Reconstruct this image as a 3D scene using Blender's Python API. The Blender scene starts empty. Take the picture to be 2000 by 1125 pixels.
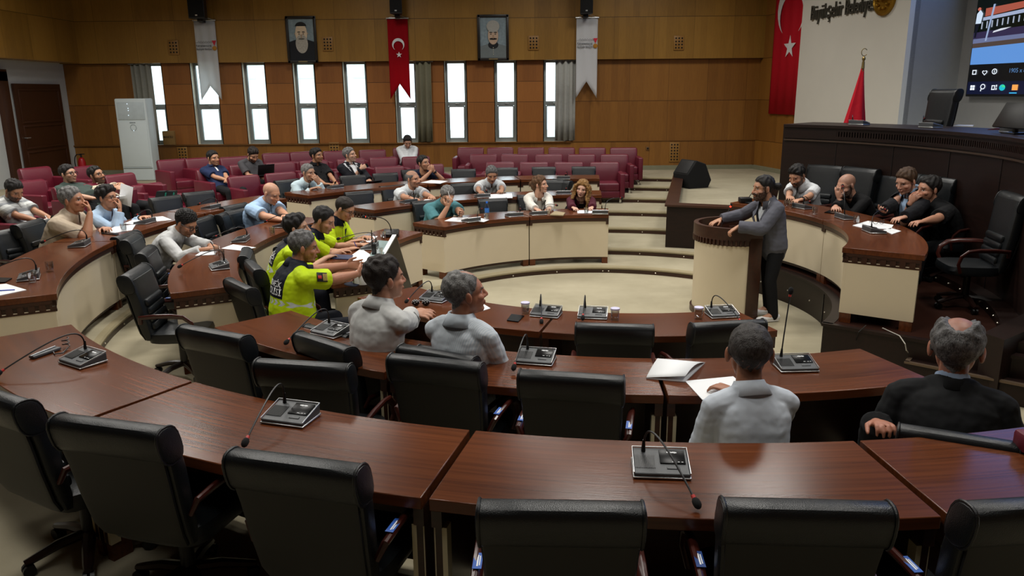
import bpy, bmesh, math, random
import numpy as np
from mathutils import Vector, Matrix, noise as mnoise
from mathutils.bvhtree import BVHTree
random.seed(7); np.random.seed(7)
sc = bpy.context.scene
COL = sc.collection
PI = math.pi
def R_(d): return d * PI / 180

# ---------------------------------------------------------------- camera, world, light, exposure
FPX, PITCH, ROLL, CAMH = 1512.0, R_(14.2), R_(0.5), 2.67
cF = np.array([0, math.cos(PITCH), -math.sin(PITCH)]); _U = np.array([0, math.sin(PITCH), math.cos(PITCH)])
cR = math.cos(ROLL) * np.array([1., 0, 0]) - math.sin(ROLL) * _U
cU = math.sin(ROLL) * np.array([1., 0, 0]) + math.cos(ROLL) * _U
cam_d = bpy.data.cameras.new('camera'); cam_d.sensor_width = 36; cam_d.lens = FPX / 2000 * 36; cam_d.clip_end = 200; cam_d.clip_start = 0.05
cam = bpy.data.objects.new('camera', cam_d); COL.objects.link(cam); sc.camera = cam
cam.matrix_world = Matrix(((cR[0], cU[0], -cF[0], 0), (cR[1], cU[1], -cF[1], 0), (cR[2], cU[2], -cF[2], CAMH), (0, 0, 0, 1)))
sc.view_settings.view_transform = 'Standard'; sc.view_settings.look = 'None'; sc.view_settings.gamma = 1
sc.view_settings.exposure = 0.0; sc.view_settings.use_curve_mapping = False
sc.cycles.max_bounces = 6; sc.cycles.diffuse_bounces = 3; sc.cycles.glossy_bounces = 3; sc.cycles.transmission_bounces = 6; sc.cycles.transparent_max_bounces = 8
sc.cycles.caustics_reflective = False; sc.cycles.caustics_refractive = False
world = bpy.data.worlds.new('sky'); sc.world = world; world.use_nodes = True
wbg = world.node_tree.nodes['Background']; wbg.inputs[0].default_value = (0.80, 0.93, 1.0, 1); wbg.inputs[1].default_value = 3.2
CX, CY = 1.17, 8.95                                  # centre of the round of desks
CEIL = 6.4
def area(name, x, y, z, sx, sy, power, color=(1, 0.965, 0.90), spread=150):
    l = bpy.data.lights.new(name, 'AREA'); l.shape = 'RECTANGLE'; l.size = sx; l.size_y = sy; l.energy = power; l.color = color; l.spread = R_(spread)
    o = bpy.data.objects.new(name, l); COL.objects.link(o); o.location = (x, y, z); return o
LAMPS = [(-3.2, 5.5), (1.2, 5.3), (5.2, 6.2), (-3.2, 10.2), (1.2, 10.2), (-3.4, 16.3), (0.6, 16.3), (4.2, 11.8), (-6.8, 10.6), (-6.5, 13.6), (-8.8, 13.8), (3.4, 16.8), (-1.6, 1.6), (2.4, 1.6)]
for _x, _y in LAMPS: area('ceiling_lamp_light', _x, _y, CEIL - 0.06, 1.1, 1.1, 34 if _y < 2 else 85 if _y > 16 else 150 if 9 < _y < 11 else 106)

# ---------------------------------------------------------------- placing helpers: a picture ray met with a plane or ring of the room
def ray(px, py): return cF + cR * (px - 1000) / FPX - cU * (py - 562.5) / FPX
def P(px, py, z):
    d = ray(px, py); t = (z - CAMH) / d[2]; return Vector((d[0] * t, d[1] * t, z))
def PY(px, py, y):
    d = ray(px, py); t = y / d[1]; return Vector((d[0] * t, y, CAMH + d[2] * t))
def PR(px, py, R, far=True):
    d = ray(px, py); a = d[0]**2 + d[1]**2; b = -2 * (d[0]*CX + d[1]*CY); c = CX*CX + CY*CY - R*R
    D = max(0, b*b - 4*a*c); t = (-b + (1 if far else -1) * math.sqrt(D)) / (2*a)
    return Vector((d[0]*t, d[1]*t, CAMH + d[2]*t))
def PN(px, py, p0, n):
    d = ray(px, py); o = np.array([0, 0, CAMH]); t = (np.array(p0) - o).dot(n) / d.dot(n); q = o + d * t; return Vector(q)
def ring(a, R, z=0): return Vector((CX + R*math.cos(R_(a)), CY + R*math.sin(R_(a)), z))
def ang(p): return math.degrees(math.atan2(p[1]-CY, p[0]-CX))
def rad(p): return math.hypot(p[0]-CX, p[1]-CY)

# ---------------------------------------------------------------- materials
def lin(h):
    h = h.lstrip('#'); v = [int(h[i:i+2], 16)/255 for i in (0, 2, 4)]
    return tuple(x/12.92 if x <= .04045 else ((x+.055)/1.055)**2.4 for x in v)
class NT:
    def __init__(s, name):
        s.m = bpy.data.materials.new(name); s.m.use_nodes = True; s.t = s.m.node_tree; s.n = s.t.nodes
        s.b = s.n['Principled BSDF']
    def new(s, typ, **kw):
        x = s.n.new(typ)
        for k, v in kw.items():
            if k.startswith('i_'): x.inputs[int(k[2:])].default_value = v
            else: setattr(x, k, v)
        return x
    def link(s, a, b): s.t.links.new(a, b)
    def math(s, op, a, b=None, c=None):
        x = s.n.new('ShaderNodeMath'); x.operation = op
        for i, v in enumerate((a, b, c)):
            if v is None: continue
            if isinstance(v, (int, float)): x.inputs[i].default_value = v
            else: s.link(v, x.inputs[i])
        return x.outputs[0]
    def mix(s, fac, a, b):
        x = s.n.new('ShaderNodeMix'); x.data_type = 'RGBA'
        for sock, v in ((x.inputs[0], fac), (x.inputs[6], a), (x.inputs[7], b)):
            if isinstance(v, (int, float)): sock.default_value = v
            elif isinstance(v, tuple): sock.default_value = v if len(v) == 4 else (*v, 1)
            else: s.link(v, sock)
        return x.outputs[2]
    def ramp(s, fac, stops):
        x = s.n.new('ShaderNodeValToRGB'); e = x.color_ramp.elements
        while len(e) < len(stops): e.new(.5)
        for k, (p, c) in zip(e, stops): k.position = p; k.color = (*c, 1)
        s.link(fac, x.inputs[0]); return x.outputs[0]
    def noise(s, vec, scale, detail=4, rough=.55):
        x = s.new('ShaderNodeTexNoise'); x.inputs['Scale'].default_value = scale; x.inputs['Detail'].default_value = detail; x.inputs['Roughness'].default_value = rough
        if vec is not None: s.link(vec, x.inputs['Vector'])
        return x.outputs[0]
    def comb(s, x, y, z):
        c = s.n.new('ShaderNodeCombineXYZ')
        for i, v in enumerate((x, y, z)):
            if isinstance(v, (int, float)): c.inputs[i].default_value = v
            else: s.link(v, c.inputs[i])
        return c.outputs[0]
    def sep(s, v):
        x = s.n.new('ShaderNodeSeparateXYZ'); s.link(v, x.inputs[0]); return x.outputs
    def attr(s, n):
        x = s.n.new('ShaderNodeAttribute'); x.attribute_name = n; return x
    def obj(s): return s.new('ShaderNodeTexCoord').outputs['Object']
    def pos(s): return s.new('ShaderNodeNewGeometry').outputs['Position']
    def bump(s, h, strength=.2, dist=.01):
        x = s.new('ShaderNodeBump'); x.inputs['Strength'].default_value = strength; x.inputs['Distance'].default_value = dist
        s.link(h, x.inputs['Height']); s.link(x.outputs[0], s.b.inputs['Normal'])
    def color(s, c):
        if isinstance(c, tuple): s.b.inputs['Base Color'].default_value = (*c, 1)
        else: s.link(c, s.b.inputs['Base Color'])
    def set(s, rough=.5, metal=0, spec=.5):
        s.b.inputs['Roughness'].default_value = rough; s.b.inputs['Metallic'].default_value = metal; s.b.inputs['Specular IOR Level'].default_value = spec
_mc = {}
def plain(name, hexc, rough=.5, metal=0, spec=.5, vary=.12, scale=9, bump=0, bscale=120):
    if name in _mc: return _mc[name]
    t = NT(name); c = lin(hexc); v = t.obj()
    n = t.noise(v, scale, 3)
    t.color(t.mix(n, tuple(x*(1-vary) for x in c), tuple(min(1, x*(1+vary)) for x in c))); t.set(rough, metal, spec)
    if bump: t.bump(t.noise(v, bscale, 3), bump, .004)
    _mc[name] = t.m; return t.m
def cloth(name, hexc, rough=.85, vary=.1, wr=.25):
    if name in _mc: return _mc[name]
    t = NT(name); c = lin(hexc); v = t.obj(); n = t.noise(v, 14, 3)
    t.color(t.mix(n, tuple(x*(1-vary) for x in c), tuple(min(1, x*(1+vary)) for x in c))); t.set(rough, 0, .25)
    b = t.new('ShaderNodeBump'); b.inputs['Strength'].default_value = wr; b.inputs['Distance'].default_value = .03
    t.link(t.noise(v, 9, 2, .5), b.inputs['Height']); t.link(b.outputs[0], t.b.inputs['Normal'])
    _mc[name] = t.m; return t.m
def emis(name, hexc, st):
    if name in _mc: return _mc[name]
    t = NT(name); t.color(lin('#050505')); t.b.inputs['Emission Color'].default_value = (*lin(hexc), 1); t.b.inputs['Emission Strength'].default_value = st; t.set(.25)
    _mc[name] = t.m; return t.m
def wood_polar(name, c0, c1, rough, spec=.5, grain=1.0):
    "veneer whose grain runs round the ring of desks"
    t = NT(name); p = t.sep(t.pos()); dx = t.math('SUBTRACT', p[0], CX); dy = t.math('SUBTRACT', p[1], CY)
    r = t.math('SQRT', t.math('ADD', t.math('MULTIPLY', dx, dx), t.math('MULTIPLY', dy, dy))); a = t.math('ARCTAN2', dy, dx)
    v = t.comb(t.math('MULTIPLY', r, 48*grain), t.math('MULTIPLY', a, 7*grain), t.math('MULTIPLY', p[2], 26*grain))
    n = t.noise(v, 1.0, 6, .62); v2 = t.comb(t.math('MULTIPLY', r, 3.0), t.math('MULTIPLY', a, 2.2), p[2]); n2 = t.noise(v2, 1.0, 2)
    f = t.math('ADD', t.math('MULTIPLY', n, .6), t.math('MULTIPLY', n2, .4))
    t.color(t.ramp(f, [(.26, lin(c0)), (.70, lin(c1))])); t.set(rough, 0, spec)
    v3 = t.comb(t.math('MULTIPLY', r, 170), t.math('MULTIPLY', a, 60), 0)
    t.bump(t.noise(v3, 1.0, 2), .12, .002)
    return t.m
def wood_uv(name, c0, c1, rough, pw, ph, oy=0., tint=.3, spec=.4, seam=.006, grain=(60, 3)):
    "veneered wall panels, grain upright, laid out in UV metres"
    t = NT(name); uv = t.new('ShaderNodeUVMap').outputs[0]; s = t.sep(uv)
    gu = t.math('DIVIDE', s[0], pw); gv = t.math('DIVIDE', t.math('SUBTRACT', s[1], oy), ph)
    cu = t.math('FLOOR', gu); cv = t.math('FLOOR', gv)
    w = t.new('ShaderNodeTexWhiteNoise'); w.noise_dimensions = '2D'; t.link(t.comb(cu, cv, 0), w.inputs['Vector'])
    sub = t.new('ShaderNodeTexWhiteNoise'); sub.noise_dimensions = '2D'; t.link(t.comb(t.math('FLOOR', t.math('MULTIPLY', s[0], 6.0)), cv, 0), sub.inputs['Vector'])
    n = t.noise(t.comb(t.math('MULTIPLY', s[0], grain[0]), t.math('ADD', t.math('MULTIPLY', s[1], grain[1]), t.math('MULTIPLY', w.outputs[0], 9)), 0), 1.0, 5, .6)
    f = t.math('ADD', t.math('MULTIPLY', n, .55), t.math('ADD', t.math('MULTIPLY', w.outputs[0], tint), t.math('MULTIPLY', sub.outputs[0], .18)))
    col = t.ramp(f, [(.2, lin(c0)), (.85, lin(c1))])
    def edge(g, size):
        fr = t.math('FRACT', g); d = t.math('MINIMUM', fr, t.math('SUBTRACT', 1.0, fr)); return t.math('LESS_THAN', d, seam/size)
    m = t.math('MAXIMUM', t.math('MULTIPLY', edge(gu, pw), .45), edge(gv, ph))
    t.color(t.mix(m, col, tuple(x*.35 for x in lin(c0)))); t.set(rough, 0, spec); return t.m
def carpet_mat(name, c0, c1):
    t = NT(name); v = t.pos(); n = t.noise(v, 1.1, 4, .6); n2 = t.noise(v, 420, 2)
    sq = t.new('ShaderNodeTexBrick'); sq.offset = 0.37; sq.squash = 1; sq.inputs['Scale'].default_value = 1.0; sq.inputs['Brick Width'].default_value = .62; sq.inputs['Row Height'].default_value = .16; sq.inputs['Mortar Size'].default_value = 0
    sq.inputs['Color1'].default_value = (.35, .35, .35, 1); sq.inputs['Color2'].default_value = (.65, .65, .65, 1); t.link(v, sq.inputs['Vector'])
    f = t.math('ADD', t.math('MULTIPLY', n, .62), t.math('ADD', t.math('MULTIPLY', n2, .22), t.math('MULTIPLY', sq.outputs[0], .16)))
    t.color(t.ramp(f, [(.3, lin(c0)), (.72, lin(c1))])); t.set(.95, 0, .1); t.bump(n2, .5, .006); return t.m
def leather(name, hexc, rough=.38, spec=.5):
    t = NT(name); v = t.obj(); c = lin(hexc)
    t.color(t.mix(t.noise(v, 5, 3), tuple(x*.8 for x in c), tuple(x*1.2 for x in c))); t.set(rough, 0, spec)
    vo = t.new('ShaderNodeTexVoronoi'); vo.inputs['Scale'].default_value = 260; t.link(v, vo.inputs['Vector'])
    h = t.math('ADD', t.math('MULTIPLY', vo.outputs[0], .25), t.math('MULTIPLY', t.noise(v, 7, 3), 1.3)); t.bump(h, .22, .012); return t.m
M = {}
M['desk'] = wood_polar('desk_mahogany', '#37190c', '#6b3a1f', .22, .30)
M['deskdark'] = wood_polar('desk_dark_band', '#200f09', '#3f2012', .35, .5)
M['cream'] = plain('cream_laminate', '#cdbfa3', .5, vary=.05, scale=2)
M['cream2'] = plain('cream_post', '#c9bf9f', .5, vary=.05, scale=3)
M['dais'] = wood_polar('dais_wenge', '#0f0705', '#21110c', .42, .32)
M['wallwood'] = wood_uv('wall_veneer', '#6a4219', '#93642a', .42, .98, 1.0, .43)
M['wallup'] = wood_uv('wall_veneer_upper', '#77551f', '#9f7632', .42, .98, 1.0, .43)
M['pier'] = wood_uv('pier_veneer', '#7d4c20', '#a0662f', .45, 5.0, .5, .43)
M['carpet'] = carpet_mat('cream_carpet', '#938b74', '#b3aa92')
M['carpet2'] = carpet_mat('carpet_nose', '#8d8268', '#a59a7c')
M['redcarpet'] = carpet_mat('brown_platform_floor', '#221009', '#341a11')
M['white'] = plain('white_plaster', '#cfccc2', .6, vary=.05, scale=1.5)
M['grey'] = plain('grey_plaster', '#8e8d8b', .7, vary=.06)
M['whitewall'] = plain('left_wall_paint', '#b9bcbb', .7, vary=.04)
M['ceil'] = plain('ceiling_paint', '#5f564a', .8, vary=.03)
M['alu'] = plain('grey_aluminium', '#8c9292', .45, .3, vary=.04)
M['jamb'] = plain('window_jamb', '#e3dcc8', .5, vary=.04)
M['door'] = wood_uv('door_wood', '#64391f', '#8a5232', .4, 5, 5, tint=.1)
M['leather'] = leather('black_leather', '#0d1114', .38)
M['shell'] = plain('chair_back_shell', '#0a0a09', .55, vary=.1)
M['maroon'] = leather('maroon_leather', '#5e1124', .42)
M['armwood'] = plain('armrest_wood', '#3a1610', .28, vary=.35, scale=25)
M['basewood'] = plain('chair_base_wood', '#1f0f0b', .3, vary=.3, scale=25)
M['blackpl'] = plain('black_plastic', '#0b0b0c', .4)
M['chrome'] = plain('chrome', '#c8c8c8', .18, 1.0)
M['silver'] = plain('silver_trim', '#c4c6c6', .3, .8)
M['greypl'] = plain('grey_plastic', '#4a4c4e', .45, .2, bump=.3, bscale=300)
M['foam'] = plain('black_foam', '#0a0a0a', .95, bump=.6, bscale=500)
M['blackgl'] = plain('black_display', '#030304', .3, 0, .12)
M['redring'] = plain('red_ring', '#c0302a', .4)
M['redled'] = emis('red_led', '#ff2a18', 6)
M['paper'] = plain('white_paper', '#e4e6e8', .8, vary=.02)
M['sticker'] = plain('blue_sticker', '#2b5bb0', .4, vary=.3, scale=60)
M['stud'] = plain('metal_stud', '#d8d0c0', .3, .8)
def glass_mat(name, tint=(1, 1, 1), f=.1, rough=.02):
    t = NT(name); tr = t.new('ShaderNodeBsdfTransparent'); tr.inputs[0].default_value = (*tint, 1); gl = t.new('ShaderNodeBsdfGlossy'); gl.inputs['Roughness'].default_value = rough
    lw = t.new('ShaderNodeLayerWeight'); lw.inputs[0].default_value = .35; mx = t.new('ShaderNodeMixShader')
    t.link(t.math('ADD', t.math('MULTIPLY', lw.outputs['Facing'], .5), f), mx.inputs[0]); t.link(tr.outputs[0], mx.inputs[1]); t.link(gl.outputs[0], mx.inputs[2]); t.link(mx.outputs[0], t.n['Material Output'].inputs[0]); return t.m
M['pane'] = glass_mat('window_glass', (.97, 1, 1), .02)
M['tumbler'] = glass_mat('tumbler_glass', (.97, .98, .98), .17, .04)
M['water'] = glass_mat('water', (.9, .94, .97), .04)

# ---------------------------------------------------------------- objects
def tag(o, label=None, cat=None, group=None, kind=None):
    if label: o['label'] = label
    if cat: o['category'] = cat
    if group: o['group'] = group
    if kind: o['kind'] = kind
    return o
def thing(name, label, cat, loc=(0, 0, 0), rot=0, group=None):
    o = bpy.data.objects.new(name, None); COL.objects.link(o); o.empty_display_size = .1
    o.location = loc; o.rotation_euler = (0, 0, rot); return tag(o, label, cat, group)
class B:
    "collects shapes in one bmesh and links them as ONE mesh object"
    def __init__(s): s.bm = bmesh.new(); s.uv = s.bm.loops.layers.uv.new('UVMap')
    def faces(s, vs, fs):
        v = [s.bm.verts.new(p) for p in vs]
        for f in fs:
            try: s.bm.faces.new([v[i] for i in f])
            except ValueError: pass
        return v
    def box(s, c, d, bev=0, rot=None, seg=2):
        m = Matrix.Translation(c) @ (rot.to_4x4() if rot is not None else Matrix()) @ Matrix.Diagonal((*d, 1))
        r = bmesh.ops.create_cube(s.bm, size=1, matrix=m)
        if bev:
            es = list({e for v in r['verts'] for e in v.link_edges})
            bmesh.ops.bevel(s.bm, geom=es, offset=bev, segments=seg, affect='EDGES', profile=.5, clamp_overlap=True)
        return s
    def quad(s, pts, uvs=None):
        f = s.bm.faces.new([s.bm.verts.new(p) for p in pts])
        if uvs:
            for l, u in zip(f.loops, uvs): l[s.uv].uv = u
        return s
    def loft(s, rings, cap=True, closed=True):
        vs = [[s.bm.verts.new(p) for p in r] for r in rings]; n = len(vs[0])
        for a, b in zip(vs, vs[1:]):
            for i in range(n if closed else n-1): s.bm.faces.new((a[i], a[(i+1) % n], b[(i+1) % n], b[i]))
        if cap and closed: s.bm.faces.new(vs[0][::-1]); s.bm.faces.new(vs[-1])
        return s
    def tube(s, pts, r, n=8, cap=True, flat=1.0):
        pts = [Vector(p) for p in pts]; rs = r if isinstance(r, (list, tuple)) else [r]*len(pts); rings = []; u = None
        for i, p in enumerate(pts):
            t = (pts[min(i+1, len(pts)-1)] - pts[max(i-1, 0)]).normalized()
            if u is None:
                u = Vector((0, 0, 1)) if abs(t.z) < .9 else Vector((1, 0, 0))
            u = (u - t*u.dot(t)).normalized(); w = t.cross(u)
            rings.append([p + (u*math.sin(2*PI*k/n)*flat + w*math.cos(2*PI*k/n))*rs[i] for k in range(n)])
        return s.loft(rings, cap)
    def cyl(s, p0, p1, r0, r1=None, n=16): return s.tube([p0, p1], [r0, r0 if r1 is None else r1], n)
    def lathe(s, prof, c=(0, 0, 0), n=20, cap=False):
        c = Vector(c); return s.loft([[c + Vector((r*math.cos(2*PI*k/n), r*math.sin(2*PI*k/n), z)) for k in range(n)] for r, z in prof], cap)
    def ball(s, c, r, n=10, rot=None):
        r = r if isinstance(r, (tuple, list)) else (r, r, r)
        bmesh.ops.create_uvsphere(s.bm, u_segments=n+4, v_segments=n, radius=1, matrix=Matrix.Translation(c) @ (rot.to_4x4() if rot is not None else Matrix()) @ Matrix.Diagonal((*r, 1))); return s
    def sector(s, r0, r1, a0, a1, z0, z1, step=2.5, cx=CX, cy=CY):
        n = max(1, int(abs(a1-a0)/step + .5)); rings = []
        for i in range(n+1):
            a = R_(a0 + (a1-a0)*i/n); c, d = math.cos(a), math.sin(a)
            rings.append([(cx+r*c, cy+r*d, z) for r, z in ((r0, z0), (r1, z0), (r1, z1), (r0, z1))])
        return s.loft(rings)
    def prism(s, pts, z0, z1, mat=None):
        lo = [Vector((x, y, z0)) for x, y in pts]; hi = [Vector((x, y, z1)) for x, y in pts]
        if mat is not None: lo = [mat @ p for p in lo]; hi = [mat @ p for p in hi]
        return s.loft([lo, hi])
    def obj(s, name, mat, parent=None, smooth=30, off=None, bevel=0):
        bmesh.ops.recalc_face_normals(s.bm, faces=s.bm.faces)
        me = bpy.data.meshes.new(name); s.bm.to_mesh(me); s.bm.free()
        for m in (mat if isinstance(mat, (list, tuple)) else [mat]): me.materials.append(m)
        if smooth:
            me.polygons.foreach_set('use_smooth', [True]*len(me.polygons)); me.set_sharp_from_angle(angle=R_(smooth))
        o = bpy.data.objects.new(name, me); COL.objects.link(o)
        if parent is not None:
            o.parent = parent
            if off is True: o.matrix_parent_inverse = parent.matrix_basis.inverted()
        if bevel:
            b = o.modifiers.new('edge', 'BEVEL'); b.width = bevel; b.segments = 2; b.limit_method = 'ANGLE'
        return o
def struct(name, b, mat, **k): return tag(b.obj(name, mat, **k), kind='structure')
def dup(root, loc, rot, label, group=None, name=None):
    r = root.copy(); COL.objects.link(r); r.location = loc; r.rotation_euler = (0, 0, rot); r['label'] = label
    if group: r['group'] = group
    for ch in root.children:
        c = ch.copy(); COL.objects.link(c); c.parent = r
        for g in ch.children:
            d = g.copy(); COL.objects.link(d); d.parent = c
    return r
def text_mesh(b, txt, size, mat4, depth=.0, align='LEFT', bold=0.0, sx=1.0):
    "letters as geometry, laid in the XY plane of mat4"
    cu = bpy.data.curves.new('letters', 'FONT'); cu.body = txt; cu.size = size; cu.align_x = align; cu.extrude = depth; cu.offset = bold; cu.resolution_u = 3
    o = bpy.data.objects.new('letters', cu); COL.objects.link(o)
    dg = bpy.context.evaluated_depsgraph_get(); me = bpy.data.meshes.new_from_object(o.evaluated_get(dg))
    me.transform(mat4 @ Matrix.Diagonal((sx, 1, 1, 1))); b.bm.from_mesh(me); bpy.data.objects.remove(o); bpy.data.meshes.remove(me); bpy.data.curves.remove(cu)
    return b
def frame4(o, x, y):
    x = Vector(x).normalized(); y = Vector(y).normalized(); z = x.cross(y); return Matrix(((x.x, y.x, z.x, o[0]), (x.y, y.y, z.y, o[1]), (x.z, y.z, z.z, o[2]), (0, 0, 0, 1)))
def star_pts(c, r, rot=PI/2, inner=.382): return [(c[0]+(r if k % 2 == 0 else r*inner)*math.cos(rot+k*PI/5), c[1]+(r if k % 2 == 0 else r*inner)*math.sin(rot+k*PI/5)) for k in range(10)]
def crescent_pts(c, R, n=22, open_dir=0.0):
    "outer circle R, inner circle .8 R pushed towards open_dir"
    d, r = .25*R, .8*R; xi = (R*R - r*r + d*d)/(2*d); a = math.acos(xi/R); b = math.atan2(math.sqrt(max(0, R*R-xi*xi)), xi-d)
    o = [(R*math.cos(t), R*math.sin(t)) for t in np.linspace(a, 2*PI-a, n)]; i = [(d+r*math.cos(t), r*math.sin(t)) for t in np.linspace(2*PI-b, b, n)]
    c_, s_ = math.cos(open_dir), math.sin(open_dir)
    return [(c[0]+x*c_-y*s_, c[1]+x*s_+y*c_) for x, y in o], [(c[0]+x*c_-y*s_, c[1]+x*s_+y*c_) for x, y in i]
def crescent(b, c, R, mat4, open_dir=0.0, z=0.0):
    o, i = crescent_pts(c, R, 22, open_dir); i = i[::-1]
    for k in range(len(o)-1):
        b.quad([mat4 @ Vector((*p, z)) for p in (o[k], o[k+1], i[k+1], i[k])])
def poly(b, pts, mat4, z=0.0):
    b.bm.faces.new([b.bm.verts.new(mat4 @ Vector((x, y, z))) for x, y in pts])
def star(b, c, r, mat4, z=0.0, rot=PI/2):
    p = star_pts(c, r, rot)
    for k in range(10): poly(b, [c, p[k], p[(k+1) % 10]], mat4, z)
# ================================================================ THE SETTING
TZ = .1
TIER = [(1, 2.52), (2, 4.02), (3, 5.52), (4, 7.05), (5, 8.42), (6, 9.42), (7, 10.75)]
AISLE = [(1, 2.52), (2, 3.41), (3, 4.85), (4, 6.2), (5, 7.4), (6, 8.6), (7, 9.6)]
YB = 20.1                                            # back wall
b = B(); b.sector(0.0001, 2.62, 0, 360, -.05, 0, 4); struct('floor', b, M['carpet'])
def tiers(T, a0, a1, out):
    for i, (k, r) in enumerate(T):
        z = k*TZ; r1 = T[i+1][1]+.15 if i+1 < len(T) else out
        b = B(); b.sector(r+.05, r1, a0, a1, z-.3, z); struct('tier_floor', b, M['carpet'])
        n = max(2, int((a1-a0)/2.5)); b = B(); rings = []
        prof = [(r+.06, z-.05), (r-.005, z-.05), (r-.022, z-.035), (r-.022, z-.018), (r-.005, z-.002), (r+.06, z+.001)]
        for q in range(n+1):
            a = R_(a0+(a1-a0)*q/n); rings.append([(CX+rr*math.cos(a), CY+rr*math.sin(a), zz) for rr, zz in prof])
        b.loft(rings); struct('tier_floor_nosing', b, M['carpet2'])
        b = B(); b.sector(r-.012, r+.05, a0, a1, z-TZ-.01, z-.046); struct('trim_riser', b, M['deskdark'])
        b = B(); a = a0+1.0
        while a < a1:
            b.ball(ring(a, r-.014, z-.072), .011, 5); a += 30/r*1.35
        struct('trim_riser_studs', b, M['stud'])
tiers(TIER, 84.2, 302, 19)
b = B(); b.sector(2.6, 8.5, 301, 330, -.05, .0); struct('floor_side', b, M['carpet'])
tiers(AISLE, 50, 84.2, 16)
# --- back wall, windows
WX = [(270, 322), (379, 428), (479, 522), (577, 618), (673.5, 717.5), (773, 814), (870, 911.5), (967, 1008.5), (1062.3, 1104)]
WX = [(PY(a, 200, YB).x, PY(c, 200, YB).x) for a, c in WX]
ZS, ZH = 1.44, 3.44
XL = -11.15; C1 = Vector((6.25, YB, 0)); WD = Vector((.193, -1, 0)).normalized(); WN = Vector((-1, -.193, 0)).normalized()
def wall_quad(b, p0, p1, z0, z1, u0=0.0):
    p0 = Vector(p0); p1 = Vector(p1); L = (p1-p0).length
    b.quad([(p0.x, p0.y, z0), (p1.x, p1.y, z0), (p1.x, p1.y, z1), (p0.x, p0.y, z1)], [(u0, z0), (u0+L, z0), (u0+L, z1), (u0, z1)])
b = B(); wall_quad(b, (XL, YB), (C1.x+.2, YB), .3, ZS); struct('wall_back', b, M['wallwood'], smooth=0)
b = B(); wall_quad(b, (WX[-1][1]+.25, YB), (C1.x+.2, YB), ZS, ZH, .6); wall_quad(b, (XL, YB), (WX[0][0]-.1, YB), ZS, ZH); struct('wall_back_panelling', b, M['wallwood'], smooth=0)
b = B()
for (a0, a1), (c0, c1) in zip(WX, WX[1:]): wall_quad(b, (a1, YB), (c0, YB), ZS, ZH, 1)
wall_quad(b, (WX[-1][1], YB), (WX[-1][1]+.25, YB), ZS, ZH, 1); wall_quad(b, (WX[0][0]-.1, YB), (WX[0][0], YB), ZS, ZH, 1)
struct('wall_back_piers', b, M['pier'], smooth=0)
YU = YB-.14
b = B(); wall_quad(b, (XL, YU), (C1.x+.2, YU), ZH, CEIL); b.quad([(XL, YU, ZH), (XL, YB+.3, ZH), (C1.x+.2, YB+.3, ZH), (C1.x+.2, YU, ZH)], [(0, 3.6), (0, 3.9), (9, 3.9), (9, 3.6)]); struct('wall_back_upper', b, M['wallup'], smooth=0)
b = B(); b.box(((XL+WX[-1][1])/2, YB-.02, ZS-.012), (WX[-1][1]-XL+.3, .06, .03)); b.box(((WX[-1][1]+C1.x)/2, YB, 1.428), (C1.x-WX[-1][1], .03, .012)); struct('trim_sill', b, M['wallwood'])
b = B(); b.box(((XL+C1.x)/2, YB-.03, .755), (C1.x-XL, .06, .11)); struct('baseboard_back', b, plain('baseboard_grey', '#7c7a62', .7))
for i, (x0, x1) in enumerate(WX):
    xm, w, yf, h = (x0+x1)/2, x1-x0, YB+.2, ZH-ZS; zt = ZS+.95
    b = B()
    for x in (x0-.01, x1+.01): b.box((x, YB+.17, (ZS+ZH)/2), (.02, .34, h))
    b.box((xm, YB+.17, ZS-.01), (w, .34, .02)); j = struct('window_%d' % (i+1), b, M['jamb'])
    b = B()
    for x in (x0+.03, x1-.03): b.box((x, yf, (ZS+ZH)/2), (.06, .07, h), .006)
    for z, t in ((ZS+.035, .07), (ZH-.03, .06), (zt, .1)): b.box((xm, yf, z), (w-.1, .068, t), .005)
    for x in (x0+.075, x1-.075): b.box((x, yf-.01, (ZS+zt)/2), (.035, .07, zt-ZS-.12), .004)
    for z in (ZS+.085, zt-.065): b.box((xm, yf-.01, z), (w-.15, .07, .035), .004)
    f = b.obj('window_frame', M['alu'], j)
    b = B(); b.box((xm, yf+.01, (ZS+ZH)/2), (w-.1, .008, h-.1)); b.obj('window_pane', M['pane'], j)
    b = B(); b.box((xm, yf-.045, zt), (.05, .03, .02), .004); b.box((xm+.03, yf-.06, zt), (.09, .014, .014), .004); b.obj('window_handle', M['silver'], j)
# the outside, seen pale through the glass
b = B(); b.box((-14, 42, 3), (20, 6, 9)); t = tag(b.obj('neighbouring_building', plain('pale_render', '#f2f7f5', .8)), 'pale rendered building outside beyond the windows', 'building')
b = B()
for x in range(-22, -4, 3):
    for z in (1.2, 4.2): b.box((x, 38.98, z), (1.3, .1, 1.6))
b.obj('window', plain('outside_glass', '#d4ebe6', .4), t)
b = B(); b.quad([(-60, YB+2, -1.5), (60, YB+2, -1.5), (60, 90, -1.5), (-60, 90, -1.5)]); struct('ground_outside', b, plain('paving', '#b5b5ae', .9))
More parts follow.
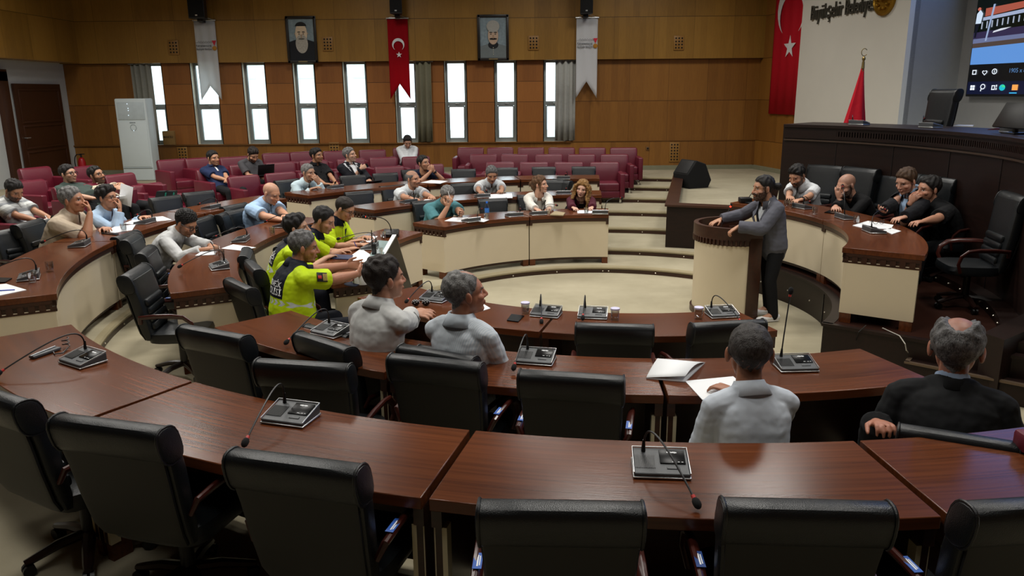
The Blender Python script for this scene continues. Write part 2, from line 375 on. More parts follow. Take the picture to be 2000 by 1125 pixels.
# --- left wall: white below, veneered box above; doors
b = B(); wall_quad(b, (XL, 3), (XL, YB), .3, ZH+.2); struct('wall_left', b, M['whitewall'], smooth=0)
XU = XL+.5
b = B(); wall_quad(b, (XU, -3.5), (XU, YU), ZH+.02, CEIL); b.quad([(XL, -3.5, ZH+.02), (XU, -3.5, ZH+.02), (XU, YB, ZH+.02), (XL, YB, ZH+.02)], [(0, 0), (.5, 0), (.5, 20), (0, 20)]); struct('wall_left_upper', b, M['wallup'], smooth=0)
def leaf(name, lab, y0, y1, x, mat=M['door']):
    z0, z1 = .7, 2.95; ym, w, h = (y0+y1)/2, y1-y0, z1-z0
    b = B(); b.box((x, ym, (z0+z1)/2), (.05, w, h))
    d = tag(b.obj(name, mat), kind='structure')
    b = B()
    for za, zb in ((.1, .32), (.36, .58), (.62, .94)):
        zc, hh = z0+h*(za+zb)/2, h*(zb-za)
        for yy in (y0+.13, y1-.13): b.box((x+.03, yy, zc), (.03, .05, hh), .01)
        for zz in (zc-hh/2, zc+hh/2): b.box((x+.03, ym, zz), (.03, w-.22, .05), .01)
    b.obj('door_moulding', mat, d)
    b = B(); b.cyl((x+.03, y0+.09, 1.75), (x+.09, y0+.09, 1.75), .012); b.cyl((x+.09, y0+.09, 1.75), (x+.09, y0+.22, 1.75), .012); b.obj('door_handle', M['silver'], d)
leaf('door_1', '', 17.85, 19.68, XL+.06); leaf('door_2', '', 14.4, 17.2, XL-.08)
b = B()
for y in (17.5, 14.1): b.box((XL+.04, y, 1.95), (.14, .3, 2.6), .01)
b.box((XL+.04, 15.8, 3.1), (.14, 3.7, .22), .01); struct('door_frame', b, M['door'])
# --- ceiling and the walls out of view
b = B(); b.box((-1, 8.3, CEIL+.05), (22, 24.4, .1)); struct('ceiling', b, M['ceil'])
b = B(); wall_quad(b, (XL, -3.6), (11, -3.6), -.1, CEIL); struct('wall_near', b, M['wallwood'], smooth=0)
b = B(); wall_quad(b, (XL, -3.6), (XL, 3), .3, ZH+.1); struct('wall_left_near', b, M['wallwood'], smooth=0)
b = B(); wall_quad(b, (9.9, -3.6), (9.9, 8.5), -.1, CEIL); struct('wall_right_near', b, M['wallwood'], smooth=0)
for x, y in LAMPS:
    t = thing('ceiling_lamp', 'square recessed ceiling lamp above the round of desks', 'lamp', (x, y, CEIL), 0, 'recessed ceiling lamps')
    b = B()
    for s in (-1, 1): b.box((s*.6, 0, -.02), (.06, 1.26, .05)); b.box((0, s*.6, -.02), (1.26, .06, .05))
    b.obj('frame', M['alu'], t)
# --- right wall: veneer, flag bay, white slab, return, grey recess
def WQ(s): return C1 + WD*s
def wall_s(px, py):                                  # run along the right wall at a picture point
    q = PN(px, py, C1, np.array(WN)); return (q-C1).dot(WD), q.z
b = B(); wall_quad(b, WQ(0), WQ(wall_s(1790, 80)[0]), .3, CEIL); struct('wall_right', b, M['wallwood'], smooth=0)
b = B(); b.box(WQ(1.2)+Vector((0, 0, .755))+WN*.03, (2.4, .06, .11), rot=Matrix.Rotation(math.atan2(WD.y, WD.x), 3, 'Z')); struct('baseboard_right', b, plain('baseboard_grey', '', .7))
RW = Matrix.Rotation(math.atan2(WD.y, WD.x), 3, 'Z')
s0 = wall_s(1576, 120)[0]; s1 = wall_s(1790, 80)[0]
b = B(); b.box(WQ((s0+s1)/2)+WN*.1+Vector((0, 0, 3.4)), (s1-s0, .2, 6.0), rot=RW); struct('wall_white_slab', b, M['white'])
# recess with the screen
REC = -.95
p = WQ(s1)+WN*.1; q = p+WN*(REC-.1)
b = B(); wall_quad(b, p, q, .3, CEIL); struct('wall_return', b, M['grey'], smooth=0)
q2 = q+WD*9; b = B(); wall_quad(b, q, q2, .3, CEIL); struct('wall_recess', b, M['grey'], smooth=0)
SP = np.array(q+WN*.14); SNn = np.array(WN)
def sw(px, py): return PN(px, py, SP, SNn)
def suv(px, py): p = sw(px, py)-Vector(SP); return (p.dot(WD), p.z)
u0 = suv(1899, 100)[0]; zb = sw(1889, 184).z; SW_, SH_ = 6.4, 3.5
scr = thing('video_screen', 'large wall screen showing a street photo above a taskbar', 'screen', Vector(SP)+WD*u0+Vector((0, 0, zb)))
b = B(); b.box(WD*(SW_/2)-WN*.06+Vector((0, 0, SH_/2)), (SW_+.08, .1, SH_+.08), .01, RW); b.obj('bezel', M['blackpl'], scr)
SM = Matrix.Translation(WN*.001) @ frame4((0, 0, 0), WD, (0, 0, 1))
def smesh(name, mat, fn, z=.0):
    b = B(); fn(b, SM @ Matrix.Translation((0, 0, z))); return b.obj(name, mat, scr, smooth=0)
def spts(l): return [(suv(x, y)[0]-u0, suv(x, y)[1]+SP[2]-zb) for x, y in l]
KU, KV = .86, .65
def flat(name, mat, polys, z):
    q = [[(x*KU if x < SW_ else x, (y if name != 'street_photo' else .78+(y-.78)*.83)*KV if y < SH_ else y) for x, y in p] for p in polys]
    smesh(name, mat, lambda b, m: [poly(b, p, m) for p in q], z)
# turn sign: WD x Z points into the room?
zs = 1 if WD.cross(Vector((0, 0, 1))).dot(WN) > 0 else -1
e = .004*zs
bar = .33; pic = .62
flat('display', emis('screen_dark', '#070709', .8), [[(0, bar), (SW_, bar), (SW_, SH_), (0, SH_)]], e*.8)
flat('street_photo', emis('screen_sky', '#5f8fe0', 2.6), [[(0, 2.9), (SW_, 2.9), (SW_, SH_), (0, SH_)]], e*2)  # unseen bright blue area, added for its reflection on the desk and room tint
flat('taskbar', emis('screen_taskbar', '#081030', .9), [[(0, 0), (SW_, 0), (SW_, bar), (0, bar)]], e)
flat('street_photo', emis('screen_road', '#5f93d8', 1.0), [[(.0, .78), (SW_, .78), (SW_, 1.55), (0, 1.45)]], e*2)
flat('street_photo', emis('screen_kerb', '#6d5a52', .5), [[(0, 1.30), (SW_, 1.62), (SW_, 1.78), (0, 1.44)]], e*3)
flat('street_photo', emis('screen_pavement', '#7c86b0', .7), [[(0, 1.44), (SW_, 1.78), (SW_, 2.0), (0, 1.72)]], e*3)
flat('street_photo', emis('screen_cycle_lane', '#40365c', .6), [[(0, 1.58), (SW_, 1.86), (SW_, 2.2), (0, 1.78)]], e*4)
flat('street_photo', emis('screen_mark', '#d8dce8', 1.0), [[(.5, 1.73), (.8, 1.80), (.95, 1.86), (.7, 1.84), (.52, 1.78)]], e*5)
flat('street_photo', emis('screen_hedge', '#0a1408', .5), [[(0, 1.78), (SW_, 2.2), (SW_, 3.0), (0, 3.0)]], e*2.5)
flat('street_photo', emis('screen_fence', '#b9c4d8', .8), [[(.05+.13*k, 1.86+.0117*k*1.3), (.08+.13*k, 1.86+.0117*k*1.3), (.08+.13*k, 2.08+.012*k), (.05+.13*k, 2.08+.012*k)] for k in range(30)], e*4.5)
flat('street_photo', emis('screen_awning', '#b05a48', .9), [[(.25, 2.25), (1.3, 2.4), (1.3, 2.58), (.25, 2.5)]], e*5)
flat('street_photo', emis('screen_wall', '#a9b6d4', .9), [[(.2, 2.13), (1.35, 2.25), (1.35, 2.36), (.2, 2.23)]], e*4)
flat('street_photo', emis('screen_pole', '#9fb2d6', .9), [[(.33, 1.5), (.37, 1.5), (.49, 2.6), (.44, 2.6)]], e*6)
flat('street_photo', emis('screen_walker_white', '#cfe0f4', 1.0), [[(.03, 2.05), (.17, 2.05), (.2, 2.35), (.12, 2.48), (.04, 2.36)]], e*7)
flat('street_photo', emis('screen_walker_dark', '#15182a', .5), [[(.04, 1.62), (.08, 1.62), (.12, 1.95), (.16, 2.06), (.04, 2.06)]], e*7)
flat('street_photo', emis('screen_walker_head', '#c86a5a', .9), [[(.09+.045*math.cos(k), 2.5+.055*math.sin(k)) for k in np.linspace(0, 5.6, 9)]], e*7)
white_e = emis('screen_icon_white', '#e8f2ff', 1.2)
def icons(b, m, which):
    def bars(l): [poly(b, [(x, z), (x+w, z), (x+w, z+h), (x, z+h)], m) for x, z, w, h in l]
    def ringp(c, r0, r1):
        for k in range(20):
            a, d = 2*PI*k/20, 2*PI*(k+1)/20
            poly(b, [(c[0]+r0*math.cos(a), c[1]+r0*math.sin(a)), (c[0]+r1*math.cos(a), c[1]+r1*math.sin(a)), (c[0]+r1*math.cos(d), c[1]+r1*math.sin(d)), (c[0]+r0*math.cos(d), c[1]+r0*math.sin(d))], m)
    if which == 0: bars([(.10+dx, .10+dz, .053, .053) for dx in (0, .062) for dz in (0, .062)])
    if which == 1: ringp((.43, .18), .045, .065); poly(b, [(.37, .08), (.39, .065), (.41, .13), (.395, .145)], m)
    if which == 2: bars(((.66, .1, .09, .02), (.66, .19, .09, .02), (.66, .1, .02, .11), (.73, .1, .02, .11), (.77, .1, .025, .05), (.77, .17, .025, .05)))
    if which == 3: bars(((.1, .47, .11, .02), (.1, .56, .11, .02), (.1, .47, .02, .1), (.19, .47, .02, .11)))
    if which == 4:
        hp = [(.43+.0042*16*math.sin(t)**3, .51+.0042*(13*math.cos(t)-5*math.cos(2*t)-2*math.cos(3*t)-math.cos(4*t))) for t in np.linspace(0, 2*PI, 24, endpoint=False)]
        q = lambda p: (.43+(p[0]-.43)*.68, .512+(p[1]-.512)*.68)
        for k in range(24): a, d = hp[k], hp[(k+1) % 24]; poly(b, [a, d, q(d), q(a)], m)
    if which == 5: ringp((.68, .53), .048, .066); bars(((.67, .50, .02, .03), (.67, .54, .02, .02)))
for ik_ in range(6): smesh('screen_icon', white_e, lambda b, m: icons(b, m @ Matrix.Diagonal((KU, KV*1.1, 1, 1)), ik_), e*4)
smesh('screen_lettering', emis('screen_text', '#5b86b8', .9), lambda b, m: text_mesh(b, '1905 x 802', .10, m @ Matrix.Translation((1.03*KU, .5*KV*1.08, 0)), 0, sx=zs), e*4)
flat('browser_icon', emis('screen_icon_teal', '#18b4c8', 1.1), [[(.93+.075*math.cos(k), .17+.08*math.sin(k)) for k in np.linspace(0, 2*PI, 16, endpoint=False)]], e*4)
flat('browser_icon', emis('screen_icon_green', '#3fd08a', 1.1), [[(.95+.05*math.cos(k), .19+.045*math.sin(k)) for k in np.linspace(-.6, 2.9, 10)]], e*5)
flat('folder_icon', emis('screen_icon_orange', '#f0a050', 1.1), [[(1.17, .1), (1.31, .1), (1.31, .24), (1.17, .24)]], e*4)
flat('taskbar_mark', emis('screen_icon_cyan', '#39b8f0', 1.1), [[(1.12, .02), (1.3, .02), (1.3, .045), (1.12, .045)]], e*4)
# --- wall flag, lettering and emblem on the right wall
M['red'] = cloth('flag_red', '#b00c20', .7, .06, .15); M['flagwhite'] = plain('flag_white', '#d9d9d9', .8)
def wl(px, py): s, z = wall_s(px, py); return s, z
fa, fz = wl(1504, 222); fb, _ = wl(1570, 222)
FM = frame4(WQ(0)+WN*.05, WD, (0, 0, 1))             # x along the wall, y up; z follows WD x Z
fl = thing('wall_flag', 'long red flag with white crescent and star hung on wood wall', 'flag', WQ(fa)+Vector((0, 0, fz)))
b = B(); n = 24; rows = []
for i in range(n+1):
    s = fa+(fb-fa)*i/n; d = .045+.012*math.sin(i*1.1); rows.append([WQ(s)+WN*d+Vector((0, 0, z)) for z in (fz, 3.5, 5.9)])
b.loft(rows, closed=False); o = b.obj('cloth', M['red'], fl, off=True)
so = o.modifiers.new('thick', 'SOLIDIFY'); so.thickness = .004
b = B(); b.box(WQ((fa+fb)/2)+WN*.06+Vector((0, 0, 5.92)), (fb-fa+.1, .03, .03), rot=RW); b.obj('rod', M['silver'], fl, off=True)
b = B(); c1 = wl(1550, 30); mm = frame4(WQ(0)+WN*.064, WD, (0, 0, 1))
cz = wl(1551, 72)[1]; sz = wl(1547, 92)
def rcp(a): return [(p[0], p[1]) for p in a]
crescent(b, (c1[0]+.02, cz+.62), .62, mm, open_dir=-PI/2); b.obj('crescent', M['flagwhite'], fl, smooth=0, off=True)
b = B(); star(b, (sz[0], sz[1]), .27, mm, rot=PI/2); b.obj('star', M['flagwhite'], fl, smooth=0, off=True)
let = thing('wall_lettering', 'dark metal raised lettering in two lines on white wall', 'lettering', WQ(s0))
b = B(); a0 = wl(1602, 40); a1 = wl(1732, 14); L = a1[0]-a0[0]
ZT = WN*.22
dm = frame4(WQ(0)+ZT, WD, (0, 0, 1)) if zs > 0 else frame4(WQ(0)+ZT, -WD, (0, 0, 1))
bx = a0[0] if zs > 0 else -a1[0]
text_mesh(b, 'Büyükşehir Belediyesi', .43, dm @ Matrix.Translation((bx, a0[1], 0)), .018, sx=1.0)
text_mesh(b, 'Kahramanmaraş', .46, dm @ Matrix.Translation((bx, a0[1]+.55, 0)), .035, sx=1.0)
xs = [v.co.dot(WD) for v in b.bm.verts]; w0, w1 = min(xs), max(xs)
S0 = WQ(a0[0]).dot(WD)
for v in b.bm.verts:
    d = v.co.dot(WD); v.co += WD*(S0+(d-w0)*L/(w1-w0)-d)
b.obj('letters', plain('letter_metal', '#57564f', .4, .6), let, off=True)
g = wl(1749, -2); em = thing('wall_emblem', 'round gold relief emblem at end of wall lettering', 'emblem', WQ(g[0])+WN*.2+Vector((0, 0, g[1])))
b = B(); mt = frame4((0, 0, 0), WD, (0, 0, 1))
b.loft([[mt @ Vector((r*math.cos(k), r*math.sin(k), zs*z)) for k in np.linspace(0, 2*PI, 32, endpoint=False)] for r, z in ((.3, 0), (.3, .05), (.27, .07), (.25, .05))]); b.obj('disc', plain('gold', '#9a7424', .35, .8, bump=.6, bscale=30), em)
b = B()
for k in range(10):
    a = k*2*PI/10; b.ball(mt @ Vector((.17*math.cos(a), .17*math.sin(a), zs*.06)), (.05, .05, .03), 6)
b.ball(mt @ Vector((0, 0, zs*.06)), (.1, .1, .04), 8); b.obj('relief', plain('gold', '', .35), em)
# --- raised platform on the right, dais, stage
b = B(); b.sector(2.5, 4.6, -37.5, 45, -.05, .4); struct('platform_floor', b, M['redcarpet'])
b = B(); b.sector(2.47, 2.52, -38, 47, -.02, .385); b.sector(2.5, 5.2, -38.2, -37.4, -.02, .385); struct('trim_platform_riser', b, M['dais'])
b = B(); b.sector(2.455, 2.56, -38, 47, .375, .405); b.sector(2.46, 5.2, -38.6, -37.2, .375, .405); struct('trim_platform_edge', b, M['dais'])
b = B()
for a in (-34, -28, -21, -8, 4, 16, 28, 40): b.ball(ring(a, 2.468, .17 if a % 3 else .2), .01, 5)
struct('trim_platform_studs', b, M['stud'])
b = B(); b.sector(2.462, 2.475, -6.2, -5.6, .0, .38); struct('trim_platform_joint', b, M['blackpl'])
b = B(); b.sector(3.3, 4.4, -40.5, -37.5, -.02, .2); struct('platform_step_floor', b, M['dais'])
b = B(); b.sector(3.27, 4.4, -40.8, -40.2, .19, .21); b.sector(3.27, 3.31, -40.6, -37.5, .19, .21); struct('trim_platform_step', b, plain('brass_edge', '#6b5a4a', .4, .5))
b = B(); b.sector(3.96, 4.2, -37, 44, .38, .5); struct('trim_dais_base', b, M['dais'])
b = B()
for k in range(20): b.ball(ring(-34+k*4, 3.955, .45), .011, 5)
struct('trim_dais_studs', b, M['stud'])
da = thing('council_dais', 'dark wood raised dais with slotted top band behind panel desk', 'dais', ring(5, 4.6, .4))
ZD = 2.17
b = B(); b.sector(4.15, 4.28, -34, 44.5, .4, ZD-.2); b.obj('front_panel', M['dais'], da, off=True)
b = B(); b.sector(4.13, 4.28, -34, 33, ZD-.2, ZD-.155); b.sector(4.13, 4.28, -34, 33, ZD-.085, ZD-.04); b.sector(4.19, 4.28, -34, 33, ZD-.16, ZD-.08)
for k in range(112): b.sector(4.13, 4.2, -34+k*.6, -34+k*.6+.35, ZD-.157, ZD-.083, 1)
b.sector(4.13, 4.28, 33, 44.5, ZD-.2, ZD-.04); b.obj('slotted_band', M['dais'], da, off=True)
b = B(); b.sector(4.1, 5.1, -34, 44.6, ZD-.04, ZD); b.obj('bench_top', M['dais'], da, off=True)
b = B(); b.sector(4.12, 4.2, -34, 44.5, ZD-.235, ZD-.215); b.obj('moulding', plain('dais_light_edge', '#3d2e24', .4), da, off=True)
b = B(); b.sector(4.15, 5.1, 44.3, 44.9, .4, ZD-.04); b.obj('end_panel', M['dais'], da, off=True)
b = B()
for a in (32.9, 20, 6.5, -8): b.sector(4.144, 4.16, a, a+.12, .5, ZD-.24)
b.obj('panel_joint', M['blackpl'], da, off=True)
SP_ = [(2.62, 12.45), (3.75, 17.25), (4.35, YB), (6.3, YB), (7.9, 12.0), (6.6, 11.2), (4.3, 12.2), (3.45, 12.1)]
b = B(); b.prism(SP_, 0, .708); struct('stage_floor', b, M['carpet'])
b = B(); b.prism([(5.0, 12.0), (8.8, 12.0), (8.8, 5.0), (5.9, 5.0)], .35, 1.44); struct('dais_floor', b, M['redcarpet'])
pw = [(2.5, 12.38), (3.62, 17.2), (3.80, 17.2), (2.70, 12.52), (3.46, 12.22), (4.4, 12.0), (4.38, 11.86), (3.42, 12.06)]
pp = thing('stage_parapet', 'low dark wood parapet round the stage corner beside the steps', 'parapet', (2.6, 12.45, .1))
b = B(); b.prism(pw, .12, .87); b.obj('wall_panel', M['dais'], pp, off=True)
b = B(); b.prism([(2.46, 12.35), (3.60, 17.22), (3.83, 17.22), (2.73, 12.56), (3.47, 12.26), (4.42, 12.04), (4.39, 11.82), (3.41, 12.02)], .87, .9); b.obj('cap', M['deskdark'], pp, off=True)
b = B(); b.prism([(2.44, 12.33), (2.5, 12.7), (3.5, 12.3), (4.4, 11.98), (4.38, 11.8), (3.4, 12.0)], .05, .14); b.obj('plinth', M['deskdark'], pp, off=True)
# parapet and pale landing at the right-hand end of the platform
q = [P(1920, 650, .58), P(2000, 612, .58), P(2120, 560, .58), P(2120, 590, .58), P(2000, 648, .58), P(1962, 664, .58)]
b = B(); b.prism([(v.x, v.y) for v in q], .0, .58); struct('wall_platform_parapet', b, M['dais'])
q = [P(1940, 672, .41), P(1962, 664, .41), P(2000, 648, .41), P(2120, 590, .41), P(2300, 700, .41), P(2000, 687, .41)]
b = B(); b.prism([(v.x, v.y) for v in q], .0, .41); struct('landing_floor', b, M['carpet'])
# ================================================================ FURNITURE
ROWS = {'C': (2.70, 3.33, .1, .86), 'B': (4.15, 4.79, .2, .97), 'A': (5.65, 6.32, .3, 1.085), 'P': (2.55, 3.28, .4, 1.16)}
def desk(row, a0, a1, label, open0=False, open1=False, group=None):
    r0, r1, zf, zt = ROWS[row]; am = (a0+a1)/2; t = thing('curved_desk', label, 'desk', ring(am, (r0+r1)/2, zf), 0, group)
    dg = math.degrees(.035/r0)
    b = B(); b.sector(r0, r1, a0, a1, zt-.055, zt, 1.5); b.obj('desktop', M['desk'], t, off=True, bevel=.004)
    b = B(); b.sector(r0+.01, r0+.04, a0, a1, zt-.10, zt-.05, 1.5); b.obj('fascia', M['deskdark'], t, off=True)
    b = B(); b.sector(r0+.025, r0+.05, a0+dg*.04, a1-dg*.04, zf+.1, zt-.098, 1.5); b.obj('front_panel', M['cream'], t, off=True)
    b = B(); b.sector(r0+.052, r0+.06, a0+dg, a1-dg, zf+.06, zt-.06, 1.5); b.obj('inner_panel', M['deskdark'], t, off=True)
    b = B(); b.sector(r0+.02, r0+.045, a0, a1, zt-.108, zt-.098, 1.5); b.obj('trim_strip', M['silver'] if row == 'A' else M['deskdark'], t, off=True)
    for e, a in ((-1, a0), (1, a1)):
        opn = open0 if e < 0 else open1; s = -e*dg; lo, hi = sorted((a+s*.06, a+s))
        b = B(); b.sector(r0+.052, r1-.035, lo, hi, zf+.1, zt-.13, 3) if not opn else b.sector(r0+.03, r1-.035, lo, hi, zf+.1, zt-.13, 3); b.obj('side_panel', M['cream'] if opn else M['deskdark'], t, off=True)
        if opn:
            l4, h4 = sorted((a+s*1.02, a+s*1.1)); b = B(); b.sector(r0+.05, r1-.1, l4, h4, zf+.1, zt-.06, 3); b.obj('inner_panel', M['deskdark'], t, off=True)
        lo2, hi2 = sorted((a, a+s*1.15))
        b = B()
        if opn:
            b.sector(r0+.012, r1-.02, lo2, hi2, zt-.085, zt-.055, 3); b.sector(r0+.012, r1-.02, lo2, hi2, zt-.15, zt-.135, 3); li, hi_ = sorted((a+s*.35, a+s*1.1)); b.sector(r0+.02, r1-.03, li, hi_, zt-.14, zt-.07, 3)
            n = 8; w = (r1-r0-.05)/n
            for k in range(n+1):
                x = r0+.014+k*w; b.sector(x, min(x+w*.62, r1-.02), lo2, hi2, zt-.14, zt-.08, 3)
        else: b.sector(r0+.012, r1-.02, lo2, hi2, zt-.14, zt-.055, 3)
        b.obj('end_band', M['deskdark'], t, off=True)
        for r in (r0+.03, r1-.15):
            lo3, hi3 = sorted((a+s*.1, a+s*2.6*min(1, 3/r0)))
            b = B(); b.sector(r, r+.11, lo3, hi3, zf-.01, zf+.1, 3); b.obj('foot', M['desk'], t, off=True)
    # posts seen from the chair side
    for a, s in ((a0, 1), (a1, -1)):
        b = B(); w = math.degrees(.055/r1)*s; lo, hi = sorted((a+w*.1, a+w*1.1)); b.sector(r1-.09, r1-.035, lo, hi, zf+.1, zt-.145, 2); b.obj('post', M['cream2'], t, off=True)
    return t
g = {'A': 'curved desks of the outer ring', 'B': 'curved desks of the middle ring', 'C': 'curved desks of the inner ring'}
desk('A', -140, -122.15, 'outer-ring curved desk with the earpiece and mic lying near its cut end', True, False, g['A'])
desk('A', -121.85, -104.15, 'nearest-row curved desk with one mic beside the long joint, two empty chairs before it', False, False, g['A'])
desk('A', -103.85, -85.8, 'nearest-row curved desk whose mic bends toward the viewer between two chairs', False, False, g['A'])
desk('A', -85.5, -67, 'nearest-row curved desk glowing blue from the wall screen', False, True, g['A'])
desk('B', -135.5, -114.4, 'middle-ring desk with one glass of water behind the pale grey shirted man', True, False, g['B'])
desk('B', -114.1, -93.6, 'middle-ring desk with open white booklet at its end, two empty chairs before it', False, False, g['B'])
desk('B', -93.3, -73.5, 'middle-ring desk in front of the balding man in black suit', False, True, g['B'])
desk('C', -141, -106.8, 'inner-ring desk where the two men in pale shirts lean', True, False, g['C'])
desk('C', -106.4, -74.5, 'inner-ring desk with two mics and two glasses before the lectern', False, True, g['C'])
desk('A', -151, -182.5, 'outer-ring desk at left holding two tumblers and a paper with a blue pen', True, False, g['A']) if False else None
def deskx(row, a0, a1, *k, **q): return desk(row, min(a0, a1), max(a0, a1), *k, **q)
deskx('A', -151, -176, 'outer-ring desk at left holding two tumblers and a blue pen on paper', open0=False, open1=True, group=g['A'])
deskx('A', -176.3, -197, 'outer-ring desk under the elbows of the beige and light blue shirted men', group=g['A'])
deskx('A', -197.3, -214, 'outer-ring desk with a lone mic between beige shirted man and bald man', open0=True, group=g['A'])
deskx('B', -151, -177, 'middle-ring desk end with slots beside white shirted man writing', open1=True, group=g['B'])
deskx('B', -177.3, -206, 'middle-ring desk where bald man in light blue shirt writes', open0=True, group=g['B'])
deskx('C', -152, -209, 'inner-ring desk crowded with papers before four hi-vis officers', open0=True, open1=True, group=g['C'])
desk('A', 118.2, 141.5, 'far outer-ring desk with grey haired man in pale blue shirt at its slotted end', False, True, g['A'])
desk('A', 100.2, 118, 'far outer-ring desk with papers before man in navy t-shirt', False, False, g['A'])
desk('A', 85, 100, 'far outer-ring desk with only a small mic, behind the two women', True, False, g['A'])
desk('B', 113.2, 141, 'far middle-ring desk with bald white polo man at its slotted end', False, True, g['B'])
desk('B', 85, 113, 'far middle-ring desk where moustached white shirted man reads', True, False, g['B'])
desk('C', 109.5, 141, 'far inner-ring desk with teal polo man and water bottle', False, True, g['C'])
desk('C', 83.5, 109.2, 'far inner-ring desk shared by the two seated women', True, False, g['C'])
deskx('P', -35, 4, 'panel desk near end with slotted band before black polo man', open0=True, group='panel desks on the platform')
deskx('P', 4.2, 43, 'panel desk far section beside the speaking man', open1=True, group='panel desks on the platform')
# ---------------------------------------------------------------- black office chair (faces +Y)
def rrect(w, d, n=20, p=4.0):
    return [(w/2*math.copysign(abs(math.cos(t))**(2/p), math.cos(t)), d/2*math.copysign(abs(math.sin(t))**(2/p), math.sin(t))) for t in [2*PI*(k+.5)/n for k in range(n)]]
def proto_chair(high=False, lab='', loc=(0, 0, 0)):
    t = thing('office_chair', lab, 'chair', loc)
    H = 1.22 if high else 1.05
    prof = [(-.19, .43, .06, .48), (-.205, .5, .10, .505), (-.235, .66, .115, .525), (-.262, .82, .12, .54), (-.29, H-.12, .115, .556), (-.30, H-.05, .10, .55)]
    b = B(); b.loft([[Vector((x, y+d0, z)) for x, d0 in rrect(w, d, 24, 5)] for y, z, d, w in prof]); b.obj('backrest', [M['leather']], t, bevel=0)
    b = B(); b.loft([[Vector((x, y-d*.5-.002+d0, z)) for x, d0 in rrect(w-.03, .02, 20, 6)] for y, z, d, w in prof[:-1]]); b.obj('back_shell', M['shell'], t)
    # rolled head cushion with its flap hanging over the back
    cs = []
    for k in range(18):
        a = 2*PI*k/18; cy, cz = math.cos(a), math.sin(a); cs.append((.066*math.copysign(abs(cy)**.8, cy), .088*math.copysign(abs(cz)**.7, cz)))
    b = B(); rings = []
    for x, s in ((-.282, .80), (-.279, .93), (-.268, .995), (-.12, 1.0), (0, 1.005), (.12, 1.0), (.268, .995), (.279, .93), (.282, .80)):
        rings.append([Vector((x, -.315+y*s+(.02*(-z/.088)), H-.088+z*s)) for y, z in cs])
    b.loft(rings); h = b.obj('head_cushion', M['leather'], t)
    for x in (-.272, .272): b = B(); b.tube([Vector((x, -.315+y*1.0+(.02*(-z/.088)), H-.088+z*1.0)) for y, z in cs+cs[:1]], .006, 6); b.obj('piping', M['leather'], h)
    b = B()
    for i in range(4): b.box((0, -.155-.012*i, .55+.075*i), (.40, .05, .07), .024, Matrix.Rotation(.13, 3, 'X'))
    b.obj('lumbar_pad', M['leather'], t)
    b = B(); b.loft([[Vector((x, y+.04, z)) for x, y in rrect(w, d, 24, 5)] for w, d, z in ((.44, .42, .385), (.51, .50, .40), (.53, .52, .44), (.51, .50, .485), (.40, .40, .50))]); b.obj('seat', M['leather'], t)
    for s in (-1, 1):
        x = s*.30; b = B(); b.tube([(x*.9, -.235, .60), (x, -.22, .665), (x, -.10, .672), (x, .05, .67), (x, .15, .655), (x, .215, .60), (x, .235, .52), (x*.92, .20, .43)], [.02, .026, .028, .028, .027, .024, .02, .018], 10, flat=.62); a = b.obj('armrest', M['armwood'], t)
    b = B(); b.cyl((0, .02, .10), (0, .02, .39), .035, n=14); b.box((0, .02, .385), (.22, .2, .03), .01); b.obj('gas_column', M['blackpl'], t)
    for k in range(5):
        a = R_(18+72*k+90); d = Vector((math.cos(a), math.sin(a), 0)); o = Vector((0, .02, 0))
        b = B(); b.tube([o+d*.02+Vector((0, 0, .125)), o+d*.15+Vector((0, 0, .115)), o+d*.27+Vector((0, 0, .082)), o+d*.31+Vector((0, 0, .074))], [.034, .032, .026, .02], 8, flat=.75); l = b.obj('leg', M['basewood'], t)
        b = B(); c = o+d*.295; s = Vector((-d.y, d.x, 0))
        for q in (-1, 1): b.cyl(c+s*(.007*q)+Vector((0, 0, .032)), c+s*(.026*q)+Vector((0, 0, .032)), .031, n=12)
        b.cyl(c+Vector((0, 0, .03)), c+Vector((0, 0, .075)), .01, n=8); b.obj('caster', M['blackpl'], l)
    return t
CH = []
RC = {'A': 6.98, 'B': 5.45, 'C': 3.98, 'P': 3.9}
def chair(px, py, row_or_z, label, face=None, high=False, sticker=None, at=None, near=False, rot=0, sc_=None, R=None):
    "px,py = middle of the top of the backrest as seen"
    z = ROWS[row_or_z][2] if isinstance(row_or_z, str) else row_or_z
    S = sc_ or (1.0 if near or high else .87)
    if at is not None: p = at
    elif near: p = P(px, py, z+1.03*S)
    else: p = PR(px, py, R or RC[row_or_z])
    a = ang(p); yaw = R_(a+180+rot) if face is None else R_(face)
    f = Vector((math.cos(yaw), math.sin(yaw), 0))
    loc = Vector((p.x, p.y, z)) + (f*.33*S if at is None else Vector())
    key = 'high' if high else 'low'
    if key not in _chp: _chp[key] = t = proto_chair(high, label, loc); t.rotation_euler = (0, 0, yaw-PI/2)
    else: t = dup(_chp[key], loc, yaw-PI/2, label)
    t.scale = (S, S, S*(1 if near or high else .97))
    t['group'] = 'black office chairs at the desks' if not high else 'high-backed black chairs on the right'
    for s in (sticker or ()):
        if s not in _stk:
            b = B(); b.box((0, 0, 0), (.034, .10, .002)); o = b.obj('sticker', M['sticker'], t); _stk[s] = o; o['label'] = 'blue inventory sticker'
            b = B(); b.box((0, .0, .0012), (.006, .07, .0006)); b.box((.008, .0, .0012), (.004, .06, .0006)); b.obj('sticker_print', M['paper'], o)
            o.location = (s*.30, -.13, .692)
        else:
            o = _stk[s].copy(); COL.objects.link(o); o.parent = t
            for q in _stk[s].children: c = q.copy(); COL.objects.link(c); c.parent = o
    CH.append((label, loc, rad(loc), ang(loc))); return t
_chp = {}; _stk = {}
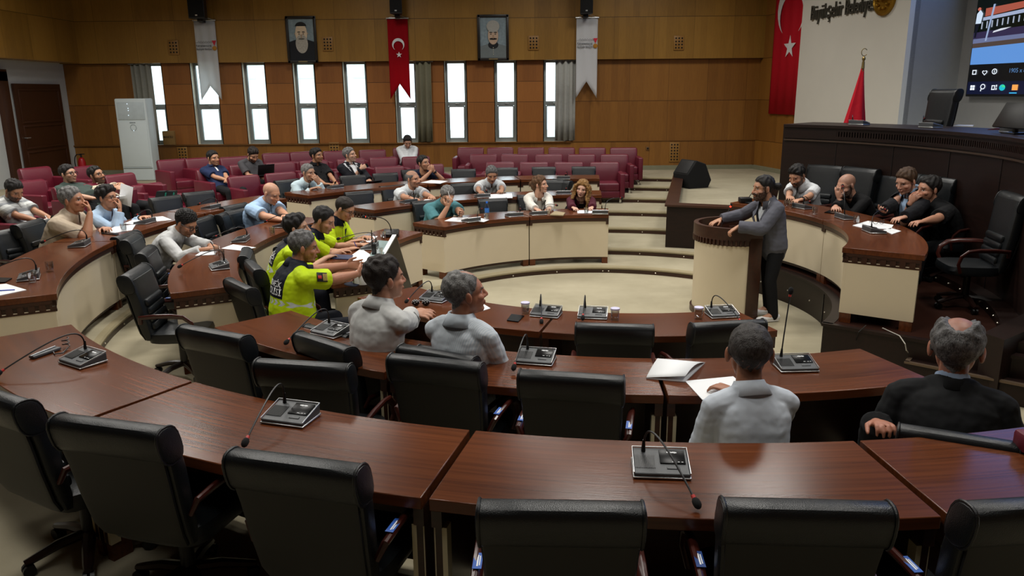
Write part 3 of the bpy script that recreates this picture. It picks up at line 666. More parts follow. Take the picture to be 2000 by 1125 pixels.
# nearest row, seen from behind
chair(1095, 992, 'A', 'black chair in front of the joint-free desk, left of the bending mic', sticker=(-1,), near=True, rot=6)
chair(1575, 990, 'A', 'black chair nearest the viewer just right of the bending mic', sticker=(-1,), near=True, rot=-2)
chair(575, 902, 'A', 'black chair with blue sticker on right armrest, beside the long desk joint', sticker=(1,), near=True, rot=2)
chair(215, 830, 'A', 'black chair whose whole back faces the viewer at lower left', near=True, rot=10)
chair(-18, 770, 'A', 'black chair cut by the left picture border, caster base showing', near=True, rot=4)
chair(2040, 985, 'A', 'black chair in the bottom right corner under the blue lit desk', near=True, rot=0)
# middle row, near side
chair(592, 712, 'B', 'black chair pushed to middle-ring desk behind the single glass', near=True, rot=14)
chair(417, 650, 'B', 'black chair turned aside at the cut end of the middle-ring desk', near=True, rot=8)
chair(850, 706, 'B', 'black chair seen from behind under the joint beside the glass of water', sticker=(1,), near=True, rot=0)
chair(1115, 735, 'B', 'black chair between the open booklet and a mic, blue sticker on armrest', sticker=(1,), near=True, rot=-2)
# inner row, near side
chair(683, 620, 'C', 'black chair of the man in pale grey shirt, seen from behind', at=ring(-126, 4.02, .1), rot=0)
chair(890, 657, 'C', 'black chair of the grey haired man in striped shirt', at=ring(-112, 3.98, .1), rot=0)
chair(1200, 637, 'C', 'empty black chair at inner-ring desk facing the lectern, left one of two', near=True, sc_=.97)
chair(1422, 632, 'C', 'empty black chair at inner-ring desk behind head of plain white shirted man', near=True, sc_=.97, rot=4)
# left wing
chair(255, 465, 'B', 'empty black chair at left of white shirted man, farthest of three', face=10, near=True, sc_=.9)
chair(284, 490, 'B', 'empty black chair at left of white shirted man, middle of three', face=12, near=True, sc_=.9)
chair(262, 530, 'B', 'empty black chair at left aisle showing seat and red armrest', face=6, near=True, sc_=.95)
chair(395, 440, 'B', 'empty black chair just behind the white shirted man', face=-8)
chair(462, 405, 'B', 'empty black chair between outer desk and bald man, turned to him', face=-20)
chair(438, 424, 'B', 'small backed black chair beside bald man in light blue', face=0)
chair(496, 520, 'C', 'empty black chair with curved red armrest behind the front officer', face=28, near=True, sc_=.95)
chair(20, 455, 'A', 'empty black chair beside the left picture border at outer desk', face=-20)
chair(82, 440, 'A', 'empty black chair just left of the beige shirted man', face=-14)
chair(52, 425, 'A', 'empty black chair behind the first two at the far left', face=-8)
chair(322, 390, 'A', 'empty ribbed black chair next to the green framed bags', face=-36)
chair(387, 380, 'A', 'empty ribbed black chair behind the lone mic', face=-44)
# far side
chair(688, 344, 'A', 'empty black chair behind a mic in front of man in black polo', face=-62)
chair(752, 343, 'A', 'empty black chair in front of man in dark suit', face=-66)
chair(905, 337, 'A', 'empty black chair right of the man in navy t-shirt', face=-80)
chair(988, 336, 'A', 'empty black chair behind the moustached white shirted man', face=-86)
chair(1062, 334, 'A', 'empty black chair behind the woman in white', face=-90)
chair(1140, 334, 'A', 'empty black chair behind the woman in burgundy jacket', face=-93)
chair(700, 373, 'B', 'empty black chair beside the slotted end of far middle desk', face=-58)
chair(906, 368, 'B', 'empty black chair between the two white shirted men', face=-72)
chair(1075, 366, 'B', 'empty black chair half hidden by the woman in white', face=-96)
chair(1098, 357, 'B', 'black chair turned sideways between the two women', face=-140)
chair(962, 400, 'C', 'empty black chair behind the water bottle', face=-76)
# panel and dais
chair(1615, 338, 'P', 'high black chair between the white polo man and bald man', high=True, at=ring(26, 3.75, .4))
chair(1728, 352, 'P', 'high black chair behind the phone of the dark suited man', high=True, at=ring(11, 3.78, .4))
chair(1925, 385, 'P', 'empty high black chair turned sideways at the end of panel desk', high=True, at=P(1885, 600, .4), face=170)
chair(1797, 181, 1.44, 'tall black chair standing on the dais before the white wall', high=True, face=186, at=PY(1797, 250, 11.0))
chair(1995, 165, 1.50, 'tall black chair on the dais before the screen', high=True, face=186, at=PY(1990, 250, 9.4))
# ---------------------------------------------------------------- maroon club armchair (faces +Y)
def proto_arm(lab, loc):
    t = thing('club_armchair', lab, 'armchair', loc, 0)
    for s in (-1, 1):
        b = B(); b.box((s*.325, .02, .36), (.105, .66, .50), .022, seg=3); b.obj('arm', M['maroon'], t)
    b = B(); b.box((0, .03, .33), (.545, .60, .17), .035, seg=3); b.obj('seat_cushion', M['maroon'], t)
    b = B(); b.box((0, .03, .18), (.55, .60, .14), .012); b.obj('base_panel', M['maroon'], t)
    b = B(); b.loft([[Vector((x, y+d0, z)) for x, d0 in rrect(w, d, 24, 6)] for y, z, d, w in ((-.24, .12, .13, .60), (-.25, .45, .14, .60), (-.275, .60, .15, .63), (-.30, .76, .13, .63), (-.305, .79, .09, .60), (-.307, .80, .04, .55))]); b.obj('backrest', M['maroon'], t)
    for x in (-.29, .29):
        for y in (-.22, .30):
            b = B(); b.box((x, y, .055), (.045, .045, .11), .004); b.obj('leg', M['chrome'], t)
    return t
_ap = []
def armchair(px, py, z, label, face=None, rot=0, at=None):
    if 'carrying' in label and at is None: return None
    p = P(px, py, z+.79) if at is None else at; a = ang(p); yaw = R_((a+180 if face is None else face)+rot); f = Vector((math.cos(yaw), math.sin(yaw), 0)); loc = Vector((p.x, p.y, z))+(f*.29 if at is None else Vector())
    if not _ap: _ap.append(proto_arm(label, loc)); t = _ap[0]; t.rotation_euler = (0, 0, yaw-PI/2)
    else: t = dup(_ap[0], loc, yaw-PI/2, label)
    t['group'] = 'maroon leather armchairs on the tiers'; ARM.append((label, loc)); return t
ARM = []
W6 = ['first', 'second', 'third', 'fourth', 'fifth', 'sixth']
for i, x in enumerate((919, 977, 1037, 1097, 1157, 1218)): armchair(x, 289, .6, 'maroon armchair, %s from left in the back row by the aisle steps' % W6[i], face=-92)
for i, x in enumerate((944, 1005, 1072, 1136, 1200)): armchair(x, 302, .5, 'maroon armchair, %s from left in the middle row by the aisle steps' % W6[i], face=-92)
for i, x in enumerate((977, 1043, 1111, 1181)): armchair(x, 317.5, .4, 'maroon armchair, %s from left in the front row by the aisle steps' % W6[i], face=-92)
for i, (x, y) in enumerate(((336, 312), (390, 309), (457, 307), (539, 299.5), (592, 297), (657, 295.5), (727, 293.5), (790, 292))):
    armchair(x, y, .6, 'maroon armchair ' + ['by the air conditioner, its side and seat showing', 'behind the navy polo man', 'behind the man with the laptop', 'right of the laptop man against the wood wall', 'behind the shoulder of the black polo man', 'between black polo man and suited man, back row', 'empty in back row right of the suited man', 'carrying the white shirted man below the red banner'][i])
for i, (x, y) in enumerate(((397, 330), (470, 323), (547, 318), (612, 314), (685, 311), (748, 308), (812, 306.5))):
    armchair(x, y, .5, 'maroon armchair ' + ['carrying the navy polo man', 'carrying the man with the laptop', 'empty in middle row right of the laptop', 'just behind the man in black polo', 'just behind the suited man', 'empty in middle row right of the suited man', 'just behind the man in navy t-shirt'][i])
for i, (x, y) in enumerate(((475, 344), (547, 338), (610, 334), (690, 330), (760, 326), (838, 322))):
    armchair(x, y, .4, 'maroon armchair ' + ['in front row before the navy polo man', 'in front row below the laptop', 'carrying the man in black polo', 'carrying the man in dark suit and white shirt', 'empty in front row right of the suited man', 'at the right end of the left block front row'][i])
for i, (x, y, z) in enumerate(((287, 360, .4), (232, 341, .6), (157, 326, .6), (67, 328, .6), (55, 354, .5), (10, 338, .5))):
    armchair(x, y, z, 'maroon armchair ' + ['empty beside the dark bags and clipboard', 'peeking out right of the bearded man in cream polo', 'behind the gap between green t-shirt man and bearded man', 'empty against the wooden doors at far left', 'empty right of the striped polo man', 'carrying the man in striped polo'][i], rot=8)
# ---------------------------------------------------------------- lectern
lc = Vector((2.72, 9.33, 0)); lt = thing('lectern', 'curved cream and dark wood lectern with fluted rim', 'lectern', lc)
def horse(r, ext=.16, n=26): return [(lc.x+r*math.cos(a), lc.y+r*math.sin(a)) for a in np.linspace(PI*.5, PI*1.5, n)]
def shell(r0, r1, z0, z1, ext, b=None):
    b = b or B(); o = [(lc.x+ext, lc.y+r1)]+horse(r1)+[(lc.x+ext, lc.y-r1)]; i = [(lc.x+ext, lc.y+r0)]+horse(r0)+[(lc.x+ext, lc.y-r0)]
    b.loft([[Vector((*p, z)) for p in q] for q, z in ((o, z0), (o, z1), (i, z1), (i, z0), (o, z0))], cap=False, closed=False)
    for k in (0, -1): b.faces([(*o[k], z0), (*o[k], z1), (*i[k], z1), (*i[k], z0)], [(0, 1, 2, 3)])
    return b
shell(.44, .465, .06, .92, .05).obj('front_panel', M['cream'], lt, off=True)
shell(.43, .485, .965, 1.11, .2).obj('rim_band', M['deskdark'], lt, off=True)
b = B()
for a in np.linspace(PI*.5, PI*1.5, 30): b.box((lc.x+.475*math.cos(a), lc.y+.475*math.sin(a), .935), (.03, .026, .075), .006, Matrix.Rotation(a, 3, 'Z'))
shell(.44, .468, .90, .97, .2, b); b.obj('fluting', M['deskdark'], lt, off=True)
for s in (-1, 1): b = B(); b.box((lc.x+.125, lc.y+s*.45, .5), (.15, .075, 1.0), .012); b.obj('post', M['deskdark'], lt, off=True)
shell(.42, .49, 0, .07, .2).obj('plinth', M['deskdark'], lt, off=True)
b = B(); b.loft([[Vector((*p, z)) for p in [(lc.x+.2, lc.y+.43)]+horse(.43)+[(lc.x+.2, lc.y-.43)]] for z in (.90, .93)]); b.obj('reading_shelf', M['desk'], lt, off=True)
# ---------------------------------------------------------------- discussion microphones
MIC = []
def bez(p, n=18):
    p = [Vector(q) for q in p]; out = []
    for k in range(n+1):
        t = k/n; out.append(((1-t)**3)*p[0]+3*(1-t)**2*t*p[1]+3*(1-t)*t*t*p[2]+t**3*p[3])
    return out
def goose(t, pts, head=.016, ringm='redring', rr=.0045):
    d = (pts[-1]-pts[-2]).normalized()
    b = B(); b.tube(pts, rr, 8); b.cyl(pts[0], pts[0]+(pts[1]-pts[0]).normalized()*.05, .010, .006, 10); n = b.obj('gooseneck', M['blackpl'], t)
    e = pts[-1]; b = B(); b.cyl(e-d*.012, e+d*.004, rr*1.9, n=10); b.obj('ring', M[ringm], n)
    b = B(); b.loft([[e+d*(x*head*3.1)+q*r*head for q in circ3(d)] for x, r in ((0, .35), (.08, .7), (.25, .95), (.5, 1.05), (.75, .95), (.92, .6), (1.0, .2))]); b.obj('foam_head', M['foam'], n)
def circ3(d, n=14):
    u = Vector((0, 0, 1)) if abs(d.z) < .9 else Vector((1, 0, 0)); u = (u-d*u.dot(d)).normalized(); w = d.cross(u)
    return [u*math.sin(2*PI*k/n)+w*math.cos(2*PI*k/n) for k in range(n)]
def proto_mic(label, loc, led):
    t = thing('desk_microphone', label, 'microphone', loc)
    # wedge: faces -Y toward the chair
    def wedge(w, y0, y1, h0, h1, z=0):
        b = B(); b.loft([[Vector(p) for p in ((x, y0, z), (x, y1, z), (x, y1, z+h1), (x, y0, z+h0))] for x in (-w/2, w/2)]); return b
    wedge(.235, -.085, .085, .014, .052, .012).obj('body', M['greypl'], t, bevel=.005)
    wedge(.243, -.090, .087, .008, .012, .004).obj('trim', M['silver'], t, bevel=.003)
    wedge(.23, -.08, .08, .006, .006, 0).obj('foot', M['blackpl'], t)
    sl = math.atan2(.038, .17); rm = Matrix.Rotation(sl, 3, 'X')
    b = B(); b.box((.05, .022, .0525), (.108, .088, .005), .001, rm); d = b.obj('display', M['blackgl'], t)
    b = B()
    for k in range(7): b.box((.031+.0062*k, .048+.0012*math.sin(k*2), .0610), (.0058, .0075+.002*(k % 3), .0012), 0, rm)
    b.obj('logo', M['paper'], d)
    b = B()
    for x, w in ((.052, .012), (.075, .008), (.09, .008)): b.box((x, -.013, .0475), (w, .0035, .0012), 0, rm)
    b.obj('display_mark', M['paper'], d)
    b = B(); b.box((.05, -.046, .036), (.055, .016, .004), .001, rm); b.obj('button', M['greypl'], t)
    b = B()
    for k in range(14): b.box((-.108+.0062*k, -.01, .0452), (.0026, .085, .003), 0, rm)
    b.obj('grille', M['blackpl'], t)
    b = B(); b.tube([(-.118, -.083, .029), (-.118, .083, .068), (.118, .083, .068), (.118, -.083, .029)], .003, 6); b.obj('edge', M['silver'], t)
    return t
def mic(px, py, row, label, neck=None, rot=0, led='redring', z=None):
    z = ROWS[row][3] if z is None else z
    p = P(px, py, z+.02); p.z = z; a = ang(p)+180; yaw = R_(a+rot); loc = p
    if 'm' not in _mp: _mp['m'] = t = proto_mic(label, loc, led); t.rotation_euler = (0, 0, yaw-PI/2)
    else: t = dup(_mp['m'], loc, yaw-PI/2, label)
    # own gooseneck: neck = (sideways, towards the chair, height of the tip, arch)
    sx, sy, tz, arch = neck or (.1, -.34, .05, .13)
    st = Vector((-.07, .06, .06))
    if sy == 0 and sx == 0: pts = bez((st, st+Vector((.005, 0, .12)), st+Vector((.02, .01, .25)), st+Vector((.03, .01, .40))))
    else: pts = bez((st, st+Vector((0, .01, arch*1.1)), st+Vector((sx*.2, sy*.1, arch+.05)), Vector((st.x+sx, st.y+sy, tz))), 22)
    MICS.append((t, pts, led)); return t
_mp = {}; MICS = []
mic(1290, 910, 'A', 'desk mic on the nearest desk, gooseneck bending straight at the viewer', (.17, -.36, .04, .12))
mic(568, 812, 'A', 'desk mic on the nearest-row desk left of the long joint', (.06, -.40, .05, .13), rot=6)
mic(162, 702, 'A', 'desk mic with earpiece lying beside it at left desk end', (-.05, -.46, .05, .12), rot=8)
mic(645, 647, 'B', 'desk mic left of the single glass on the middle desk', (.04, -.42, .05, .13), rot=2)
mic(1047, 700, 'B', 'desk mic in front of the empty chair, beneath the striped shirt man', (-.02, -.28, .05, .12))
mic(1553, 713, 'B', 'desk mic standing straight up beside the plain white shirted man', (0, 0, 0, 0), rot=-6)
mic(850, 582, 'C', 'desk mic beside the sunglasses and man in pale grey shirt', (-.02, -.36, .07, .11), rot=14)
mic(1067, 611, 'C', 'desk mic between phone and desk joint in the inner row', (.09, -.28, .03, .12))
mic(1158, 614, 'C', 'desk mic just right of the joint, left of a capped glass', (.0, -.2, .05, .12))
mic(1410, 612, 'C', 'desk mic by the foot of the lectern', (.12, -.30, .03, .12), rot=-4)
mic(155, 477, 'A', 'desk mic alone in front of the empty chairs at left', (-.0, -.42, .06, .11), rot=6)
mic(56, 540, 'A', 'desk mic behind two tumblers at the far left', (.0, -.40, .07, .12), rot=6)
mic(283, 433, 'A', 'desk mic at the hand of the man in light blue shirt', (.0, -.2, .10, .1))
mic(412, 405, 'A', 'desk mic on the window-lit far part of the outer desk', (.0, -.30, .06, .08), rot=4)
mic(428, 520, 'B', 'desk mic with red ring at the slotted end by white shirted man', (.02, -.40, .06, .12), rot=10)
mic(470, 468, 'B', 'desk mic between the white shirted man and the loose sheets', (.0, -.36, .06, .1), rot=8)
mic(552, 440, 'B', 'desk mic before the bald man in light blue', (.0, -.34, .06, .1))
mic(727, 545, 'C', 'desk mic beside the white cap on the officers desk', (-.1, -.42, .1, .1), rot=10)
mic(722, 482, 'C', 'desk mic in the middle of the officers desk', (.05, -.42, .12, .12), rot=0)
mic(655, 366, 'A', 'small mic before the empty chair at the far desk', (.05, -.06, .12, .1))
mic(798, 394, 'B', 'mic at the elbow of the bald man in white polo', (-.1, -.3, .06, .12))
mic(942, 383, 'B', 'mic before the moustached white shirted man', (-.05, -.18, .1, .1))
mic(920, 430, 'C', 'mic lying before the teal polo man with long sideways neck', (-.25, -.22, .14, .1))
mic(1004, 420, 'C', 'mic right of the water bottle', (-.05, -.1, .1, .1))
mic(1051, 417, 'C', 'mic in front of the woman in white cardigan', (-.25, -.16, .12, .08))
mic(1172, 415, 'C', 'mic in front of the woman in burgundy, neck toward her', (-.25, -.24, .22, .14))
mic(1100, 348, 'A', 'small mic on the far outer desk right of the woman in white', (.02, -.05, .1, .08))
mic(1100, 377, 'B', 'small mic on the desk between the two women', (.02, -.05, .1, .08))
mic(1568, 404, 'P', 'mic in front of the white polo man', (.1, -.2, .08, .1))
mic(1652, 424, 'P', 'mic with straight rising neck before the bald man in black', (.32, -.12, .36, .18))
mic(1707, 450, 'P', 'mic beside folded glasses before the black polo man', (.28, -.25, .22, .12), rot=12)
mic(842, 462, 'C', '', None) if False else None
for (x, y, R, lab, nk, z) in ((1678, 243, 4.55, 'mic on the dais by the flag stand', (.15, -.22, .02, .08), ZD), (1818, 243, 4.55, 'mic on the dais before the tall black chair', (.25, -.26, .06, .09), ZD), (1980, 243, 4.6, 'mic on the dais beside the dark monitor', (.1, -.2, .1, .1), ZD)):
    q = PR(x, y, R); p = Vector((q.x, q.y, z)); t = dup(_mp['m'], p, R_(ang(p)+180)-PI/2, lab)
    st = Vector((.07, .06, .06)); MICS.append((t, bez((st, st+Vector((0, .01, nk[3])), st+Vector((nk[0]*.3, nk[1]*.2, nk[3]+.04)), Vector((st.x+nk[0], st.y+nk[1], nk[2]+.05))), 16), 'redring'))
for t, pts, led in MICS: goose(t, pts, ringm=led); t['group'] = 'desk microphones'
# the two live microphones with a glowing ring
t = thing('desk_microphone', 'tall mic with glowing red ring at the far end of officers desk', 'microphone', P(764, 462, .862)); b = B(); b.box((0, 0, .045), (.2, .16, .05), .012, Matrix.Rotation(.3, 3, 'X')); b.box((0, 0, .012), (.2, .16, .024), .006); b.obj('body', M['blackpl'], t)
_t = PR(714, 424, 3.28) ; q0 = Vector((-.0, .03, .07)); l = t.location
tip = P(712, 423, 1.27)-l
goose(t, bez((q0, q0+Vector((-.02, .0, .2)), q0+(tip-q0)*.55+Vector((0, 0, .08)), tip), 18), .019, 'redled', .006)
t = thing('lectern_microphone', 'thin lectern mic with glowing red ring', 'microphone', Vector((2.5, 9.3, .93))); tip = PY(1427, 403, 9.36)-t.location
goose(t, bez((Vector((0, 0, 0)), Vector((.03, 0, .1)), tip*.6, tip), 14), .012, 'redled', .005); b = B(); b.cyl((0, 0, 0), (0, 0, .03), .03, .02); b.obj('base', M['blackpl'], t)
# ---------------------------------------------------------------- tumblers of water
M['lid'] = plain('glass_cover', '#c9c6e2', .5, vary=.35, scale=70)
_gp = {}
def glass(px, py, row, label, cap=False):
    z = ROWS[row][3]; p = P(px, py, z+.002); p.z = z+.001
    k = 'c' if cap else 'o'
    if k not in _gp:
        t = _gp[k] = thing('water_glass', label, 'glass', p)
        b = B(); b.lathe([(.0, .0), (.030, .0), (.033, .02), (.036, .095), (.0335, .095), (.0305, .02), (.0, .012)], n=24); b.obj('tumbler', M['tumbler'], t)
        b = B(); b.lathe([(0, .013), (.0295, .021), (.0322, .06), (0, .06)], n=24); b.obj('water', M['water'], t)
        if cap: b = B(); b.lathe([(.0, .1), (.036, .099), (.039, .097), (.0385, .085), (.037, .094)], n=24); b.obj('paper_cover', M['lid'], t)
    else: t = dup(_gp[k], p, random.random()*6, label)
    t['group'] = 'water glasses on the desks'; return t
glass(773, 672, 'B', 'covered glass standing alone near the joint of the middle desk', True)
glass(1026, 612, 'C', 'covered glass left of the mic by the phone', True)
glass(1201, 624, 'C', 'covered glass right of the mic past the desk joint', True)
glass(1364, 622, 'C', 'covered glass by the foot of the lectern', True)
glass(98, 530, 'A', 'upright tumbler near the desk edge at far left')
glass(64, 551, 'A', 'tumbler in front of a mic at the far left')
glass(433, 505, 'B', 'tumbler nearer the aisle, in the pair by white shirted man')
glass(424, 497, 'B', 'tumbler behind the other one in the pair by white shirted man')
glass(532, 458, 'B', 'lone tumbler on the desk before the bald man in light blue')
glass(242, 452, 'A', 'tumbler standing on the sheets of the beige shirted man')
glass(749, 466, 'C', 'plastic cup beside the tall mic on officers desk')
glass(742, 500, 'C', 'tumbler behind the walkie-talkie')
glass(950, 429, 'C', 'tumbler just in front of the water bottle')
glass(1070, 419, 'C', 'tumbler by the hands of the woman in white')
glass(1145, 417, 'C', 'tumbler by the hand of the woman in burgundy')
glass(1591, 418, 'P', 'tumbler right of the mic before the white polo man')
glass(1672, 436, 'P', 'tumbler beside the loose sheets of the panel desk')
glass(1544, 406, 'P', 'tumbler in a pair by the watch of white polo man')
glass(1536, 404, 'P', 'tumbler at the left in a pair by the wrist of white polo man')
# ---------------------------------------------------------------- papers and small things on the desks
def sheet(name, label, cat, pts, z, th=.004, mat=None, curl=0, group='papers on the desks'):
    q = [P(x, y, z) for x, y in pts]; c = sum(q, Vector())/len(q); c.z = z
    t = thing(name, label, cat, c, 0, group)
    b = B(); b.loft([[p-c+Vector((0, 0, .001)) for p in q], [p-c+Vector((0, 0, .001+th)) for p in q]]); b.obj('page' if 'paper' in name or 'booklet' in name else 'cover', mat or M['paper'], t, smooth=0); return t
zA, zB, zC, zP = ROWS['A'][3], ROWS['B'][3], ROWS['C'][3], ROWS['P'][3]
sheet('paper_sheet', 'white sheet with blue pen at the left picture border', 'paper', [(-30, 560), (12, 555), (52, 567), (-10, 580)], zA)
t = thing('ballpoint_pen', 'blue pen lying on the sheet at the left picture border', 'pen', P(12, 567, zA+.01)); b = B(); b.cyl((-.06, -.01, 0), (.06, .02, 0), .005, .004, 8); b.obj('barrel', plain('pen_blue', '#1d3fb0', .35), t)
sheet('paper_sheet', 'white sheets under the tumbler of the beige shirted man', 'paper', [(205, 452), (225, 443), (265, 439), (258, 450), (220, 456)], zA)
sheet('mobile_phone', 'phone lying by the sheets of the beige shirted man', 'phone', [(198, 457), (200, 453), (232, 457), (230, 460)], zA, .008, M['blackgl'], group='phones')
sheet('paper_sheet', 'white sheet under the forearm of light blue shirted man', 'paper', [(240, 438), (262, 429), (280, 432), (268, 439)], zA)
sheet('paper_sheet', 'white sheets right of the mic of light blue shirted man', 'paper', [(292, 425), (318, 423), (336, 430), (305, 433)], zA)
sheet('paper_sheet', 'white sheets the white shirted man writes on', 'paper', [(381, 500), (398, 489), (425, 487), (420, 498)], zB)
sheet('paper_sheet', 'loose white sheets on the inner edge beside white shirted man', 'paper', [(432, 486), (455, 478), (500, 484), (470, 490)], zB)
sheet('paper_sheet', 'white note under the pen of the bald man', 'paper', [(545, 433), (556, 429), (563, 432), (558, 436)], zB)
sheet('paper_sheet', 'large white sheet held at the front officer hands', 'paper', [(688, 498), (705, 486), (740, 508), (712, 520), (690, 516)], zC, .003)
sheet('paper_sheet', 'white sheets before the officer with glasses', 'paper', [(695, 470), (712, 462), (738, 462), (722, 474)], zC)
sheet('clipboard', 'clear folder beside the tall mic on officers desk', 'folder', [(722, 500), (738, 470), (760, 472), (745, 505)], zC, .006, plain('clear_folder', '#8fa3a3', .25))
sheet('clipboard', 'blue folder between the officers', 'folder', [(645, 506), (650, 498), (690, 500), (685, 508)], zC, .01, plain('navy_folder', '#2a3558', .4))
t = sheet('open_booklet', 'open white booklet lying right of empty chairs on middle desk', 'booklet', [(1262, 740), (1284, 702), (1377, 710), (1338, 747)], zB, .006)
b = B(); q = [P(x, y, zB)-t.location for x, y in ((1284, 702), (1377, 710), (1338, 747), (1262, 740))]
b.loft([[q[0]*(1-k)+q[3]*k+Vector((0, 0, .008+.03*math.sin(k*3)*.3)), q[1]*(1-k)+q[2]*k+Vector((0, 0, .008+.05*math.sin(k*2.4)))] for k in np.linspace(0, 1, 8)], closed=False); o = b.obj('turned_page', M['paper'], t); o.modifiers.new('t', 'SOLIDIFY').thickness = .002
sheet('paper_sheet', 'white printed sheet under the arm of the plain white shirted man', 'paper', [(1338, 745), (1432, 736), (1470, 770), (1372, 782)], zB, .003)
sheet('mobile_phone', 'phone lying left of the covered glass on inner desk', 'phone', [(990, 627), (999, 615), (1024, 618), (1012, 630)], zC, .008, M['blackgl'], group='phones')
sheet('paper_sheet', 'white sheet in front of the striped shirt man', 'paper', [(918, 605), (940, 592), (958, 603), (938, 609)], zC)
sheet('paper_sheet', 'white sheets before the bald man in white polo', 'paper', [(822, 396), (830, 390), (848, 389), (845, 396)], zB)
sheet('paper_sheet', 'white sheets before the man in navy t-shirt', 'paper', [(822, 357), (842, 352), (875, 354), (860, 359)], zA)
sheet('paper_sheet', 'white sheets before the moustached white shirted man', 'paper', [(955, 388), (958, 380), (1000, 378), (1001, 387)], zB)
sheet('paper_sheet', 'white sheets under the elbow of teal polo man', 'paper', [(868, 432), (885, 425), (915, 425), (902, 434)], zC)
sheet('paper_sheet', 'white sheets left of the tumbler by the bottle', 'paper', [(926, 432), (932, 425), (955, 430), (945, 434)], zC)
sheet('notebook', 'beige notebook by the woman in white', 'notebook', [(1074, 421), (1084, 414), (1104, 417), (1100, 422)], zC, .015, plain('kraft', '#9a8a6a', .7))
sheet('paper_sheet', 'white sheet by the hand of woman in burgundy', 'paper', [(1128, 417), (1127, 411), (1162, 411), (1160, 417)], zC)
sheet('paper_sheet', 'white sheets before the dark suited panel man', 'paper', [(1665, 441), (1695, 432), (1745, 440), (1740, 448), (1690, 447)], zP)
sheet('paper_sheet', 'white sheet under the hand of black polo man', 'paper', [(1725, 450), (1740, 446), (1760, 452), (1742, 458)], zP)
sheet('mobile_phone', 'phone under the hand of the bald man in black', 'phone', [(1610, 416), (1620, 412), (1635, 414), (1628, 418)], zP, .01, M['blackgl'], group='phones')
sheet('mobile_phone', 'dark phone at the left picture border on the outer desk', 'phone', [(-20, 553), (0, 544), (24, 545), (10, 553)], zA, .01, M['blackgl'], group='phones')
sheet('paper_sheet', 'white paper lying on the dais right of a mic', 'paper', [(1862, 246), (1872, 244), (1902, 245), (1900, 247)], ZD)
# earpiece with cable beside the left mic
t = thing('earphone_set', 'grey earpiece unit with coiled wire beside the left mic', 'earpiece', P(92, 692, zA))
b = B(); b.box((-.01, 0, .012), (.05, .2, .02), .009, Matrix.Rotation(-.35, 3, 'Z')); b.obj('handset', M['greypl'], t)
b = B(); b.tube([(-.04, -.1, .024), (-.02, -.02, .026), (.01, .08, .028)], .004, 6); b.obj('trim', M['silver'], t)
b = B(); b.tube([Vector((.05+.02*math.cos(k), .13+.02*math.sin(k), .01+.004*k)) for k in np.linspace(0, 14, 50)], .0035, 6); b.tube([(.03, .02, .01), (.06, -.02, .008), (.1, 0, .008), (.08, .1, .012)], .004, 6); b.obj('wire', M['blackpl'], t)
t = thing('black_sunglasses', 'pair of spotted black cases lying by the pale grey shirt man', 'glasses', P(822, 597, zC))
for x in (-.045, .045):
    b = B(); b.ball((x, 0, .028), (.035, .025, .027), 10); o = b.obj('case', M['blackpl'], t)
    b = B()
    for k in range(16):
        a = k*2.4; c = 1-2*(k+.5)/32; s = math.sqrt(1-c*c); b.ball((x+.035*s*math.cos(a), .025*s*math.sin(a), .028+.027*c), .0035, 5)
    b.obj('spots', M['paper'], o)
# reading glasses on the panel desk
t = thing('reading_glasses', 'folded glasses lying on the panel sheets', 'glasses', P(1716, 438, zP+.012)); b = B()
for x in (-.035, .035): b.tube([(x+.028*math.cos(a), .0, .025+.02*math.sin(a)) for a in np.linspace(0, 2*PI, 16)], .003, 6)
b.tube([(-.063, 0, .03), (-.06, .1, .01)], .003, 6); b.tube([(.063, 0, .03), (.05, .1, .01)], .003, 6); b.obj('frame', M['blackpl'], t)
# water bottle
t = thing('water_bottle', 'clear plastic bottle with blue label and cap before empty chair', 'bottle', P(951, 424, zC)+Vector((0, .06, 0)))
b = B(); b.lathe([(0, 0), (.03, 0), (.033, .02), (.033, .12), (.03, .15), (.015, .19), (.013, .205), (0, .206)], n=18); b.obj('bottle_body', glass_mat('pet', (.8, .9, 1), .05), t)
b = B(); b.lathe([(.0335, .06), (.0338, .062), (.0338, .125), (.0335, .127)], n=18); b.obj('wrapper', plain('bottle_label', '#3c7fd0', .4, vary=.5, scale=40), t)
b = B(); b.lathe([(0, .23), (.015, .228), (.016, .2), (0, .2)], n=14); b.obj('cap', plain('cap_blue', '#2b6fd6', .4), t)
# cap
t = thing('baseball_cap', 'white cap with navy peak and round red badge on officers desk', 'cap', P(708, 552, zC+.01), R_(200)); b = B()
b.loft([[Vector((r*.095*math.cos(k), r*.105*math.sin(k), z)) for k in np.linspace(0, 2*PI, 24, endpoint=False)] for r, z in ((1.0, .0), (1.03, .03), (1.0, .065), (.86, .10), (.6, .122), (.2, .13))]); b.obj('crown', M['flagwhite'], t)
b = B(); a = np.linspace(-1.15, 1.15, 14); o_ = [Vector((.17*math.cos(k)+.01, .115*math.sin(k), .004-.012*abs(math.sin(k)))) for k in a]; i_ = [Vector((.088*math.cos(k), .1*math.sin(k), .012)) for k in a]
b.loft([o_, i_], closed=False); o = b.obj('peak', plain('navy_cloth', '#141b30', .8), t); o.modifiers.new('t', 'SOLIDIFY').thickness = .004
b = B(); mt = Matrix.Translation((.088, .03, .055)) @ Matrix.Rotation(R_(72), 4, 'Y') @ Matrix.Rotation(R_(18), 4, 'X'); b.lathe([(0, .0), (.026, 0), (.026, .006), (0, .008)], n=18); b.bm.transform(mt); b.obj('badge', plain('badge_red', '#b2402e', .6, vary=.6, scale=60), t)
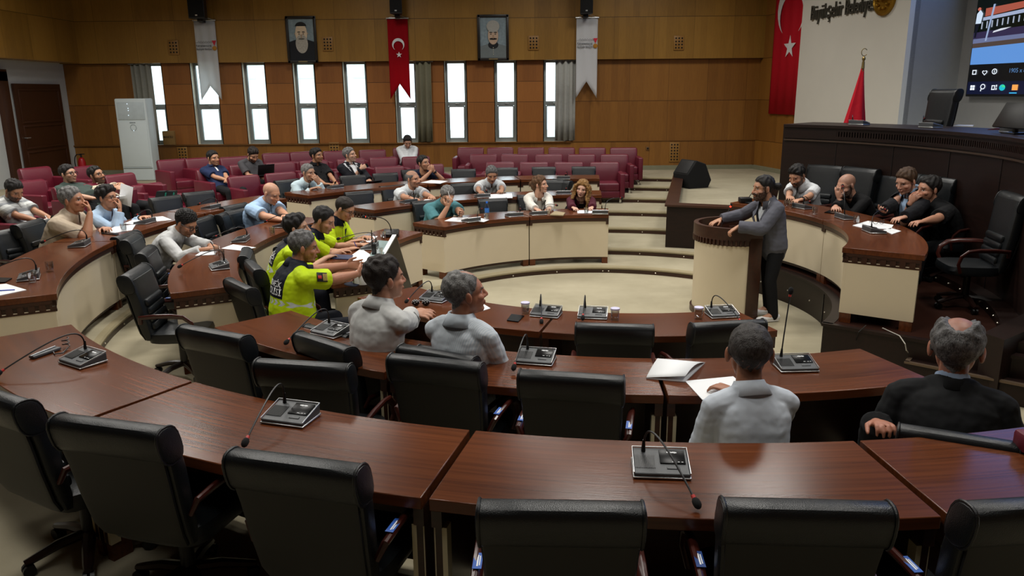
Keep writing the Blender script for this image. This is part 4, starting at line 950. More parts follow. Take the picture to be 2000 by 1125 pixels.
# walkie-talkie
t = thing('handheld_radio', 'black walkie-talkie standing with tall aerial on officers desk', 'radio', P(731, 498, zC)); b = B(); b.box((0, 0, .065), (.055, .035, .13), .008); b.obj('body', M['blackpl'], t)
b = B(); b.cyl((-.017, 0, .13), (-.017, 0, .29), .008, .005, 10); b.obj('aerial', M['blackpl'], t)
# leaning display
q = [P(735, 528, .88), P(775, 462, 1.02)]
t = thing('floor_display', 'glossy flat screen leaning on edge in front of officers desk', 'screen', Vector((-.98, 8.75, 0)))
b = B()
c = [Vector((-1.02, 7.75, .88)), PY(777, 460, 9.55), PY(797, 485, 9.55), P(812, 592, .05)]
tl, tr, bl = PR(774, 458, 2.62), PR(735, 527, 2.62), P(811, 583, .01)
br = tr+(bl-tl)
nrm = (tr-tl).cross(bl-tl).normalized(); nrm = -nrm if nrm.x < 0 else nrm
def slab(b, k, d0, d1):
    ce = (tl+tr+bl+br)/4; pts = [ce+(p-ce)*k for p in (tl, tr, br, bl)]
    b.loft([[p-t.location+nrm*d0 for p in pts], [p-t.location+nrm*d1 for p in pts]])
slab(b, 1.0, -.05, 0); b.obj('case', M['silver'], t); b = B(); slab(b, .97, .0, .004); b.obj('panel', M['blackgl'], t)
# laptop at the end of the panel desk
t = thing('laptop', 'open black laptop at the far end of panel desk behind speaking man', 'laptop', P(1485, 398, zP), R_(205)); b = B(); b.box((0, 0, .012), (.34, .24, .02), .004); b.obj('keyboard_base', M['blackpl'], t)
b = B(); b.box((0, .13, .13), (.34, .012, .24), .004, Matrix.Rotation(-.25, 3, 'X')); b.obj('lid', M['blackpl'], t)
t = thing('cable_box', 'small black box with looped cable left of the panel laptop', 'box', P(1455, 396, zP)); b = B(); b.box((0, 0, .04), (.16, .14, .07), .012); b.obj('case', M['blackpl'], t)
b = B(); b.tube(bez(((.05, 0, .07), (.1, 0, .2), (.2, .02, .15), (.22, .05, .02))), .005, 6); b.obj('cable', M['blackpl'], t)
# dark monitor on the dais
p = PR(1985, 246, 4.45); t = thing('desk_monitor', 'dark monitor tilted back on the dais, seen from behind', 'monitor', Vector((p.x, p.y, ZD)), R_(ang(p)+90)); b = B(); b.box((0, .02, .20), (.62, .03, .30), .008, Matrix.Rotation(.45, 3, 'X')); b.obj('screen_back', M['blackpl'], t)
b = B(); b.cyl((0, 0, 0), (0, .0, .15), .03); b.box((0, 0, .01), (.26, .18, .02), .006); b.obj('stand', M['blackpl'], t)
# cables hanging under the panel desk
t = thing('loose_cable', 'white and black cables hanging from under the panel desk end', 'cable', P(1740, 660, .4))
pts = [P(1722, 637, .42), P(1755, 652, .41), P(1766, 668, .36), P(1768, 680, .30), P(1775, 688, .22)]; b = B(); b.tube([p-t.location-Vector((.02, .06, 0)) for p in pts], .005, 6); b.obj('white_cable', plain('cable_white', '#a8a49a', .6), t)
pts = [P(1690, 632, .44), P(1676, 645, .40), P(1669, 665, .25), P(1668, 685, .06)]; b = B(); b.tube([p-t.location-Vector((.02, .06, 0)) for p in pts], .005, 6); b.obj('black_cable', M['blackpl'], t)
# clutch bag edge at the right picture border
t = thing('handbag', 'dark red and black bag at the right picture border', 'bag', P(2003, 882, zA)); b = B(); b.box((.04, 0, .05), (.16, .1, .09), .02); b.obj('bag_body', M['maroon'], t); b = B(); b.tube([(-.03, -.03, .09), (-.02, -.05, .13), (.06, -.05, .13), (.08, -.03, .09)], .006, 6); b.obj('handle', M['blackpl'], t)
# two bags with green frames, clipboard on armchair
t = thing('folder_bag', 'two dark tote bags with green edging beside the ribbed chair', 'bag', P(308, 425, .75))
for k in (0, 1):
    b = B(); x = k*.13; b.faces([(x-.12, 0, 0), (x+.1, 0, 0), (x+.18, .03, .42), (x+.02, .03, .42), (x-.12, .12, 0), (x+.1, .12, 0), (x+.18, .14, .42), (x+.02, .14, .42)], [(0, 1, 2, 3), (4, 7, 6, 5), (0, 4, 5, 1), (1, 5, 6, 2), (2, 6, 7, 3), (3, 7, 4, 0)]); o = b.obj('bag', plain('dark_bag', '#0b1216', .6), t)
    b = B(); b.tube([(x+.18, .0, .40), (x+.08, -.01, .0), (x-.12, -.01, .0)], .012, 6); b.obj('edging', plain('green_edge', '#1f7a68', .5), o)
t = thing('clipboard', 'dark clipboard lying on an armchair beside the raised sheet', 'clipboard', P(275, 385, .9), .3); b = B(); b.box((0, 0, 0), (.34, .24, .012), .004); b.obj('board', M['blackpl'], t); b = B(); b.box((0, .01, .008), (.3, .2, .004)); b.obj('page', M['paper'], t)
# ---------------------------------------------------------------- things on and by the back wall
yW = YU-.02
M['bannerw'] = None
def trans_cloth(name, hexc, f):
    t = NT(name); t.color(lin(hexc)); t.set(.8, 0, .2); tl_ = t.new('ShaderNodeBsdfTranslucent'); tl_.inputs[0].default_value = (*lin(hexc), 1); mx = t.new('ShaderNodeMixShader'); mx.inputs[0].default_value = f
    t.link(t.b.outputs[0], mx.inputs[1]); t.link(tl_.outputs[0], mx.inputs[2]); t.link(mx.outputs[0], t.n['Material Output'].inputs[0]); return t.m
mbw, mbr = trans_cloth('banner_white', '#eceef0', .5), trans_cloth('banner_red', '#b80c1e', .5)
def banner(x0, x1, ytop, ynotch, ytip, label, red):
    a = PY(x0, ytop, yW-.02); c = PY(x1, ytop, yW-.02); w = c.x-a.x; zt = a.z; zn = PY((x0+x1)/2, ynotch, yW).z; zl = PY((x0+x1)/2, ytip, yW).z
    t = thing('hanging_banner', label, 'banner', ((a.x+c.x)/2, yW-.03, zl), 0, 'swallow-tailed banners on the back wall'); h = zt-zl
    b = B(); n = 12; rows = []
    for k in range(n+1):
        u = -w/2+w*k/n; e = (zn-zl)*(1-abs(u)/(w/2)); rows.append([Vector((u, -.012*math.sin(k*1.2+z_*3), e+(h-e)*z_)) for z_ in np.linspace(0, 1, 12)])
    b.loft(rows, closed=False); o = b.obj('cloth', mbr if red else mbw, t); o.modifiers.new('t', 'SOLIDIFY').thickness = .003
    b = B(); b.box((0, 0, h), (w+.05, .03, .03), .005); b.obj('rod', M['silver'], t)
    b = B(); b.tube([(-w/2, 0, h), (0, .0, h+.09), (w/2, 0, h)], .006, 6); b.obj('hanger', M['silver'], t)
    m4 = frame4((0, -.028, 0), (1, 0, 0), (0, 0, 1))
    if red:
        b = B(); crescent(b, (0, h*.68), .15, m4, -PI/2); b.obj('crescent', M['flagwhite'], t, smooth=0); b = B(); star(b, (0.01, h*.555), .075, m4); b.obj('star', M['flagwhite'], t, smooth=0)
    else:
        b = B(); text_mesh(b, 'Kahramanmaraş', .072, m4 @ Matrix.Translation((-.24, h*.675, 0)), sx=.78, bold=.0012); text_mesh(b, 'Büyükşehir Belediyesi', .062, m4 @ Matrix.Translation((-.24, h*.635, 0)), sx=.68, bold=.0012)
        for k in range(6): poly(b, [(-.2+.06*k, h*.73), (-.17+.06*k, h*.745), (-.14+.06*k, h*.73), (-.145+.06*k, h*.728), (-.17+.06*k, h*.741), (-.195+.06*k, h*.728)], m4)
        poly(b, [(-.26, h*.725), (.16, h*.725), (.16, h*.7225), (-.26, h*.7225)], m4); b.obj('lettering', plain('banner_text', '#44464c', .7), t, smooth=0)
        b = B(); poly(b, [(.15, h*.75), (.26, h*.75), (.205, h*.685)], m4); b.obj('medal_ribbon', plain('ribbon_red', '#c01030', .6), t, smooth=0)
        b = B(); b.loft([[m4 @ Vector((.205+r*math.cos(k), h*.655+r*math.sin(k), z)) for k in np.linspace(0, 2*PI, 20, endpoint=False)] for r, z in ((.055, 0), (.05, .008), (.02, .01))]); b.obj('medal', plain('medal_gold', '#b07a26', .4, .3), t)
banner(378, 419, 40, 168, 196, 'white swallow-tailed banner over the window by the air conditioner', False)
banner(756, 796, 36, 164, 194, 'red swallow-tailed banner with white crescent and star', True)
banner(1126, 1168, 35, 159, 192, 'white swallow-tailed banner beside the plain wood wall', False)
for x0, x1, yb, lab in ((373, 405, 37, 'black wall loudspeaker above the left white banner'), (763, 787, 28, 'black wall loudspeaker above the red banner'), (1132, 1157, 28, 'black wall loudspeaker above the right white banner')):
    a = PY(x0, yb, yW-.28); c = PY(x1, yb, yW-.28); w = c.x-a.x
    t = thing('wall_speaker', lab, 'loudspeaker', ((a.x+c.x)/2, yW-.1, a.z), 0, 'black loudspeakers on the back wall')
    b = B(); b.loft([[Vector((x*w/2*k, y, z)) for x, y in ((-1, -.33), (1, -.33), (.75, -.02), (-.75, -.02))] for z, k in ((.0, 1), (.62, 1))]); b.obj('cabinet', M['blackpl'], t, bevel=.012)
    b = B(); b.box((0, -.335, .31), (w*.9, .012, .56), .004); b.obj('grille', M['foam'], t)
    b = B(); b.box((0, -.345, .07), (.05, .004, .03)); b.obj('badge', M['silver'], t)
    b = B(); b.box((0, -.12, -.03), (.12, .1, .07), .01); b.box((0, .03, -.05), (.1, .2, .05), .01); b.obj('bracket', M['blackpl'], t)
# framed portraits: generic sitters
def portrait(px0, px1, py0, py1, label, kind):
    a = PY(px0, py0, yW); c = PY(px1, py1, yW); w, h = c.x-a.x, a.z-c.z
    t = thing('framed_portrait', label, 'picture', ((a.x+c.x)/2, yW, c.z), 0, 'framed portraits on the back wall'); m4 = frame4((0, -.03, h/2), (1, 0, 0), (0, 0, 1))
    b = B()
    for s in (-1, 1): b.box((s*(w/2-.03), -.02, h/2), (.065, .05, h), .008); b.box((0, -.02, h/2+s*(h/2-.03)), (w, .05, .065), .008)
    b.obj('frame', plain('portrait_frame', '#17120e', .4), t)
    b = B(); b.box((0, 0, h/2), (w-.06, .03, h-.06)); ca = b.obj('canvas', plain('portrait_ground', '#7f9096', .7, vary=.45, scale=16), t)
    b = B(); b.box((0, -.05, .035), (.22, .01, .03)); b.obj('nameplate', plain('brass', '#8a7a55', .4, .5), t)
    def el(name, col, cx, cy, rx, ry, z, a0=0, a1=2*PI):
        b = B(); poly(b, [(cx+rx*math.cos(k), cy+ry*math.sin(k)) for k in np.linspace(a0, a1, 24, endpoint=a1-a0 < 6)], m4, z); b.obj(name, plain(name+'_'+kind, col, .8, vary=.45 if name == 'beard' else .2, scale=45), ca, smooth=0)
    def pg(name, col, pts, z):
        b = B(); poly(b, pts, m4, z); b.obj(name, plain(name+'_'+kind, col, .8, vary=.15, scale=20), ca, smooth=0)
    W, H = (w-.13)/2, (h-.13)/2
    if kind == 'elder':
        pg('coat', '#10141a', [(-W, -H), (W, -H), (W, -.1*H), (.4*W, .02*H), (-.4*W, .02*H), (-W, -.1*H)], .002); el('ears', '#b89c80', 0, .3*H, .56*W, .08*H, .003); el('face', '#d8c2a4', 0, .3*H, .48*W, .5*H, .004); el('hair', '#20201f', 0, .62*H, .47*W, .24*H, .005, .15, PI-.15)
        el('beard', '#aba69a', 0, -.2*H, .5*W, .46*H, .006); el('moustache', '#6a665c', 0, .04*H, .26*W, .05*H, .007)
    else:
        pg('coat', '#6d7676', [(-W, -H), (W, -H), (W, -.42*H), (.35*W, -.3*H), (-.35*W, -.3*H), (-W, -.42*H)], .002); el('collar', '#15181c', 0, -.36*H, .4*W, .2*H, .003); el('face', '#bfa58d', 0, .1*H, .4*W, .44*H, .004); el('fur_hat', '#a6a59c', 0, .56*H, .5*W, .3*H, .005); el('moustache', '#1b1714', 0, -.06*H, .3*W, .05*H, .006)
        b = B(); 
        for k in range(4): b.ball(m4 @ Vector((0, -.5*H-.11*k*H, .004)), .012, 6)
        b.obj('buttons', plain('buttons', '#c8c4b0', .4), ca)
    for s in (-1, 1): el('eye', '#1e1a18', s*.17*W, .28*H if kind == 'elder' else .18*H, .07*W, .022*H, .008); el('brow', '#2a2522', s*.18*W, .37*H if kind == 'elder' else .26*H, .13*W, .025*H, .008)
    el('nose', '#a98a6c', 0, .17*H if kind == 'elder' else .05*H, .05*W, .1*H, .008)
portrait(557, 622, 32, 123, 'framed portrait of a long bearded man in black coat', 'elder')
portrait(932, 994, 29, 118, 'framed portrait of a moustached man in grey fur hat', 'soldier')
for x, y, up, lab in ((339, 93, 1, 'pierced wall vent left of the left white banner'), (640, 86, 1, 'pierced wall vent beside the bearded portrait'), (1042, 84, 1, 'pierced wall vent beside the fur hat portrait'), (1326, 84, 1, 'pierced wall vent high on the plain wood wall'), (1317, 297, 0, 'pierced wall vent low on the plain wood wall'), (357, 300, 0, 'pierced wall vent below the window sill at left'), (653, 291, 0, 'pierced wall vent below the sill behind the black polo man')):
    yy = YU if up else YB; p = PY(x, y, yy-.01); t = thing('wall_vent', lab, 'vent', (p.x, yy-.012, p.z-.17), 0, 'pierced wooden wall vents')
    b = B(); b.box((0, 0, .17), (.26, .024, .34 if x != 1317 else .5), .006); b.obj('cover', M['pier'] if False else plain('vent_wood', '#8d6428', .5), t)
    b = B(); nr = 4 if x != 1317 else 6
    for i in range(3):
        for j in range(nr): b.box((-.075+.075*i, -.0145, .17+(j-(nr-1)/2)*.075), (.036, .01, .036), .006)
    b.obj('holes', M['foam'], t)
p = PY(1265, 290, YB-.01); t = thing('wall_socket', 'small wall socket on the plain wood wall', 'socket', (p.x, YB-.012, p.z)); b = B(); b.box((0, 0, 0), (.09, .02, .09), .006); b.obj('plate', plain('socket_plate', '#6b4a24', .5), t); b = B(); b.cyl((0, -.012, 0), (0, -.004, 0), .025); b.obj('insert', M['blackpl'], t)
# curtains
def curtain(x0, x1, label, col, y=YB+.1):
    a, c = PY(x0, 200, y).x, PY(x1, 200, y).x; n = int((c-a)/.022); t = thing('window_curtain', label, 'curtain', ((a+c)/2, y, ZS), 0, 'pleated curtains at the windows')
    b = B(); rows = []
    for k in range(n+1):
        u = a+(c-a)*k/n; d = .035*math.sin(k*.95)+.012*math.sin(k*.37); rows.append([Vector((u-(a+c)/2+(.01*math.sin(k)*(1-z_)), d, .02+z_*(ZH-ZS-.03))) for z_ in (0, .3, .6, 1)])
    b.loft(rows, closed=False); o = b.obj('drape', col, t, smooth=60); o.modifiers.new('t', 'SOLIDIFY').thickness = .004
    b = B(); b.cyl((-(c-a)/2-.05, 0, ZH-ZS-.015), ((c-a)/2+.05, 0, ZH-ZS-.015), .012); b.obj('rail', M['alu'], t)
cg = cloth('curtain_grey', '#8a8a80', .9, .12, .1)
curtain(263, 302, 'grey pleated curtain behind the air conditioner', cg, YB-.04); curtain(814, 844, 'olive grey pleated curtain right of the red banner', cloth('curtain_olive', '#6f6c58', .9), YB-.06); curtain(1084, 1124, 'light grey pleated curtain beside the right white banner', cloth('curtain_light', '#9c9c96', .9), YB-.04)
# air conditioner
x0, x1 = PY(236, 300, 18.5).x, PY(296, 300, 18.5).x; t = thing('floor_air_conditioner', 'tall white floor-standing air conditioner in the back corner', 'air conditioner', ((x0+x1)/2, 18.5, .7)); w = x1-x0; wm = plain('ac_white', '#c3cdcf', .4, vary=.03)
b = B(); b.box((0, .2, .95), (w, .4, 1.9), .03, seg=3); b.obj('cabinet', wm, t)
b = B(); b.box((0, -.005, 1.62), (w-.1, .02, .40), .008); b.obj('louvre_panel', plain('ac_panel', '#b4bfc3', .35), t)
b = B(); b.box((0, -.005, .85), (w-.06, .014, 1.04), .006); b.obj('front_panel', wm, t); b = B(); b.box((0, -.004, .30), (w-.03, .02, .012)); b.obj('panel_joint', plain('ac_seam', '#7d8688', .5), t)
b = B(); b.lathe([(.07, 0), (.075, .006), (.066, .008)], n=24); b.bm.transform(Matrix.Translation((.02, -.012, 1.24)) @ Matrix.Rotation(PI/2, 4, 'X')); b.obj('dial', plain('ac_dial', '#98a4a8', .3), t)
b = B()
for x, z in ((-.06, 1.78), (-.05, 1.68), (-.05, 1.63), (-.06, 1.52), (.02, 1.17)): b.ball((x, -.018, z), .009, 6)
b.obj('indicator', emis('ac_led', '#dff2ff', 1.5), t)
b = B(); [b.box((-.05+.02*k, -.012, 1.35), (.016, .004, .018+.004*(k % 2))) for k in range(7)]; b.obj('lettering', plain('ac_text', '#6c7478', .5), t, smooth=0)
# carton on the sill
p = PY(334, 281, YB+.02); t = thing('cardboard_box', 'brown cardboard carton standing on the window sill', 'box', (p.x, YB+.02, ZS+.003)); cb = plain('cardboard', '#8a6a3a', .8, vary=.08); b = B(); b.box((0, 0, .17), (.30, .2, .34), .004); b.obj('carton', cb, t)
b = B(); text_mesh(b, 'MAKSU', .075, frame4((-.13, -.102, .17), (1, 0, 0), (0, 0, 1)), bold=.002); b.obj('printing', plain('carton_print', '#3a2a18', .8), t, smooth=0); b = B(); b.box((0, 0, .342), (.30, .05, .003)); b.obj('tape', plain('tape', '#a98d5c', .4), t)
# fire extinguisher by the left corner
p = PY(164, 345, 18.9); t = thing('fire_extinguisher', 'red fire extinguisher by the wall behind the green t-shirt man', 'extinguisher', (p.x, 18.9, .7)); b = B(); b.lathe([(0, 0), (.08, 0), (.085, .03), (.085, .42), (.06, .5), (.025, .53), (0, .53)], n=20); b.obj('cylinder', plain('extinguisher_red', '#a3121a', .35), t)
b = B(); b.cyl((0, 0, .53), (0, 0, .6), .02); b.box((.03, 0, .61), (.12, .02, .02), .005); b.obj('valve', M['blackpl'], t); b = B(); b.tube(bez(((0, 0, .58), (-.2, 0, .7), (-.2, 0, .3), (-.12, 0, .2))), .012, 8); b.obj('hose', M['blackpl'], t)
# wedge monitor on the stage
p = P(1352, 366, .7); t = thing('stage_monitor', 'black wedge loudspeaker on the pale stage carpet', 'loudspeaker', p, R_(24)); b = B()
pr = [(-.26, 0), (.22, 0), (.30, .16), (.14, .5), (-.10, .58), (-.30, .30)]
b.loft([[Vector((x, y, z)) for x, z in pr] for y in (-.24, .28)]); b.obj('cabinet', M['foam'], t, bevel=.015)
b = B(); b.box((-.205, .02, .44), (.01, .42, .30), .004, Matrix.Rotation(R_(35), 3, 'Y')); b.obj('grille', plain('speaker_mesh', '#141414', .6), t)
# flag on its staff behind the dais
p = PY(1672, 243, 12.6); t = thing('standing_flag', 'red flag furled on a staff with crescent finial behind the dais', 'flag', (p.x, 12.6, p.z-.5)); hz = PY(1674, 95, 12.6).z-t.location.z
b = B(); b.cyl((.02, 0, 0), (.02, 0, hz-.14), .016); b.obj('staff', plain('brass_staff', '#8a7648', .35, .7), t)
b = B(); b.ball((.02, 0, hz-.15), (.028, .028, .035), 8); b.cyl((.02, 0, hz-.3), (.02, 0, hz-.2), .025, .02); b.tube([(.02+.045*math.cos(a), 0, hz-.055+.055*math.sin(a)) for a in np.linspace(.6, 2*PI-.6, 20)], .006, 6); b.obj('finial', plain('brass_staff', '', .3), t)
zt = PY(1674, 130, 12.6).z-t.location.z; b = B(); rings = []
for k in range(16):
    f = k/15; z_ = zt*(1-f); wd = .02+.24*f**1.1; rings.append([Vector((.02-.08*f+wd*math.cos(a)*(1+.12*math.sin(5*a+f*2)), .5*wd*math.sin(a)*(1+.2*math.sin(4*a)), z_)) for a in np.linspace(0, 2*PI, 28, endpoint=False)])
b.loft(rings); b.obj('cloth', M['red'], t)
m4 = frame4((-.13, -.135, zt*.25), (1, 0, .1), (0, 0, 1)); b = B()
for k in range(10):
    a, c = -1.1+.2*k, -.9+.2*k; w0, w1 = .045*(1-abs(-1+.2*k)), .045*(1-abs(-.8+.2*k)); q = lambda t_, w_: (.16*math.cos(t_)-w_, .2*math.sin(t_)); b.quad([m4 @ Vector((*q(a, w0+.002), 0)), m4 @ Vector((*q(a, -.002), 0)), m4 @ Vector((*q(c, -.002), 0)), m4 @ Vector((*q(c, w1+.002), 0))])
b.obj('crescent', M['flagwhite'], t, smooth=0)
# ================================================================ PEOPLE
def V3(*a): return np.array(a, float)
def nrm(v): v = np.asarray(v, float); return v/max(1e-9, np.linalg.norm(v))
class MB:
    "closed overlapping shells, later fused into one skin by voxel remesh"
    def __init__(s): s.v = []; s.f = []; s.n = 0
    def add(s, v, f): s.v.append(np.asarray(v, float)); s.f += [tuple(i+s.n for i in q) for q in f]; s.n += len(v)
    def tube(s, pts, rad, up=None, n=14, caps=True):
        "rings of ellipses (rx,ry) along pts; rounded ends"
        pts = [np.asarray(p, float) for p in pts]; rad = [r if isinstance(r, tuple) else (r, r) for r in rad]
        if caps:
            d0 = nrm(pts[0]-pts[1]); d1 = nrm(pts[-1]-pts[-2]); r0, r1 = rad[0], rad[-1]; m0, m1 = min(r0), min(r1)
            pts = [pts[0]+d0*m0*.95, pts[0]+d0*m0*.7]+pts+[pts[-1]+d1*m1*.7, pts[-1]+d1*m1*.95]
            rad = [(r0[0]*.3, r0[1]*.3), (r0[0]*.72, r0[1]*.72)]+rad+[(r1[0]*.72, r1[1]*.72), (r1[0]*.3, r1[1]*.3)]
        v = []; u = None if up is None else np.asarray(up, float); N = len(pts)
        for i, p in enumerate(pts):
            t = nrm(pts[min(i+1, N-1)]-pts[max(i-1, 0)])
            if u is None: u = V3(0, 0, 1) if abs(t[2]) < .9 else V3(0, 1, 0)
            u = nrm(u-t*(u@t)); w = np.cross(t, u)
            for k in range(n): a = 2*PI*k/n; v.append(p+w*math.cos(a)*rad[i][0]+u*math.sin(a)*rad[i][1])
        f = [tuple(range(n))[::-1], tuple(range((N-1)*n, N*n))]
        for i in range(N-1):
            for k in range(n): f.append((i*n+k, i*n+(k+1) % n, (i+1)*n+(k+1) % n, (i+1)*n+k))
        s.add(v, f)
    def ell(s, c, r, R=None, n=12, m=9):
        v = []; c = np.asarray(c, float)
        for j in range(m+1):
            th = PI*(.02+.96*j/m)
            for k in range(n):
                a = 2*PI*k/n; p = V3(r[0]*math.sin(th)*math.cos(a), r[1]*math.sin(th)*math.sin(a), r[2]*math.cos(th)); v.append(c+(R@p if R is not None else p))
        f = [tuple(range(n)), tuple(range(m*n, (m+1)*n))[::-1]]
        for j in range(m):
            for k in range(n): f.append((j*n+k, (j+1)*n+k, (j+1)*n+(k+1) % n, j*n+(k+1) % n))
        s.add(v, f)
    def fuse(s, vox, smooth=3, fac=.5):
        me = bpy.data.meshes.new('fuse'); me.from_pydata(np.concatenate(s.v).tolist(), [], s.f)
        bm = bmesh.new(); bm.from_mesh(me); bmesh.ops.recalc_face_normals(bm, faces=bm.faces); bm.to_mesh(me); bm.free()
        o = bpy.data.objects.new('fuse', me); COL.objects.link(o)
        r = o.modifiers.new('r', 'REMESH'); r.mode = 'VOXEL'; r.voxel_size = vox
        q = o.modifiers.new('s', 'SMOOTH'); q.iterations = smooth; q.factor = fac
        dg = bpy.context.evaluated_depsgraph_get(); out = bpy.data.meshes.new_from_object(o.evaluated_get(dg))
        bpy.data.objects.remove(o); bpy.data.meshes.remove(me); return out
def getv(me): a = np.empty(len(me.vertices)*3, np.float32); me.vertices.foreach_get('co', a); return a.reshape(-1, 3).astype(float)
def setv(me, v): me.vertices.foreach_set('co', v.astype(np.float32).ravel()); me.update()
def getn(me): a = np.empty(len(me.vertices)*3, np.float32); me.vertices.foreach_get('normal', a); return a.reshape(-1, 3).astype(float)
def wob(v, f, amp, seed=0):
    "cheap smooth noise in metres"
    p = v*f+seed; return amp*(np.sin(p[:, 0]*1.7+np.sin(p[:, 1]*2.1+seed))+np.sin(p[:, 1]*1.9+np.sin(p[:, 2]*1.6))+np.sin(p[:, 2]*2.3+np.sin(p[:, 0]*1.3)))/3
def sm(x, a, b): t = np.clip((x-a)/(b-a), 0, 1); return t*t*(3-2*t)
def mkobj(name, me, mats, parent, smooth=True):
    me.name = name; me.materials.clear()
    for m in (mats if isinstance(mats, list) else [mats]): me.materials.append(m)
    me.polygons.foreach_set('use_smooth', [True]*len(me.polygons)) if smooth else None
    o = bpy.data.objects.new(name, me); COL.objects.link(o); o.parent = parent; o.matrix_parent_inverse = parent.matrix_basis.inverted(); return o
def delfaces(me, mask_v):
    "drop faces whose vertices are all marked"
    bm = bmesh.new(); bm.from_mesh(me); bm.verts.ensure_lookup_table(); bmesh.ops.delete(bm, geom=[f for f in bm.faces if all(mask_v[v.index] for v in f.verts)], context='FACES')
    for _ in range(8):
        new = {}
        for q in bm.verts:
            nb_ = [e.other_vert(q) for e in q.link_edges if e.is_boundary]
            if len(nb_) == 2: new[q] = (q.co+nb_[0].co+nb_[1].co)/3
        for q, c in new.items(): q.co = c
    bm.to_mesh(me); bm.free()
def skin_mat():
    t = NT('skin'); a = t.attr('col'); n = t.noise(t.obj(), 60, 3)
    t.color(t.mix(t.math('MULTIPLY', n, .10), a.outputs['Color'], (.30, .11, .07))); t.set(.48, 0, .4)
    t.b.inputs['Subsurface Weight'].default_value = .06; t.b.inputs['Subsurface Radius'].default_value = (.012, .005, .003); t.bump(t.noise(t.obj(), 240, 2), .08, .003); return t.m
M['skin'] = skin_mat()
def hair_mat(name, hexc, grey=0.0):
    if name in _mc: return _mc[name]
    t = NT(name); v = t.obj(); s = t.sep(v); n = t.noise(t.comb(t.math('MULTIPLY', s[0], 240), t.math('MULTIPLY', s[1], 240), t.math('MULTIPLY', s[2], 60)), 1, 3); c = lin(hexc)
    g = tuple(min(1, x+grey) for x in c); n2 = t.noise(v, 38, 3); n3 = t.math('ADD', t.math('MULTIPLY', n, .5), t.math('MULTIPLY', n2, .5)); t.color(t.ramp(n3, [(.36, tuple(x*.45 for x in c)), (.64, g if grey else tuple(x*1.4 for x in c))])); t.set(.55, 0, .35); t.bump(n, .7, .01); _mc[name] = t.m; return t.m
HAIRM = {'black': hair_mat('hair_black', '#15110f'), 'dark': hair_mat('hair_dark_brown', '#211812'), 'brown': hair_mat('hair_brown', '#4a3524'), 'grey': hair_mat('hair_grey', '#5d5b58', .14), 'salt': hair_mat('hair_salt_pepper', '#332f2d', .16), 'buzz': hair_mat('hair_buzz', '#2b231e', .05), 'blond': hair_mat('hair_blond', '#8a6536'), 'auburn': hair_mat('hair_auburn', '#5f4128')}
HC = {'black': '#15110f', 'dark': '#211812', 'brown': '#4a3524', 'grey': '#6a6865', 'salt': '#3a3634', 'buzz': '#2b231e', 'blond': '#7a5a34', 'auburn': '#5a3d28'}
def ik(sh, tg, l1, l2, pole):
    d = tg-sh; L = np.linalg.norm(d); mx = (l1+l2)*.995
    if L > mx: tg = sh+d/L*mx; d = tg-sh; L = mx
    x = (l1*l1-l2*l2+L*L)/(2*L); h = math.sqrt(max(0, l1*l1-x*x)); u = d/L; p = pole-u*(pole@u); return sh+u*x+nrm(p)*h, tg
def hand(mb, wr, fd, pn, side, s, curl=.5, spread=1.0, ex=None):
    "wrist, finger direction, palm-facing direction; side +1 = left hand"
    fd = nrm(fd); pn = nrm(pn-fd*(pn@fd)); th = -side*np.cross(fd, pn); k = s
    mb.tube([wr, wr+fd*.03*k, wr+fd*.065*k, wr+fd*.09*k], [(.026*k, .019*k), (.035*k, .019*k), (.042*k, .017*k), (.041*k, .013*k)], up=pn, n=12)
    for i, (ln, off) in enumerate(((.074, .031), (.083, .0105), (.078, -.0105), (.061, -.031))):
        c = (curl if ex is None else ex[i])*1.0; b = wr+fd*.086*k+th*off*k; d = nrm(fd+th*off*5.0*spread); p = [b-fd*.012*k, b]; a = .25*c
        for j, sg in enumerate((.44, .32, .26)):
            dd = d*math.cos(a)+pn*math.sin(a); p.append(p[-1]+dd*ln*sg*k); a += c*(1.15 if j == 0 else .85)
        mb.tube(p, [.0098*k, .0098*k, .0092*k, .0085*k, .0072*k], n=8)
    b = wr+fd*.022*k+th*.026*k; d1 = nrm(th*.8+fd*.7+pn*.25); d2 = nrm(fd+th*.25+pn*(.35+.5*curl))
    mb.tube([b, b+d1*.036*k, b+d1*.036*k+d2*.030*k, b+d1*.036*k+d2*.054*k], [.0145*k, .0125*k, .0105*k, .0085*k], n=8)
def hairline(p, recede=0.0, fade=0.0):
    "signed distance-like: positive where hair grows (head-local metres, unit head)"
    x, y, z = p[:, 0], p[:, 1], p[:, 2]
    ln = np.interp(y, [-.11, -.08, -.05, -.03, -.012, .008, .03, .05, .07, .085, .12], [-.085, -.078, -.055, -.02, .012, -.012, .012, .034, .056, .066, .072])
    ln = ln+recede*np.exp(-((np.abs(x)-.04)/.022)**2)*sm(y, .02, .07)+recede*.5*sm(y, .04, .09)
    m = z-ln
    m = np.where((np.abs(x) > .083) & (z < .03), -.02, m); return m
